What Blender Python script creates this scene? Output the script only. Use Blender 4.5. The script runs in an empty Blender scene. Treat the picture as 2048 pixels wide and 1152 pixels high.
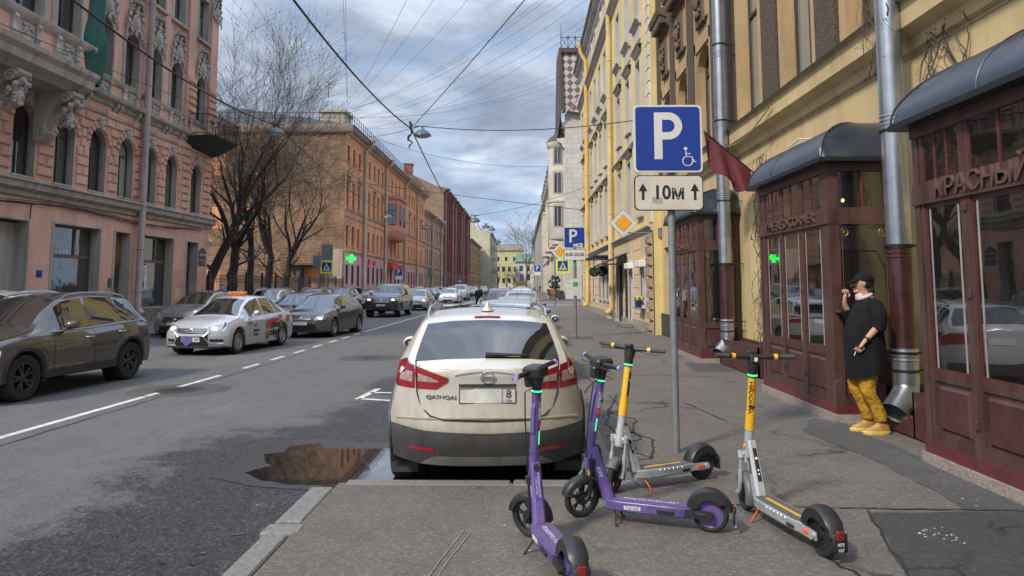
import bpy, bmesh, math, random
import numpy as np
from mathutils import Matrix, Vector
random.seed(7)
PI = math.pi
SC = bpy.context.scene
COL = SC.collection

# ---------------------------------------------------------------- camera
cam_d = bpy.data.cameras.new('camera'); cam = bpy.data.objects.new('camera', cam_d); COL.objects.link(cam)
SC.camera = cam
cam_d.sensor_width = 36.0; cam_d.lens = 36.0*1430/2048
cam_d.shift_y = -(576-435)/2048.0
cam_d.clip_start = .05; cam_d.clip_end = 3000
cam.location = (0, 0, 1.66)
cam.rotation_euler = (math.radians(90+5.413), 0, math.radians(0.838))
SC.render.resolution_x = 1024; SC.render.resolution_y = 576

# ---------------------------------------------------------------- sky and sun
SUN_EL, SUN_AZ = math.radians(42), math.radians(222)      # azimuth clockwise from +Y
w = bpy.data.worlds.new('World'); SC.world = w; w.use_nodes = True
nt = w.node_tree; nt.nodes.clear()
def N(nt, t, **k):
    n = nt.nodes.new(t)
    for a, b in k.items():
        if a.startswith('i_'):
            key = a[2:]; n.inputs[int(key) if key.isdigit() else key.replace('_', ' ')].default_value = b
        else: setattr(n, a, b)
    return n
def ramp(nt, stops, interp='LINEAR'):
    r = nt.nodes.new('ShaderNodeValToRGB'); r.color_ramp.interpolation = interp
    e = r.color_ramp.elements
    while len(e) < len(stops): e.new(.5)
    for q, (p, c) in zip(e, stops):
        q.position = p; q.color = (c, c, c, 1) if not hasattr(c, '__len__') else (*c, 1)
    return r
L = nt.links
sky = N(nt, 'ShaderNodeTexSky', sky_type='NISHITA', sun_disc=False, sun_elevation=SUN_EL, sun_rotation=SUN_AZ)
sky.dust_density = 1.5; sky.ozone_density = 2.0
tc = N(nt, 'ShaderNodeTexCoord')
sep = N(nt, 'ShaderNodeSeparateXYZ'); L.new(tc.outputs['Generated'], sep.inputs[0])
zz = N(nt, 'ShaderNodeMath', operation='MAXIMUM'); zz.inputs[1].default_value = 0.0; L.new(sep.outputs[2], zz.inputs[0])
za = N(nt, 'ShaderNodeMath', operation='ADD'); za.inputs[1].default_value = .16; L.new(zz.outputs[0], za.inputs[0])
dx = N(nt, 'ShaderNodeMath', operation='DIVIDE'); L.new(sep.outputs[0], dx.inputs[0]); L.new(za.outputs[0], dx.inputs[1])
dy = N(nt, 'ShaderNodeMath', operation='DIVIDE'); L.new(sep.outputs[1], dy.inputs[0]); L.new(za.outputs[0], dy.inputs[1])
cmb = N(nt, 'ShaderNodeCombineXYZ'); L.new(dx.outputs[0], cmb.inputs[0]); L.new(dy.outputs[0], cmb.inputs[1])
n1 = N(nt, 'ShaderNodeTexNoise', i_Scale=1.15, i_Detail=9.0, i_Roughness=.55, i_Distortion=.25); L.new(cmb.outputs[0], n1.inputs['Vector'])
n2 = N(nt, 'ShaderNodeTexNoise', i_Scale=2.3, i_Detail=8.0, i_Roughness=.6, i_Distortion=.3); L.new(cmb.outputs[0], n2.inputs['Vector'])
cover = ramp(nt, [(.36, .35), (.52, 1.0)]); L.new(n1.outputs['Fac'], cover.inputs[0])
shade = ramp(nt, [(.3, (1.75, 2.05, 2.7)), (.47, (2.55, 2.95, 3.75)), (.6, (3.9, 4.35, 5.2)), (.74, (6.6, 6.9, 7.4))]); L.new(n2.outputs['Fac'], shade.inputs[0])
hz = ramp(nt, [(0.0, .62), (.22, .0)]); L.new(zz.outputs[0], hz.inputs[0])
blue = N(nt, 'ShaderNodeMix', data_type='RGBA'); blue.inputs[0].default_value = .55
L.new(sky.outputs[0], blue.inputs[6]); blue.inputs[7].default_value = (2.0, 3.3, 5.4, 1)
mx = N(nt, 'ShaderNodeMix', data_type='RGBA'); L.new(cover.outputs[0], mx.inputs[0]); L.new(blue.outputs[2], mx.inputs[6]); L.new(shade.outputs[0], mx.inputs[7])
mx2 = N(nt, 'ShaderNodeMix', data_type='RGBA'); L.new(hz.outputs[0], mx2.inputs[0]); L.new(mx.outputs[2], mx2.inputs[6]); mx2.inputs[7].default_value = (2.9, 4.1, 5.9, 1)
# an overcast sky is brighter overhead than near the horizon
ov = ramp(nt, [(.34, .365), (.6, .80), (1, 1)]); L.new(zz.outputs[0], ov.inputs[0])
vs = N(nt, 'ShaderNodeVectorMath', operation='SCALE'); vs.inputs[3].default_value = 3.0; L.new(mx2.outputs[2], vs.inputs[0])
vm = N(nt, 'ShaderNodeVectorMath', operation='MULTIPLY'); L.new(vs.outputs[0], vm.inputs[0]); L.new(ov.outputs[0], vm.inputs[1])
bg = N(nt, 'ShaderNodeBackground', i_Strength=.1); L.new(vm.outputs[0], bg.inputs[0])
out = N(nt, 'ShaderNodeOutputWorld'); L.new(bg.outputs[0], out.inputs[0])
sd = bpy.data.lights.new('sun', 'SUN'); sd.energy = 2.3; sd.angle = math.radians(6); sd.color = (1.0, .91, .77)
sun = bpy.data.objects.new('sun', sd); COL.objects.link(sun)
_v = Vector((math.sin(SUN_AZ)*math.cos(SUN_EL), math.cos(SUN_AZ)*math.cos(SUN_EL), math.sin(SUN_EL)))
sun.rotation_euler = (-_v).to_track_quat('-Z', 'Y').to_euler(); sun.location = _v*60
SC.view_settings.view_transform = 'Standard'; SC.view_settings.look = 'None'; SC.view_settings.gamma = 1
SC.view_settings.exposure = 0.62
SC.render.engine = 'CYCLES'; SC.cycles.max_bounces = 6; SC.cycles.use_denoising = True

# ---------------------------------------------------------------- helpers
def tag(o, label=None, cat=None, group=None, kind=None):
    if label: o['label'] = label
    if cat: o['category'] = cat
    if group: o['group'] = group
    if kind: o['kind'] = kind
    return o
def thing(name, label, cat, loc=(0, 0, 0), rz=0.0, group=None):
    o = bpy.data.objects.new(name, None); COL.objects.link(o); o.empty_display_size = .2
    o.location = loc; o.rotation_euler = (0, 0, rz); return tag(o, label, cat, group)
def link(o, parent=None, world=False):
    COL.objects.link(o)
    if parent:
        o.parent = parent
        if world: o.matrix_parent_inverse = Matrix.LocRotScale(parent.location, parent.rotation_euler, parent.scale).inverted()
    return o
def copy_tree(o, parent=None):
    c = o.copy(); COL.objects.link(c)
    if parent: c.parent = parent; c.matrix_parent_inverse = o.matrix_parent_inverse.copy()
    for ch in list(o.children): copy_tree(ch, c)
    return c
def recolor(o, col):
    if o.type == 'MESH' and o.name.split('.')[0] in PAINTED: o.color = (*col, .35)
    for ch in o.children: recolor(ch, col)
PAINTED = {'body', 'door_mirror', 'tailgate', 'bumper'}

class MB:
    def __init__(s, M=None): s.v = []; s.f = []; s.m = []; s.M = M; s.mi = 0
    def add(s, vs, fs):
        b = len(s.v)
        if s.M is not None: s.v += [tuple(s.M @ Vector(p)) for p in vs]
        else: s.v += [tuple(p) for p in vs]
        s.f += [tuple(b+i for i in f) for f in fs]; s.m += [s.mi]*len(fs)
        return s
    def box(s, x0, x1, y0, y1, z0, z1):
        return s.add([(x0,y0,z0),(x1,y0,z0),(x1,y1,z0),(x0,y1,z0),(x0,y0,z1),(x1,y0,z1),(x1,y1,z1),(x0,y1,z1)],
                     [(0,3,2,1),(4,5,6,7),(0,1,5,4),(1,2,6,5),(2,3,7,6),(3,0,4,7)])
    def cbox(s, x0, x1, y0, y1, z0, z1, b=.01):   # chamfered box
        vs = []; 
        for (sx, X) in ((1, x0), (-1, x1)):
            for (sy, Y) in ((1, y0), (-1, y1)):
                for (sz, Z) in ((1, z0), (-1, z1)):
                    vs += [(X, Y+sy*b, Z+sz*b), (X+sx*b, Y, Z+sz*b), (X+sx*b, Y+sy*b, Z)]
        bm = bmesh.new(); [bm.verts.new(p) for p in vs]; r = bmesh.ops.convex_hull(bm, input=bm.verts[:])
        bm.verts.index_update(); v2 = [v.co[:] for v in bm.verts]; f2 = [tuple(v.index for v in f.verts) for f in bm.faces]; bm.free()
        return s.add(v2, f2)
    def block(s, u0, u1, v0, v1, d0, d1, b):      # facade block (x=u, y=out, z=v) with bevelled face
        return s.add([(u0,d0,v0),(u1,d0,v0),(u1,d0,v1),(u0,d0,v1),(u0+b,d1,v0+b),(u1-b,d1,v0+b),(u1-b,d1,v1-b),(u0+b,d1,v1-b)],
                     [(0,1,5,4),(1,2,6,5),(2,3,7,6),(3,0,4,7),(4,5,6,7)])
    def quad(s, a, b, c, d): return s.add([a, b, c, d], [(0, 1, 2, 3)])
    def poly(s, pts): return s.add(pts, [tuple(range(len(pts)))])
    def prism(s, pts, axis, d0, d1):
        n = len(pts)
        def P(p, d): 
            return (d, p[0], p[1]) if axis == 0 else (p[0], d, p[1]) if axis == 1 else (p[0], p[1], d)
        vs = [P(p, d0) for p in pts]+[P(p, d1) for p in pts]
        return s.add(vs, [tuple(range(n))[::-1], tuple(range(n, 2*n))]+[(i, (i+1) % n, n+(i+1) % n, n+i) for i in range(n)])
    def path(s, pts, r, n=6, close=False, cap=True):
        P = [Vector(p) for p in pts]; k = len(P)
        R = r if hasattr(r, '__len__') else [r]*k
        vs = []; fs = []; prev = None
        for i, p in enumerate(P):
            if close: t = P[(i+1) % k]-P[i-1]
            else: t = P[min(i+1, k-1)]-P[max(i-1, 0)]
            if t.length < 1e-9: t = Vector((0, 0, 1))
            t.normalize()
            if prev is None:
                a = Vector((0, 0, 1)) if abs(t.z) < .9 else Vector((1, 0, 0))
                x = t.cross(a).normalized()
            else:
                x = prev - t*prev.dot(t)
                x = x.normalized() if x.length > 1e-6 else t.orthogonal().normalized()
            prev = x; y = t.cross(x)
            for j in range(n):
                q = 2*PI*j/n; vs.append(p+(x*math.cos(q)+y*math.sin(q))*R[i])
        K = k if close else k-1
        for i in range(K):
            for j in range(n):
                a = i*n+j; b = i*n+(j+1) % n; i2 = (i+1) % k
                fs.append((a, b, i2*n+(j+1) % n, i2*n+j))
        if cap and not close: fs += [tuple(range(n))[::-1], tuple(range((k-1)*n, k*n))]
        return s.add(vs, fs)
    def cyl(s, p0, p1, r, n=12, r1=None): return s.path([p0, p1], [r, r if r1 is None else r1], n)
    def lathe(s, prof, n=20, O=(0, 0, 0), ax='z', a0=0, a1=2*PI):
        vs = []; fs = []; k = len(prof); full = abs(a1-a0-2*PI) < 1e-6; m = n if full else n+1
        for i in range(m):
            q = a0+(a1-a0)*i/n; c, sn = math.cos(q), math.sin(q)
            for (r, h) in prof:
                p = (r*c, r*sn, h) if ax == 'z' else (r*c, h, r*sn) if ax == 'y' else (h, r*c, r*sn)
                vs.append((O[0]+p[0], O[1]+p[1], O[2]+p[2]))
        for i in range(n):
            i2 = (i+1) % m
            for j in range(k-1): fs.append((i*k+j, i2*k+j, i2*k+j+1, i*k+j+1))
        return s.add(vs, fs)
    def grid(s, rows, closed=False):
        n = len(rows[0]); vs = [p for r in rows for p in r]; fs = []
        for i in range(len(rows)-1):
            for j in range(n if closed else n-1):
                fs.append((i*n+j, i*n+(j+1) % n, (i+1)*n+(j+1) % n, (i+1)*n+j))
        return s.add(vs, fs)
    def ell(s, c, r, n=10, m=6):
        rows = []
        for i in range(m+1):
            t = PI*i/m; rows.append([(c[0]+r[0]*math.sin(t)*math.cos(2*PI*j/n), c[1]+r[1]*math.sin(t)*math.sin(2*PI*j/n), c[2]+r[2]*math.cos(t)) for j in range(n)])
        return s.grid(rows, True)
    def build(s, name, mat, parent=None, world=False, smooth=35, recalc=False):
        me = s.mesh(name, mat, smooth, recalc)
        o = bpy.data.objects.new(name, me); link(o, parent, world); return o
    def mesh(s, name, mat, smooth=35, recalc=False):
        me = bpy.data.meshes.new(name)
        me.from_pydata(s.v, [], s.f)
        for m_ in (mat if isinstance(mat, (list, tuple)) else [mat]): me.materials.append(m_)
        if isinstance(mat, (list, tuple)): me.polygons.foreach_set('material_index', s.m)
        if smooth or recalc:
            bm = bmesh.new(); bm.from_mesh(me)
            if recalc: bmesh.ops.recalc_face_normals(bm, faces=bm.faces)
            if smooth:
                th = math.radians(smooth)
                for e in bm.edges:
                    if len(e.link_faces) == 2:
                        e.smooth = e.calc_face_angle(0) < th
                for f_ in bm.faces: f_.smooth = True
            bm.to_mesh(me); bm.free()
        me.update(); return me

def text(body, size, M, mat, parent=None, name='lettering', ext=.002, align='CENTER', world=False, sx=1.0, bold=0.0):
    c = bpy.data.curves.new('t', 'FONT'); c.body = body; c.size = size; c.extrude = ext; c.align_x = align; c.align_y = 'CENTER'; c.offset = bold
    c.resolution_u = 3
    o = bpy.data.objects.new('t', c); COL.objects.link(o)
    dg = bpy.context.evaluated_depsgraph_get(); me = bpy.data.meshes.new_from_object(o.evaluated_get(dg))
    bpy.data.objects.remove(o); bpy.data.curves.remove(c)
    me.transform(M @ Matrix.Diagonal((sx, 1, 1, 1))); me.materials.clear(); me.materials.append(mat); me.name = name
    o = bpy.data.objects.new(name, me); return link(o, parent, world)
def TM(origin, xdir, ydir):            # matrix for text: x along xdir, up along ydir
    x = Vector(xdir).normalized(); y = Vector(ydir).normalized(); z = x.cross(y)
    return Matrix.Translation(origin) @ Matrix((x, y, z)).transposed().to_4x4()

# ---------------------------------------------------------------- materials
MATS = {}
def mat(name, col, rough=.7, metal=0.0, var=.12, scale=2.0, bump=.0, bscale=60, coat=0.0, emit=0.0, spec=.5, streak=0.0, objcol=False, dist=.004):
    if name in MATS: return MATS[name]
    m = bpy.data.materials.new(name); MATS[name] = m; m.use_nodes = True; m.diffuse_color = (*col, 1)
    nt = m.node_tree; L = nt.links; b = nt.nodes['Principled BSDF']
    b.inputs['Roughness'].default_value = rough; b.inputs['Metallic'].default_value = metal
    b.inputs['Coat Weight'].default_value = coat; b.inputs['Coat Roughness'].default_value = .04; b.inputs['Specular IOR Level'].default_value = spec
    tc = N(nt, 'ShaderNodeTexCoord')
    nz = N(nt, 'ShaderNodeTexNoise', i_Scale=scale, i_Detail=7.0, i_Roughness=.6); 
    if streak:
        mp = N(nt, 'ShaderNodeMapping'); mp.inputs['Scale'].default_value = (1, 1, streak); L.new(tc.outputs['Object'], mp.inputs[0]); L.new(mp.outputs[0], nz.inputs['Vector'])
    else: L.new(tc.outputs['Object'], nz.inputs['Vector'])
    r = ramp(nt, [(.3, 1-var), (.7, 1+var*.7)]); L.new(nz.outputs['Fac'], r.inputs[0])
    mu = N(nt, 'ShaderNodeMix', data_type='RGBA', blend_type='MULTIPLY'); mu.inputs[0].default_value = 1
    mu.inputs[6].default_value = (*col, 1)
    if objcol: oi = N(nt, 'ShaderNodeObjectInfo'); L.new(oi.outputs['Color'], mu.inputs[6])
    L.new(r.outputs[0], mu.inputs[7]); L.new(mu.outputs[2], b.inputs['Base Color'])
    if bump:
        nb = N(nt, 'ShaderNodeTexNoise', i_Scale=bscale, i_Detail=4.0); L.new(tc.outputs['Object'], nb.inputs['Vector'])
        bp = N(nt, 'ShaderNodeBump', i_Strength=bump, i_Distance=dist); L.new(nb.outputs['Fac'], bp.inputs['Height']); L.new(bp.outputs[0], b.inputs['Normal'])
    if emit:
        b.inputs['Emission Color'].default_value = (*col, 1); b.inputs['Emission Strength'].default_value = emit
    return m
def stucco(name, col, stain=(.25, .2, .17), amt=.35, rough=.85, bump=.25, patch=None):
    """painted plaster: broad tone changes, rain streaks, dirt blotches and a fine grain"""
    if name in MATS: return MATS[name]
    m = bpy.data.materials.new(name); MATS[name] = m; m.use_nodes = True; nt = m.node_tree; L = nt.links; b = nt.nodes['Principled BSDF']
    b.inputs['Roughness'].default_value = rough; b.inputs['Specular IOR Level'].default_value = .25
    tc = N(nt, 'ShaderNodeTexCoord')
    a = N(nt, 'ShaderNodeTexNoise', i_Scale=.45, i_Detail=8.0, i_Roughness=.65); L.new(tc.outputs['Object'], a.inputs['Vector'])
    mp = N(nt, 'ShaderNodeMapping'); mp.inputs['Scale'].default_value = (2.5, 2.5, .25); L.new(tc.outputs['Object'], mp.inputs[0])
    s = N(nt, 'ShaderNodeTexNoise', i_Scale=1.2, i_Detail=6.0, i_Roughness=.6); L.new(mp.outputs[0], s.inputs['Vector'])
    c1 = N(nt, 'ShaderNodeMix', data_type='RGBA'); c1.inputs[6].default_value = (*[x*.82 for x in col], 1); c1.inputs[7].default_value = (*[min(1, x*1.1) for x in col], 1)
    r1 = ramp(nt, [(.35, 0), (.65, 1)]); L.new(a.outputs['Fac'], r1.inputs[0]); L.new(r1.outputs[0], c1.inputs[0])
    r2 = ramp(nt, [(.45, 0), (.74, amt*1.25)]); L.new(s.outputs['Fac'], r2.inputs[0])
    c2 = N(nt, 'ShaderNodeMix', data_type='RGBA'); L.new(r2.outputs[0], c2.inputs[0]); L.new(c1.outputs[2], c2.inputs[6]); c2.inputs[7].default_value = (*stain, 1)
    last = c2
    if patch:
        pn = N(nt, 'ShaderNodeTexNoise', i_Scale=.7, i_Detail=10.0, i_Roughness=.55, i_Distortion=.8); L.new(tc.outputs['Object'], pn.inputs['Vector'])
        pr = ramp(nt, [(.58, 0), (.64, .8)]); L.new(pn.outputs['Fac'], pr.inputs[0])
        c3 = N(nt, 'ShaderNodeMix', data_type='RGBA'); L.new(pr.outputs[0], c3.inputs[0]); L.new(c2.outputs[2], c3.inputs[6]); c3.inputs[7].default_value = (*patch, 1); last = c3
    L.new(last.outputs[2], b.inputs['Base Color'])
    nb = N(nt, 'ShaderNodeTexNoise', i_Scale=35.0, i_Detail=6.0, i_Roughness=.7); L.new(tc.outputs['Object'], nb.inputs['Vector'])
    bp = N(nt, 'ShaderNodeBump', i_Strength=bump, i_Distance=.01); L.new(nb.outputs['Fac'], bp.inputs['Height']); L.new(bp.outputs[0], b.inputs['Normal'])
    return m
def brick(name, c1, c2, mortar, bw=.26, bh=.08, ms=.012, bumpy=.4, blotch=.35):
    if name in MATS: return MATS[name]
    m = bpy.data.materials.new(name); MATS[name] = m; m.use_nodes = True; nt = m.node_tree; L = nt.links; b = nt.nodes['Principled BSDF']
    b.inputs['Roughness'].default_value = .85
    tc = N(nt, 'ShaderNodeTexCoord'); sp = N(nt, 'ShaderNodeSeparateXYZ'); L.new(tc.outputs['Object'], sp.inputs[0])
    ad = N(nt, 'ShaderNodeMath', operation='ADD'); L.new(sp.outputs[0], ad.inputs[0]); L.new(sp.outputs[1], ad.inputs[1])
    cb = N(nt, 'ShaderNodeCombineXYZ'); L.new(ad.outputs[0], cb.inputs[0]); L.new(sp.outputs[2], cb.inputs[1])
    br = N(nt, 'ShaderNodeTexBrick'); br.inputs['Scale'].default_value = 1; br.inputs['Brick Width'].default_value = bw; br.inputs['Row Height'].default_value = bh
    br.inputs['Mortar Size'].default_value = ms; br.inputs['Color1'].default_value = (*c1, 1); br.inputs['Color2'].default_value = (*c2, 1); br.inputs['Mortar'].default_value = (*mortar, 1)
    L.new(cb.outputs[0], br.inputs['Vector'])
    a = N(nt, 'ShaderNodeTexNoise', i_Scale=.5, i_Detail=9.0, i_Roughness=.65); L.new(tc.outputs['Object'], a.inputs['Vector'])
    r = ramp(nt, [(.35, 1-blotch), (.7, 1+blotch*.5)]); L.new(a.outputs['Fac'], r.inputs[0])
    mu = N(nt, 'ShaderNodeMix', data_type='RGBA', blend_type='MULTIPLY'); mu.inputs[0].default_value = 1; L.new(br.outputs[0], mu.inputs[6]); L.new(r.outputs[0], mu.inputs[7])
    L.new(mu.outputs[2], b.inputs['Base Color'])
    bp = N(nt, 'ShaderNodeBump', i_Strength=bumpy, i_Distance=.01, invert=True); L.new(br.outputs['Fac'], bp.inputs['Height']); L.new(bp.outputs[0], b.inputs['Normal'])
    return m
def glassmat(name, lo=.008, hi=.05, tint=(1, 1, 1), rough=.03, wob=.02):
    if name in MATS: return MATS[name]
    m = bpy.data.materials.new(name); MATS[name] = m; m.use_nodes = True; nt = m.node_tree; L = nt.links; b = nt.nodes['Principled BSDF']
    oi = N(nt, 'ShaderNodeObjectInfo'); tc = N(nt, 'ShaderNodeTexCoord')
    r = ramp(nt, [(0, [lo*t for t in tint]), (.55, [lo*1.5*t for t in tint]), (1, [hi*t for t in tint])]); L.new(oi.outputs['Random'], r.inputs[0])
    L.new(r.outputs[0], b.inputs['Base Color']); b.inputs['Roughness'].default_value = rough; b.inputs['Specular IOR Level'].default_value = .8
    b.inputs['Coat Weight'].default_value = 1.0; b.inputs['Coat Roughness'].default_value = .015; b.inputs['Coat IOR'].default_value = 1.7
    n = N(nt, 'ShaderNodeTexNoise', i_Scale=2.4, i_Detail=1.5); L.new(tc.outputs['Object'], n.inputs['Vector'])
    bp = N(nt, 'ShaderNodeBump', i_Strength=wob*4, i_Distance=.05); L.new(n.outputs['Fac'], bp.inputs['Height']); L.new(bp.outputs[0], b.inputs['Normal']); L.new(bp.outputs[0], b.inputs['Coat Normal'])
    return m
def emis(name, col, s):
    return mat(name, col, emit=s, var=0)

def ground_mat(name, base, spots=.25, wet=None, cracks=0.0, warm=None, grain=.55, dark=None):
    m = bpy.data.materials.new(name); MATS[name] = m; m.use_nodes = True; nt = m.node_tree; L = nt.links; b = nt.nodes['Principled BSDF']
    tc = N(nt, 'ShaderNodeTexCoord')
    def noise(sc, det=6.0, ro=.6, dis=0.0, vec=None):
        n = N(nt, 'ShaderNodeTexNoise', i_Scale=sc, i_Detail=det, i_Roughness=ro, i_Distortion=dis); L.new(vec or tc.outputs['Object'], n.inputs['Vector']); return n
    def mixc(fac, A, B):
        x = N(nt, 'ShaderNodeMix', data_type='RGBA'); L.new(fac, x.inputs[0])
        for k, c in ((6, A), (7, B)):
            if isinstance(c, tuple): x.inputs[k].default_value = (*c, 1)
            else: L.new(c, x.inputs[k])
        return x.outputs[2]
    def math_(op, a, c=None):
        x = N(nt, 'ShaderNodeMath', operation=op, use_clamp=op == 'MULTIPLY')
        for k, q in ((0, a), (1, c)):
            if q is None: continue
            if isinstance(q, (int, float)): x.inputs[k].default_value = q
            else: L.new(q, x.inputs[k])
        return x.outputs[0]
    big = noise(.35, 8.0); rb = ramp(nt, [(.35, 0), (.65, 1)]); L.new(big.outputs['Fac'], rb.inputs[0])
    col = mixc(rb.outputs[0], tuple(x*.86 for x in base), tuple(x*1.12 for x in base))
    # worn, slightly lighter and darker blotches
    md = noise(2.3, 9.0, .7, .6); rm = ramp(nt, [(.46, 0), (.64, .62)]); L.new(md.outputs['Fac'], rm.inputs[0])
    col = mixc(rm.outputs[0], col, tuple(x*.66 for x in base))
    smp = N(nt, 'ShaderNodeMapping'); smp.inputs['Scale'].default_value = (1.6, .07, 1); L.new(tc.outputs['Object'], smp.inputs[0]); trk = noise(1.0, 5.0, .6, 0, smp.outputs[0]); rt_ = ramp(nt, [(.4, .0), (.66, .5)]); L.new(trk.outputs['Fac'], rt_.inputs[0]); col = mixc(rt_.outputs[0], col, tuple(x*.72 for x in base))
    fine = noise(160, 3.0, .8); rf = ramp(nt, [(.38, 0), (.75, 1)]); L.new(fine.outputs['Fac'], rf.inputs[0])
    agg = N(nt, 'ShaderNodeTexVoronoi', i_Scale=95.0); L.new(tc.outputs['Object'], agg.inputs['Vector'])
    ra = ramp(nt, [(.0, 1), (.28, 0)]); L.new(agg.outputs['Distance'], ra.inputs[0])
    sel = noise(40, 2.0); rs = ramp(nt, [(.5, 0), (.62, 1)]); L.new(sel.outputs['Fac'], rs.inputs[0])
    col = mixc(math_('MULTIPLY', rf.outputs[0], spots), col, tuple(min(1, x*1.9) for x in base))
    col = mixc(math_('MULTIPLY', math_('MULTIPLY', ra.outputs[0], rs.outputs[0]), spots*1.2), col, tuple(min(1, x*2.6) for x in base))
    gv = N(nt, 'ShaderNodeTexVoronoi', i_Scale=58.0); L.new(tc.outputs['Object'], gv.inputs['Vector'])
    gs = N(nt, 'ShaderNodeSeparateColor'); L.new(gv.outputs['Color'], gs.inputs[0]); gr_ = ramp(nt, [(0, .62), (.75, 1.0), (1, 1.75)]); L.new(gs.outputs[0], gr_.inputs[0])
    gm_ = N(nt, 'ShaderNodeMix', data_type='RGBA', blend_type='MULTIPLY'); gm_.inputs[0].default_value = .5; L.new(col, gm_.inputs[6]); L.new(gr_.outputs[0], gm_.inputs[7]); col = gm_.outputs[2]
    rough = .8; height = fine.outputs['Fac']
    if cracks:
        wv = noise(1.1, 5.0, .7); vv = N(nt, 'ShaderNodeMix', data_type='VECTOR'); vv.inputs[0].default_value = .35
        L.new(tc.outputs['Object'], vv.inputs[4]); L.new(wv.outputs['Color'], vv.inputs[5])
        vo = N(nt, 'ShaderNodeTexVoronoi', feature='DISTANCE_TO_EDGE', i_Scale=cracks); L.new(vv.outputs[1], vo.inputs['Vector'])
        rc = ramp(nt, [(.0, 1), (.012, 0)]); L.new(vo.outputs['Distance'], rc.inputs[0])
        ms = noise(.55, 3.0); rms = ramp(nt, [(.5, 0), (.6, 1)]); L.new(ms.outputs['Fac'], rms.inputs[0])
        ck = math_('MULTIPLY', rc.outputs[0], rms.outputs[0])
        col = mixc(ck, col, tuple(x*.25 for x in base))
    if dark:      # (x0, y0, x1, y1, soft) darker newer asphalt patches with ragged edges
        pass
    if wet:
        # a wet gutter: ellipses in plan with a ragged edge
        wn = noise(1.9, 12.0, .78)
        tot = None
        sp = N(nt, 'ShaderNodeSeparateXYZ'); L.new(tc.outputs['Object'], sp.inputs[0])
        for (cx_, cy_, rx_, ry_) in wet:
            X = math_('DIVIDE', math_('SUBTRACT', sp.outputs[0], cx_), rx_); Y = math_('DIVIDE', math_('SUBTRACT', sp.outputs[1], cy_), ry_)
            d = math_('ADD', math_('POWER', math_('ABSOLUTE', X), 2.0), math_('POWER', math_('ABSOLUTE', Y), 2.0))
            g = math_('SUBTRACT', 1.35, d)
            tot = g if tot is None else math_('MAXIMUM', tot, g)
        wm = math_('ADD', tot, math_('MULTIPLY', math_('SUBTRACT', wn.outputs['Fac'], .5), 3.2))
        wsh = N(nt, 'ShaderNodeMath', operation='ADD'); L.new(tot, wsh.inputs[0])
        sb = N(nt, 'ShaderNodeMath', operation='SUBTRACT'); L.new(wn.outputs['Fac'], sb.inputs[0]); sb.inputs[1].default_value = .5
        sm = N(nt, 'ShaderNodeMath', operation='MULTIPLY'); L.new(sb.outputs[0], sm.inputs[0]); sm.inputs[1].default_value = 3.0
        L.new(sm.outputs[0], wsh.inputs[1])
        rw = ramp(nt, [(.25, 0), (.8, 1)]); L.new(wsh.outputs[0], rw.inputs[0])
        dk = N(nt, 'ShaderNodeMix', data_type='RGBA', blend_type='MULTIPLY'); L.new(rw.outputs[0], dk.inputs[0]); L.new(col, dk.inputs[6]); dk.inputs[7].default_value = (.3, .3, .32, 1)
        g2 = N(nt, 'ShaderNodeMix', data_type='RGBA', blend_type='MULTIPLY'); L.new(rw.outputs[0], g2.inputs[0]); L.new(dk.outputs[2], g2.inputs[6]); g3 = ramp(nt, [(0, .35), (.7, 1), (1, 2.4)]); L.new(gs.outputs[1], g3.inputs[0]); L.new(g3.outputs[0], g2.inputs[7]); col = g2.outputs[2]
        pud = noise(3.2, 6.0, .7); pr_ = ramp(nt, [(.4, .18), (.6, .5)]); L.new(pud.outputs['Fac'], pr_.inputs[0])
        rv = N(nt, 'ShaderNodeMix', data_type='RGBA'); rv.inputs[0].default_value = .5; L.new(pr_.outputs[0], rv.inputs[6]); L.new(gs.outputs[2], rv.inputs[7])
        rr = N(nt, 'ShaderNodeMapRange'); L.new(rw.outputs[0], rr.inputs[0]); rr.inputs[3].default_value = .8; L.new(rv.outputs[2], rr.inputs[4])
        L.new(rr.outputs[0], b.inputs['Roughness'])
    else: b.inputs['Roughness'].default_value = rough
    L.new(col, b.inputs['Base Color']); b.inputs['Specular IOR Level'].default_value = .35 if not wet else .6
    mixh = N(nt, 'ShaderNodeMath', operation='ADD'); L.new(fine.outputs['Fac'], mixh.inputs[0])
    cg = noise(55, 3.0); L.new(cg.outputs['Fac'], mixh.inputs[1])
    bp = N(nt, 'ShaderNodeBump', i_Strength=grain, i_Distance=.012 if wet else .006); L.new(mixh.outputs[0], bp.inputs['Height']); L.new(bp.outputs[0], b.inputs['Normal'])
    return m

GLASS = glassmat('window_glass', .03, .30, (.92, 1, .93))
GLASSD = glassmat('window_glass_dark', .006, .02)
CARGLASS = glassmat('car_glass', .012, .012, (.9, 1, 1), .02, .004)
BLACK = mat('black_plastic', (.018, .018, .019), .45, var=.2, scale=12, bump=.1, bscale=200)
RUBBER = mat('tyre_rubber', (.02, .02, .021), .8, var=.3, scale=14, bump=.3, bscale=120)
DARKM = mat('dark_metal', (.035, .037, .04), .45, .6, var=.3, scale=8)
STEEL = mat('galvanised_steel', (.42, .45, .48), .32, .85, var=.18, scale=5, bump=.05, bscale=30)
CHROME = mat('chrome_trim', (.75, .76, .78), .15, 1.0, var=.05)
GREYP = mat('grey_painted_pole', (.22, .23, .24), .5, .3, var=.2, scale=6, bump=.15, bscale=60)
WIRE = mat('cable_black', (.02, .02, .022), .6)
GRANITE = mat('granite_kerb_stone', (.185, .178, .168), .75, var=.35, scale=28, bump=.5, bscale=90)
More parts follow.
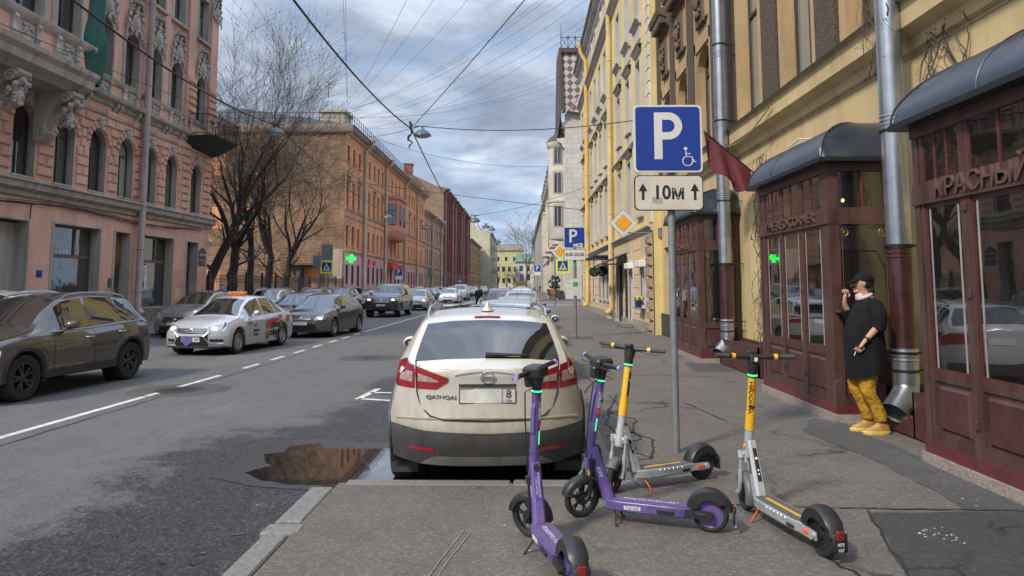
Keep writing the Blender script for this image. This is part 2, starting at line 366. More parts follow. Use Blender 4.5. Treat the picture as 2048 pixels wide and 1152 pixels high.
# ================================================================ ground
ROADZ = -.13
wetspots = [(-2.3, 7.6, 1.7, 2.2), (-2.6, 4.4, 1.2, 2.6), (-3.3, 1.5, 1.6, 2.5), (-1.6, 10.2, 1.3, 1.6), (-2.1, 13.2, .7, 1.4)]
ROAD = ground_mat('road_asphalt', (.124, .121, .118), .22, wet=wetspots, cracks=.0, grain=.7)
WALK = ground_mat('pavement_asphalt', (.142, .127, .112), .25, cracks=.55, grain=.6)
WALK2 = ground_mat('patched_asphalt', (.062, .062, .063), .22, cracks=.9, grain=.9)
EARTH = ground_mat('yard_earth', (.13, .10, .075), .2)
def sheet(name, x0, x1, y0, y1, z, m, kind='structure'):
    return tag(MB().quad((x0, y0, z), (x1, y0, z), (x1, y1, z), (x0, y1, z)).build(name, m, smooth=0), kind=kind)
sheet('ground', -900, 900, -300, 1500, -.145, EARTH)
sheet('road', -12.9, .8, -60, 600, ROADZ, ROAD)
# near and right pavement (with the build-out the scooters stand on)
b = MB()
b.box(-1.55, 4.9, -12, 6.2, -.14, 0); b.box(.85, 4.9, 6.2, 61.5, -.14, 0); b.box(.85, 8, 84, 600, -.14, 0)
b.quad((4.6, 54, 0), (40, 54, 0), (40, 61.5, 0), (4.6, 61.5, 0))
tag(b.build('pavement', WALK, smooth=0), kind='structure')
sheet('side_street', .8, 60, 61.5, 84, -.134, ROAD)
b = MB(); b.box(-17.6, -13.05, -60, 600, -.14, 0)
tag(b.build('left_pavement', mat('left_pavement_asphalt', (.12, .117, .112), .85, var=.25, scale=1.2, bump=.4, bscale=120), smooth=0), kind='structure')
sheet('yard_ground', -60, -17.6, 39, 70, .01, EARTH)
# darker repaired asphalt along the restaurant front, ragged edge
b = MB(); random.seed(3)
def blob(pts, n=6, amp=.03, z=.004):
    out = []
    for i in range(len(pts)):
        a = Vector(pts[i]); c = Vector(pts[(i+1) % len(pts)])
        for k in range(n):
            q = a.lerp(c, k/n); out.append((q.x+random.uniform(-amp, amp), q.y+random.uniform(-amp, amp), z))
    return out
b.poly(blob([(2.55, 5.45), (1.9, 3.3), (3.9, 3.1), (3.9, 5.5)], 8, .02))
tag(b.build('asphalt_patch', WALK2, smooth=0), kind='structure')
b = MB(); b.poly(blob([(3.3, 5.55), (3.86, 5.5), (3.86, 9.0), (3.6, 9.2), (3.2, 8.4), (3.35, 7)], 8, .03))
b.poly(blob([(3.3, 14.0), (4.3, 14.2), (4.4, 15.5), (3.5, 15.6)], 8, .04, .0042))
tag(b.build('old_asphalt_patch', ground_mat('old_patch_asphalt', (.085, .082, .078), .2, cracks=1.2), smooth=0), kind='structure')
b = MB(); b.poly(blob([(1.1, 60), (4.4, 60), (6.5, 61.6), (1.1, 61.6)], 4, .02))
tag(b.build('pavement_ramp', mat('pale_concrete', (.36, .33, .28), .8, var=.2), smooth=0), kind='structure')
# seams and cracks in the pavement (thin bitumen lines)
b = MB(); TAR = mat('bitumen_seam', (.022, .021, .02), .7, var=.3, scale=20)
def crack(pts, w=.012, z=.006, jit=.02, n=9):
    P = []
    for i in range(len(pts)-1):
        a = Vector((*pts[i], 0)); c = Vector((*pts[i+1], 0))
        for k in range(n): q = a.lerp(c, k/n); P.append(Vector((q.x+random.uniform(-jit, jit), q.y+random.uniform(-jit, jit), z)))
    P.append(Vector((*pts[-1], z)))
    for i in range(len(P)-1):
        d = (P[i+1]-P[i]).normalized(); nrm = Vector((-d.y, d.x, 0)); w0 = w*random.uniform(.4, 1.2); w1 = w*random.uniform(.4, 1.2)
        b.quad(P[i]+nrm*w0, P[i]-nrm*w0, P[i+1]-nrm*w1, P[i+1]+nrm*w1)
for c_ in ([(1.3, 5.65), (2.5, 5.55), (3.85, 5.5)], [(2.55, 5.5), (2.2, 4.3), (1.9, 3.3)], [(1.85, 4.55), (2.0, 4.1), (2.05, 3.5)],
           [(.95, 6.6), (1.15, 7.5), (1.0, 8.8), (1.2, 10.0)], [(1.0, 7.6), (1.3, 8.0), (1.2, 9.0)], [(1.0, 9.3), (1.35, 9.8), (1.3, 11)], [(.95, 11.2), (1.2, 12.5), (1.05, 14)], [(.9, 6.9), (1.25, 7.1), (1.4, 7.9), (1.15, 8.6)], [(1.25, 7.1), (1.0, 7.5)], [(.92, 8.1), (1.25, 8.3), (1.4, 9.1), (1.1, 9.6), (1.3, 10.4)], [(.9, 10.2), (1.3, 10.4), (1.45, 11.2)], [(1.2, 12.5), (1.6, 12.9), (1.5, 13.6)],
           [(1.3, 13.2), (2.5, 13.5), (3.8, 13.2)], [(.9, 17), (2.3, 17.3), (4.3, 17)], [(.9, 25), (4.3, 25.4)], [(2.3, 10.4), (2.5, 9.0)]):
    crack(c_)
tag(b.build('pavement_cracks', TAR, smooth=0), kind='structure')
b = MB()
for c_ in ([(-.62, 3.3), (-.45, 4.5), (-.35, 5.0)], [(-.68, 3.3), (-.5, 4.5), (-.4, 5.02)]): crack(c_, .006, .005, .004, 12)
tag(b.build('pavement_scratches', mat('scratch_mark', (.2, .19, .175), .8), smooth=0), kind='structure')
# kerb stones
b = MB(); random.seed(5)
y = -3.0
def kstone(x0, x1, y0, y1, z1=.0, tilt=0):
    b.cbox(x0+random.uniform(-.008, .008), x1+random.uniform(-.008, .008), y0+.008, y1-.008, -.2, z1+random.uniform(.002, .012), .012)
for (a, c) in ((-3, -1.6), (-1.6, 0), (0, 1.4), (1.4, 2.9), (2.9, 4.1), (4.1, 4.95), (5.18, 6.05)): kstone(-1.74, -1.56, a, c)
b.cbox(-1.78, -1.5, 4.97, 5.15, -.2, .006, .02)
for (a, c) in ((-1.5, -.1), (-.08, .95), (.97, 1.0)): b.cbox(a, c, 6.12, 6.3, -.2, random.uniform(.002, .01), .015)
y = 6.32
while y < 61:
    l = random.uniform(1.0, 1.5); kstone(.69, .87, y, y+l); y += l
y = 84
while y < 260: kstone(.69, .87, y, y+3); y += 3
y = -10
while y < 260:
    l = 1.3 if y < 60 else 6; kstone(-13.08, -12.88, y, y+l); y += l
tag(b.build('kerb', GRANITE, smooth=0), kind='structure')
# road markings
PAINT = mat('road_marking_paint', (.62, .60, .55), .75, var=.4, scale=9, bump=.3, bscale=90)
b = MB(); z = ROADZ+.004
def line(x0, y0, x1, y1, w=.06):
    n = max(1, int(abs(y1-y0)/1.5))
    for k in range(n):
        a = Vector((x0, y0, z)).lerp(Vector((x1, y1, z)), k/n); c = Vector((x0, y0, z)).lerp(Vector((x1, y1, z)), (k+1)/n)
        d = (c-a).normalized(); q = Vector((-d.y, d.x, 0))*w; b.quad(a+q, a-q, c-q, c+q)
line(-6.3, 2.0, -6.03, 14.4, .055)
for k in range(7): line(-6.03-.01*k, 15.6+k*1.75, -6.03-.01*k, 16.5+k*1.75, .055)
line(-6.1, 27.6, -5.75, 60, .055); line(-5.6, 62, -5.2, 118, .06)
for k in range(12): line(-5.2, 122+k*7, -5.2, 125+k*7)
for (p, q) in (((-2.6, 11.5), (-.9, 10.95)), ((-2.55, 12.15), (-.8, 12.1)), ((-2.6, 11.45), (-2.5, 12.6))):
    a = Vector((*p, z)); c = Vector((*q, z)); d = (c-a).normalized(); n_ = Vector((-d.y, d.x, 0))*.055; b.quad(a+n_, a-n_, c-n_, c+n_)
b.quad((-7.5, 62.5, z), (-5.7, 62, z), (-5.3, 66, z), (-6.9, 66.5, z))
tag(b.build('road_markings', PAINT, smooth=0), kind='structure')
# tar seam beside the line, faint wheel tracks
b = MB(); z2 = ROADZ+.003
crack([(-5.86, 6), (-5.8, 16), (-5.75, 26)], .02, z2, .015, 30); crack([(-12, 17.4), (-8.6, 17.3)], .015, z2); crack([(-9.2, 27), (-4.4, 25.2), (-3.6, 33)], .02, z2)
tag(b.build('road_seams', TAR, smooth=0), kind='structure')
# puddle: water in the gutter
b = MB(); random.seed(11)
pts = [(-2.66, 7.0), (-2.5, 7.25), (-2.68, 7.6), (-2.74, 7.75), (-2.55, 7.85), (-2.6, 8.1), (-2.45, 8.2), (-2.3, 8.32), (-2.22, 8.05), (-2.0, 8.0), (-1.75, 8.02), (-1.2, 8.05), (.4, 8.15), (.66, 8.3), (.68, 6.34), (-1.3, 6.34), (-1.55, 6.5), (-1.85, 6.6), (-2.1, 6.62), (-2.4, 6.75)]
b.poly(blob(pts, 7, .016, ROADZ+.008))
WATER = mat('puddle_water', (.012, .011, .010), .01, var=0, spec=1.0, coat=1.0, bump=0)
tag(b.build('puddle', WATER, smooth=0), kind='structure')
b = MB(); b.poly(blob([(-2.95, 6.85), (-2.85, 7.3), (-2.95, 7.8), (-2.8, 8.25), (-2.4, 8.55), (-1.9, 8.35), (-1.3, 8.3), (-.6, 8.45), (.6, 8.5), (.66, 6.36), (-1.3, 6.36), (-1.75, 6.42), (-2.4, 6.55)], 6, .022, ROADZ+.0045))
tag(b.build('wet_film', mat('wet_film', (.042, .041, .04), .2, var=.6, scale=45, bump=.5, bscale=60, dist=.01), smooth=0), kind='structure')
b = MB(); rr = random.Random(6)
for k in range(5):
    x = rr.gauss(-2.2, .16); y = rr.gauss(5.3, .3); a_ = rr.uniform(.015, .05); b.poly([(x+a_*rr.uniform(.6, 1.3)*math.cos(2*PI*q/9), y+.7*a_*rr.uniform(.6, 1.3)*math.sin(2*PI*q/9), ROADZ+.006) for q in range(9)])
tag(b.build('small_puddles', WATER, smooth=0), kind='structure')
# manholes
def manhole(x, y, lab, rz=.45):
    t = thing('manhole_cover', lab, 'manhole cover', (x, y, ROADZ), group='manhole covers in the road')
    c = MB(); c.lathe([(.0, .003), (.62, .003), (.78, .0045), (.82, 0)], 32); c.build('asphalt_collar', MATS['old_patch_asphalt'], t, smooth=0)
    c = MB(); c.lathe([(.0, .008), (.30, .008), (.31, .0065), (.33, .0065), (.34, .009), (.40, .009), (.41, .004)], 32)
    for k in range(-4, 5):
        for j in range(-4, 5):
            if k*k+j*j < 17: c.box(k*.06-.018, k*.06+.018, j*.06-.018, j*.06+.018, .008, .012)
    c.build('iron_lid', mat('cast_iron', (.06, .058, .055), .5, .5, var=.3, scale=10), t, smooth=0)
manhole(-3.75, 17.9, 'round iron manhole cover in the lane beside the white parked car')
manhole(-5.88, 12.4, 'round iron manhole cover lying across the white centre line')
t = thing('manhole_cover', 'small iron hatch in the pavement at the foot of the paid parking sign', 'manhole cover', (1.75, 22.9, 0), group='manhole covers in the road')
c = MB(); c.box(-.5, .5, -.5, .5, .001, .006); c.build('asphalt_collar', MATS['old_patch_asphalt'], t, smooth=0); c = MB(); c.lathe([(0, .01), (.3, .01), (.31, .006)], 24); c.build('iron_lid', MATS['cast_iron'], t)
# white droppings / flecks on the pavement
b = MB(); random.seed(21)
for (cx_, cy_, n, s) in ((2.75, 5.0, 24, .13), (3.3, 5.6, 5, .2), (3.3, 4.3, 22, .35), (3.5, 4.0, 14, .2), (2.4, 7.5, 5, .5), (-.3, 4.5, 6, .7), (1.9, 9, 6, .9)):
    for k in range(n):
        x = cx_+random.gauss(0, s*.6); y = cy_+random.gauss(0, s*.6); r = random.uniform(.003, .011)
        b.poly([(x+r*random.uniform(.6, 1.3)*math.cos(a*PI/3), y+r*random.uniform(.6, 1.3)*math.sin(a*PI/3), .008) for a in range(6)])
tag(b.build('litter_flecks', mat('white_flecks', (.6, .6, .57), .8), smooth=0), kind='stuff')
# plaza of leaves behind the fence
# ================================================================ facade kit: local (u along the wall, d outwards, v up)
def FX(X, s): return Matrix(((0, s, 0, X), (1, 0, 0, 0), (0, 0, 1, 0), (0, 0, 0, 1)))        # wall along the street
def FY(Y): return Matrix(((1, 0, 0, 0), (0, -1, 0, Y), (0, 0, 1, 0), (0, 0, 0, 1)))          # wall facing the camera
def arc(w, h, rise, n=10, u0=0, v0=0):
    """outline of an opening, starting bottom left, over the top, to bottom right"""
    if not rise: return [(u0, v0), (u0, v0+h), (u0+w, v0+h), (u0+w, v0)]
    p = [(u0, v0)]
    for k in range(n+1):
        a = PI-PI*k/n; p.append((u0+w/2+w/2*math.cos(a), v0+h-rise+rise*math.sin(a)))
    return p+[(u0+w, v0)]
def wall(b, u0, u1, v0, v1, ops, d=0.0, depth=.3, mi=0, mr=0):
    """a wall with real openings; ops: (ua, ub, va, vb, rise)"""
    us = sorted({u0, u1, *[o[0] for o in ops], *[o[1] for o in ops]}); vs = sorted({v0, v1, *[o[2] for o in ops], *[o[3] for o in ops]})
    us = [u for u in us if u0 <= u <= u1]; vs = [v for v in vs if v0 <= v <= v1]
    b.mi = mi
    for i in range(len(us)-1):
        run = None
        for j in range(len(vs)-1):
            cu, cv = (us[i]+us[i+1])/2, (vs[j]+vs[j+1])/2
            hole = any(o[0] < cu < o[1] and o[2] < cv < o[3] for o in ops)
            if not hole and run is None: run = vs[j]
            if hole and run is not None:
                b.quad((us[i], d, run), (us[i+1], d, run), (us[i+1], d, vs[j]), (us[i], d, vs[j])); run = None
        if run is not None: b.quad((us[i], d, run), (us[i+1], d, run), (us[i+1], d, v1), (us[i], d, v1))
    for (a, c, va, vb, rise, *_) in ops:
        o = arc(c-a, vb-va, rise, 10, a, va); b.mi = mi
        if rise:
            top = o[1:-1]; m = len(top)//2
            for k in range(m): b.poly([(a, d, vb), (top[k][0], d, top[k][1]), (top[k+1][0], d, top[k+1][1])])
            for k in range(m, len(top)-1): b.poly([(c, d, vb), (top[k][0], d, top[k][1]), (top[k+1][0], d, top[k+1][1])])
            b.poly([(a, d, vb), (top[m][0], d, top[m][1]), (c, d, vb)])
        b.mi = mr
        for k in range(len(o)):
            p, q = o[k], o[(k+1) % len(o)]; b.quad((p[0], d, p[1]), (q[0], d, q[1]), (q[0], d-depth, q[1]), (p[0], d-depth, p[1]))
    b.mi = 0
def band(b, o, wdt, d0, d1, close=False):
    """a raised moulding following an outline"""
    n = len(o); cu = sum(p[0] for p in o)/n
    out_ = []
    for k, p in enumerate(o):
        a = o[max(k-1, 0)]; c = o[min(k+1, n-1)]; t = Vector((c[0]-a[0], c[1]-a[1]));
        if t.length < 1e-6: t = Vector((0, 1))
        t.normalize(); nr = Vector((-t.y, t.x)); s = 1.35 if (0 < k < n-1 and abs((Vector((p[0]-a[0], p[1]-a[1]))).normalized().dot(Vector((c[0]-p[0], c[1]-p[1])).normalized())) < .3) else 1
        out_.append((p[0]+nr.x*wdt*s, p[1]+nr.y*wdt*s))
    rows = [[(p[0], d0, p[1]), (p[0], d1, p[1]), ((p[0]*.35+q[0]*.65), d1, (p[1]*.35+q[1]*.65)), (q[0], d1*.5+d0*.5, q[1]), (q[0], d0, q[1])] for p, q in zip(o, out_)]
    b.grid(rows)
def cornice(b, u0, u1, prof):
    """prof: list of (d, v) from bottom to top"""
    b.grid([[(u, d, v) for d, v in prof] for u in (u0, u1)])
    for u in (u0, u1): b.poly([(u, d, v) for d, v in prof])
WC = {}
def winmesh(M, w, h, rise, style, fm, gm):
    R = Matrix(M); R.translation = (0, 0, 0)
    key = (tuple(round(x) for r in R for x in r), round(w, 3), round(h, 3), rise and round(rise, 3), style, fm.name, gm.name)
    if key in WC: return WC[key]
    f = MB(R); fw = .07 if style != 'door' else .1; o = arc(w, h, rise, 10)
    i_ = arc(w-2*fw, h-2*fw, rise and max(.01, rise-fw*.4), 10, fw, fw)
    for k in range(len(o)-1):
        for (p, q, r, s) in ((o[k], o[k+1], i_[k+1], i_[k]),):
            f.quad((p[0], .04, p[1]), (q[0], .04, q[1]), (r[0], .04, r[1]), (s[0], .04, s[1]))
            f.quad((s[0], .04, s[1]), (r[0], .04, r[1]), (r[0], -.01, r[1]), (s[0], -.01, s[1]))
    f.box(0, w, 0, .04, 0, fw)
    if style in ('cross', 'tee', 'case', 'door'):
        tr = h*.66 if rise == 0 else h-rise-.12
        if style != 'case': f.box(fw, w-fw, 0, .045, tr-.035, tr+.035)
        if style != 'tee' and w > .75: f.box(w/2-.03, w/2+.03, 0, .043, fw, h-fw if style == 'cross' and not rise else tr)
        if style == 'tee': f.box(w/2-.025, w/2+.025, 0, .043, fw, tr)
    if style == 'door':
        for sx in (fw+.03, w/2+.05): f.cbox(sx, sx+w/2-fw-.08, 0, .035, .2, .9, .012)
    if style == 'shop':
        f.box(fw, w-fw, 0, .05, h*.63, h*.63+.14)
        for q in (.14, .62): f.box(w*q, w*q+.1, 0, .048, h*.63+.14, h-fw)
    if style == 'grid':
        for q in (1/3, 2/3): f.box(w*q-.02, w*q+.02, 0, .043, fw, h-fw)
        for q in (1, 2, 3): f.box(fw, w-fw, 0, .041, h*q/4-.02, h*q/4+.02)
    g = MB(R); g.poly([(p[0], .0, p[1]) for p in i_])
    if style == 'far':
        f.mi = 1; f.poly([(p[0], .02, p[1]) for p in i_]); r = (f.mesh('window', [fm, gm], 0), None)
    else: r = (f.mesh('window', fm, 0), g.mesh('pane', gm, 0))
    WC[key] = r; return r
def window(parent, M, ua, ub, va, vb, rise=0, depth=.22, style='cross', fm=None, gm=None, d=0, nm='window'):
    a, g = winmesh(M, ub-ua, vb-va, rise, style, fm, gm)
    o = bpy.data.objects.new(nm, a); COL.objects.link(o); o.parent = parent
    o.location = M @ Vector((ua, d-depth, va)) - parent.location
    if g: q = bpy.data.objects.new('pane', g); COL.objects.link(q); q.parent = o
    return o
FW_BROWN = mat('brown_window_frame', (.055, .038, .03), .5, var=.25, scale=9)
FW_WHITE = mat('white_window_frame', (.55, .53, .5), .5, var=.1)
FW_WOOD = mat('brown_shop_frame', (.14, .085, .062), .55, var=.2, scale=7)
ROOFM = mat('roof_sheet_metal', (.16, .19, .21), .4, .6, var=.25, scale=1.5)
def part(b, name, m, root, smooth=30): return b.build(name, m, root, world=True, smooth=smooth)
def pipe_run(root, X, Y, z0, z1, r=.1, s=1, m=None, name='drainpipe', topoff=.45):
    """downpipe on a street wall: hopper at the eave, offset, brackets, kicked-out foot"""
    b = MB(); e = X+s*topoff
    b.path([(e, Y, z1), (e, Y, z1-.25), (X, Y, z1-.9), (X, Y, z0+.3), (X+s*.1, Y, z0+.12), (X+s*.28, Y-.05, z0)], r, 10)
    b.lathe([(r, 0), (r*1.9, .28), (r*1.9, .4), (r*1.6, .4)], 10, (e, Y, z1-.02))
    z = z0+1
    while z < z1-1: b.lathe([(r*1.02, 0), (r*1.14, .015), (r*1.14, .05), (r*1.02, .065)], 10, (X, Y, z)); b.box(min(X, X-s*.3), max(X, X-s*.3), Y-.012, Y+.012, z+.02, z+.045); z += 1.9
    return b.build(name, m, root, world=True) if root else b.build(name, m)

# ================================================================ pink corner house (left)
PINK = stucco('pink_stucco', (.63, .385, .30), (.30, .17, .14), .35)
PINKG = stucco('pink_ground_floor_paint', (.66, .395, .31), (.28, .16, .135), .25, patch=None)
GREYS = stucco('grey_plaster_trim', (.42, .38, .34), (.12, .105, .09), .5)
LITE = stucco('pale_plaster_ornament', (.47, .44, .40), (.13, .115, .10), .5)
pk = thing('apartment_house', 'pink and grey ornate corner house with rusticated blocks, arched windows and stucco masks', 'building', (-17.5, 30, 0))
M = FX(-17.5, 1); Y0, Y1, TOP = 14.0, 39.45, 21.0
UC = [24.5, 26.72, 28.85, 30.95, 32.98, 35.05, 37.75]; EX = [20.0, 22.2]
w2 = [(c-.58, c+.58, 5.5, 8.05, .58) for c in EX+UC]; w2b = [(17.2, 18.4, 5.5, 8.05, .6), (14.8, 16.0, 5.5, 8.05, .6)]
w3 = [(c-.55, c+.6, 10.46, 12.85, .575) for c in UC[2:]]
w4 = [(c-.55, c+.6, 14.95, 17.3, 0) for c in UC[2:]]
gr = [(20.4, 24.95, -.02, 3.92, 0), (26.35, 29.3, .62, 3.96, 0), (30.4, 31.55, .1, 3.96, 0), (32.65, 35.5, .62, 3.96, 0), (36.95, 38.2, .1, 3.92, 0), (15.0, 18.0, .62, 3.96, 0)]
b = MB(M); wall(b, Y0, Y1, 0, 4.9, gr, 0, .42, 0, 1); part(b, 'ground_floor_wall', [PINKG, GREYS], pk, 0)
b = MB(M); wall(b, Y0, Y1, 4.9, TOP, w2+w2b+w3+w4, 0, .34, 0, 1)
b.mi = 0; b.box(Y0, Y1, -12, -.36, 4.0, TOP)
b.quad((Y1, 0, 0), (Y1, -12, 0), (Y1, -12, TOP), (Y1, 0, TOP)); part(b, 'upper_wall', [PINK, GREYS], pk, 0)
# wide pilaster at the corner and beside it
b = MB(M); b.box(36.0, 36.75, .0, .16, 9.4, TOP); b.box(38.6, 39.45, 0, .16, 9.4, TOP)
for (p, q) in ((36.05, 36.9), (38.5, 39.4)):
    z = 5.6
    while z < 12.6:
        if not (8.9 < z < 10.4): b.block(p+random.uniform(0, .02), q, z, z+.33, 0.0 if z < 9 else .16, .1 if z < 9 else .27, .05)
        z += .39
part(b, 'pilaster', PINK, pk)
# rusticated blocks on the second storey
b = MB(M); allc = sorted(EX+UC+[17.8, 15.4]); edges = [Y0]+[x for c in allc for x in (c-.62, c+.62)]+[Y1]
rows = [5.62+.385*k for k in range(9)]
for ri, z in enumerate(rows):
    z1 = z+.34
    for k in range(0, len(edges), 2):
        a, c = edges[k], edges[k+1]
        if a > 35.6 and c > 36 and a < 36.9: c = 36.0
        if a > 38.2: continue
        lo = a; hi = c
        if z1 > 7.45:     # leave room for the arch heads
            e = max(0.0, math.sqrt(max(0, .84**2-(max(0, z-7.47))**2))-.62) if z < 8.31 else -.62
            lo = a+e if k else a; hi = c-e
            if e < 0:
                if k and k+1 < len(edges): lo = a-.3; hi = c+.3
        g = .05
        if ri % 2 == 0 or hi-lo < .7: 
            if hi-lo > .25: b.block(lo+g, hi-g, z, z1, 0, .085, .045)
        else:
            mdl = (lo+hi)/2; b.block(lo+g, mdl-.025, z, z1, 0, .085, .045); b.block(mdl+.025, hi-g, z, z1, 0, .085, .045)
for c in allc:             # fan of voussoirs
    for k in range(9):
        if k == 4: continue
        a0 = PI*(k+.08)/9; a1 = PI*(k+.92)/9; r0, r1 = .62, .9
        P = [(c+r*math.cos(a), r*math.sin(a)+7.47) for r, a in ((r0, a0), (r1, a0), (r1, a1), (r0, a1))]
        Q = [(c+r*math.cos(a), r*math.sin(a)+7.47) for r, a in ((r0+.04, a0+.05), (r1-.04, a0+.04), (r1-.04, a1-.04), (r0+.04, a1-.05))]
        b.add([(p[0], 0, p[1]) for p in P]+[(p[0], .09, p[1]) for p in Q], [(0, 1, 5, 4), (1, 2, 6, 5), (2, 3, 7, 6), (3, 0, 4, 7), (4, 5, 6, 7)])
part(b, 'rustication', PINK, pk, 20)
# cornices
b = MB(M); cornice(b, Y0, Y1+.25, [(0, 4.72), (.1, 4.78), (.12, 4.92), (.3, 5.02), (.34, 5.2), (.42, 5.26), (.42, 5.3), (0, 5.42)]); part(b, 'shop_cornice', GREYS, pk)
b = MB(M); cornice(b, 25.9, Y1+.2, [(0, 9.18), (.1, 9.22), (.12, 9.36), (.34, 9.44), (.4, 9.55), (.4, 9.6), (.05, 9.66)]); cornice(b, 25.9, Y1+.1, [(0, 8.72), (.06, 8.74), (.1, 8.84), (.02, 8.88)])
part(b, 'storey_cornice', GREYS, pk)
b = MB(M); cornice(b, 25.9, Y1+.12, [(0, 10.2), (.08, 10.22), (.16, 10.34), (.18, 10.42), (0, 10.45)]); part(b, 'sill_course', GREYS, pk)
b = MB(M); cornice(b, Y0, Y1+.4, [(0, 20.2), (.2, 20.3), (.7, 20.9), (.75, 21.2), (0, 21.3)]); part(b, 'roof_cornice', GREYS, pk)
# plinth
b = MB(M); 
for (a, c) in ((Y0, 15), (18, 20.3), (25.05, 30.3), (31.65, 36.85), (38.3, Y1)): b.box(a, c, 0, .07, 0, .6 if a < 38 else .62)
part(b, 'plinth', mat('worn_plinth_stone', (.17, .155, .14), .85, var=.45, scale=3, bump=.5), pk, 0)
# opening surrounds and ground-floor jambs
b = MB(M)
for (a, c, va, vb, r) in gr: band(b, arc(c-a, vb-va, 0, 10, a, va), .09, 0, .05)
for (a, c, va, vb, r) in w3: band(b, arc(c-a, vb-va, r, 10, a, va), .16, 0, .07)
for (a, c, va, vb, r) in w4: band(b, arc(c-a, vb-va, 0, 10, a, va), .17, 0, .07); b.box(a-.2, c+.2, 0, .2, va-.14, va)
for (a, c, va, vb, r) in w2: b.box(a, c, -.3, .05, va-.07, va+.0)
part(b, 'window_surround', GREYS, pk)
# sculpted pieces -------------------------------------------------
def mask_mesh():
    b = MB(M0); b.ell((0, .08, .0), (.13, .12, .19), 10, 8); b.ell((0, .2, -.02), (.03, .05, .06), 6, 5)
    for s in (-1, 1):
        b.ell((s*.05, .18, .05), (.03, .02, .02), 6, 4)
        for k in range(4): b.ell((s*(.12+.02*(k % 2)), .07, .14-.1*k), (.055, .07, .06), 7, 5)
    b.ell((0, .1, .2), (.12, .09, .07), 8, 5); b.ell((0, .12, -.2), (.07, .08, .07), 7, 5)
    b.block(-.15, .15, -.26, .24, 0, .06, .03)
    return b.mesh('keystone_mask', LITE, 60)
def corbel_mesh():
    b = MB(M0); pr = [(0, .38), (.26, .38), (.27, .3), (.24, .22), (.16, .16), (.1, .08), (.09, .0), (.05, -.05), (0, -.06)]
    b.prism([(d, v) for d, v in pr], 0, -.075, .075)
    for s in (-1, 1): b.path([(s*.08, .2+.05*math.cos(t*.7), .3+.05*math.sin(t*.7)) for t in range(10)], .014, 5)
    return b.mesh('cornice_bracket', LITE, 40)
def cart_mesh():           # cartouche with scrolls, flames and a bust, over an arched window
    b = MB(M0); b.ell((0, .1, .42), (.2, .12, .28), 14, 8)
    b.path([(.26*math.cos(t*PI/8), .12, .42+.35*math.sin(t*PI/8)) for t in range(16)], .055, 6, close=True)
    rr = random.Random(4)
    for s in (-1, 1):
        b.path([(s*(.3+.3*t/14), .1+.05*math.sin(t), .95-.65*(t/14)**1.5-.05*math.sin(t*1.2)) for t in range(15)], [.075-.003*t for t in range(15)], 6)
        b.path([(s*(.52+.12*math.cos(t*.75)*(1-t*.07)), .14, .3+.12*math.sin(t*.75)*(1-t*.07)) for t in range(10)], .04, 6)
        b.path([(s*(.36+.1*math.cos(t*.75)*(1-t*.07)), .15, .0+.1*math.sin(t*.75)*(1-t*.07)) for t in range(10)], .035, 6)
        for k in range(9): b.ell((s*rr.uniform(.25, .6), rr.uniform(.05, .16), rr.uniform(-.2, .85)), (.06, .06, .08), 6, 4)
        for k in range(5): b.ell((s*(.6+.02*k), .07, .2-.13*k), (.06-.006*k, .05, .075), 6, 4)
    b.ell((0, .12, 1.12), (.1, .1, .13), 9, 7); b.ell((0, .1, .9), (.17, .1, .13), 9, 6)
    b.lathe([(.2, 0), (.34, .02), (.36, .12), (.2, .14)], 12, (0, 0, 1.22)); b.ell((0, .1, -.06), (.1, .08, .12), 8, 5)
    rows = []
    for k in range(13):
        a = PI*k/12; rows.append([(.36*math.cos(a), y_, .95+.36*math.sin(a)) for y_ in (0, .2)])
    b.grid(rows)
    return b.mesh('window_cartouche', LITE, 50)
def panel_mesh():          # apron panel with garland between two consoles
    b = MB(M0); rr = random.Random(2); b.box(-.42, .42, 0, .03, -.3, .22)
    for k in range(26): b.ell((rr.uniform(-.36, .36), .05, rr.uniform(-.18, .14)), (.05, .045, .045), 6, 4)
    for s in (-1, 1):
        b.prism([(0, .3), (.14, .3), (.16, .2), (.1, .05), (.09, -.15), (.13, -.22), (.08, -.34), (0, -.36)], 0, s*.52-.07, s*.52+.07)
        b.ell((s*.52, .16, .2), (.085, .05, .07), 8, 5); b.ell((s*.52, .12, -.2), (.085, .05, .06), 8, 5)
    return b.mesh('apron_panel', LITE, 50)
def place(me, nm, root, M, u, d, v, sc=1.0):
    o = bpy.data.objects.new(nm, me); COL.objects.link(o); o.parent = root; o.location = M @ Vector((u, d, v)) - root.location; o.scale = (sc,)*3; return o
M0 = Matrix(M); M0.translation = (0, 0, 0)
mask, corb, cart, pan = mask_mesh(), corbel_mesh(), cart_mesh(), panel_mesh()
for c in EX[1:]+UC: place(mask, 'keystone_mask', pk, M, c, .02, 8.28, 1.05)
for c in (26.1, 26.5, 27.8, 29.75, 30.05, 31.5, 31.95, 33.9, 34.25, 35.6): place(corb, 'cornice_bracket', pk, M, c, 0, 8.98)
for c in UC[2:]: place(cart, 'window_cartouche', pk, M, c+.02, .04, 12.95, 1.05)
for c in UC[1:6]: place(pan, 'apron_panel', pk, M, c, 0, 9.95)
for c in UC[2:]: place(pan, 'apron_panel', pk, M, c+.02, 0, 14.4, .7)
place(cart, 'corner_cartouche', pk, M, 39.0, .16, 16.6, .9)
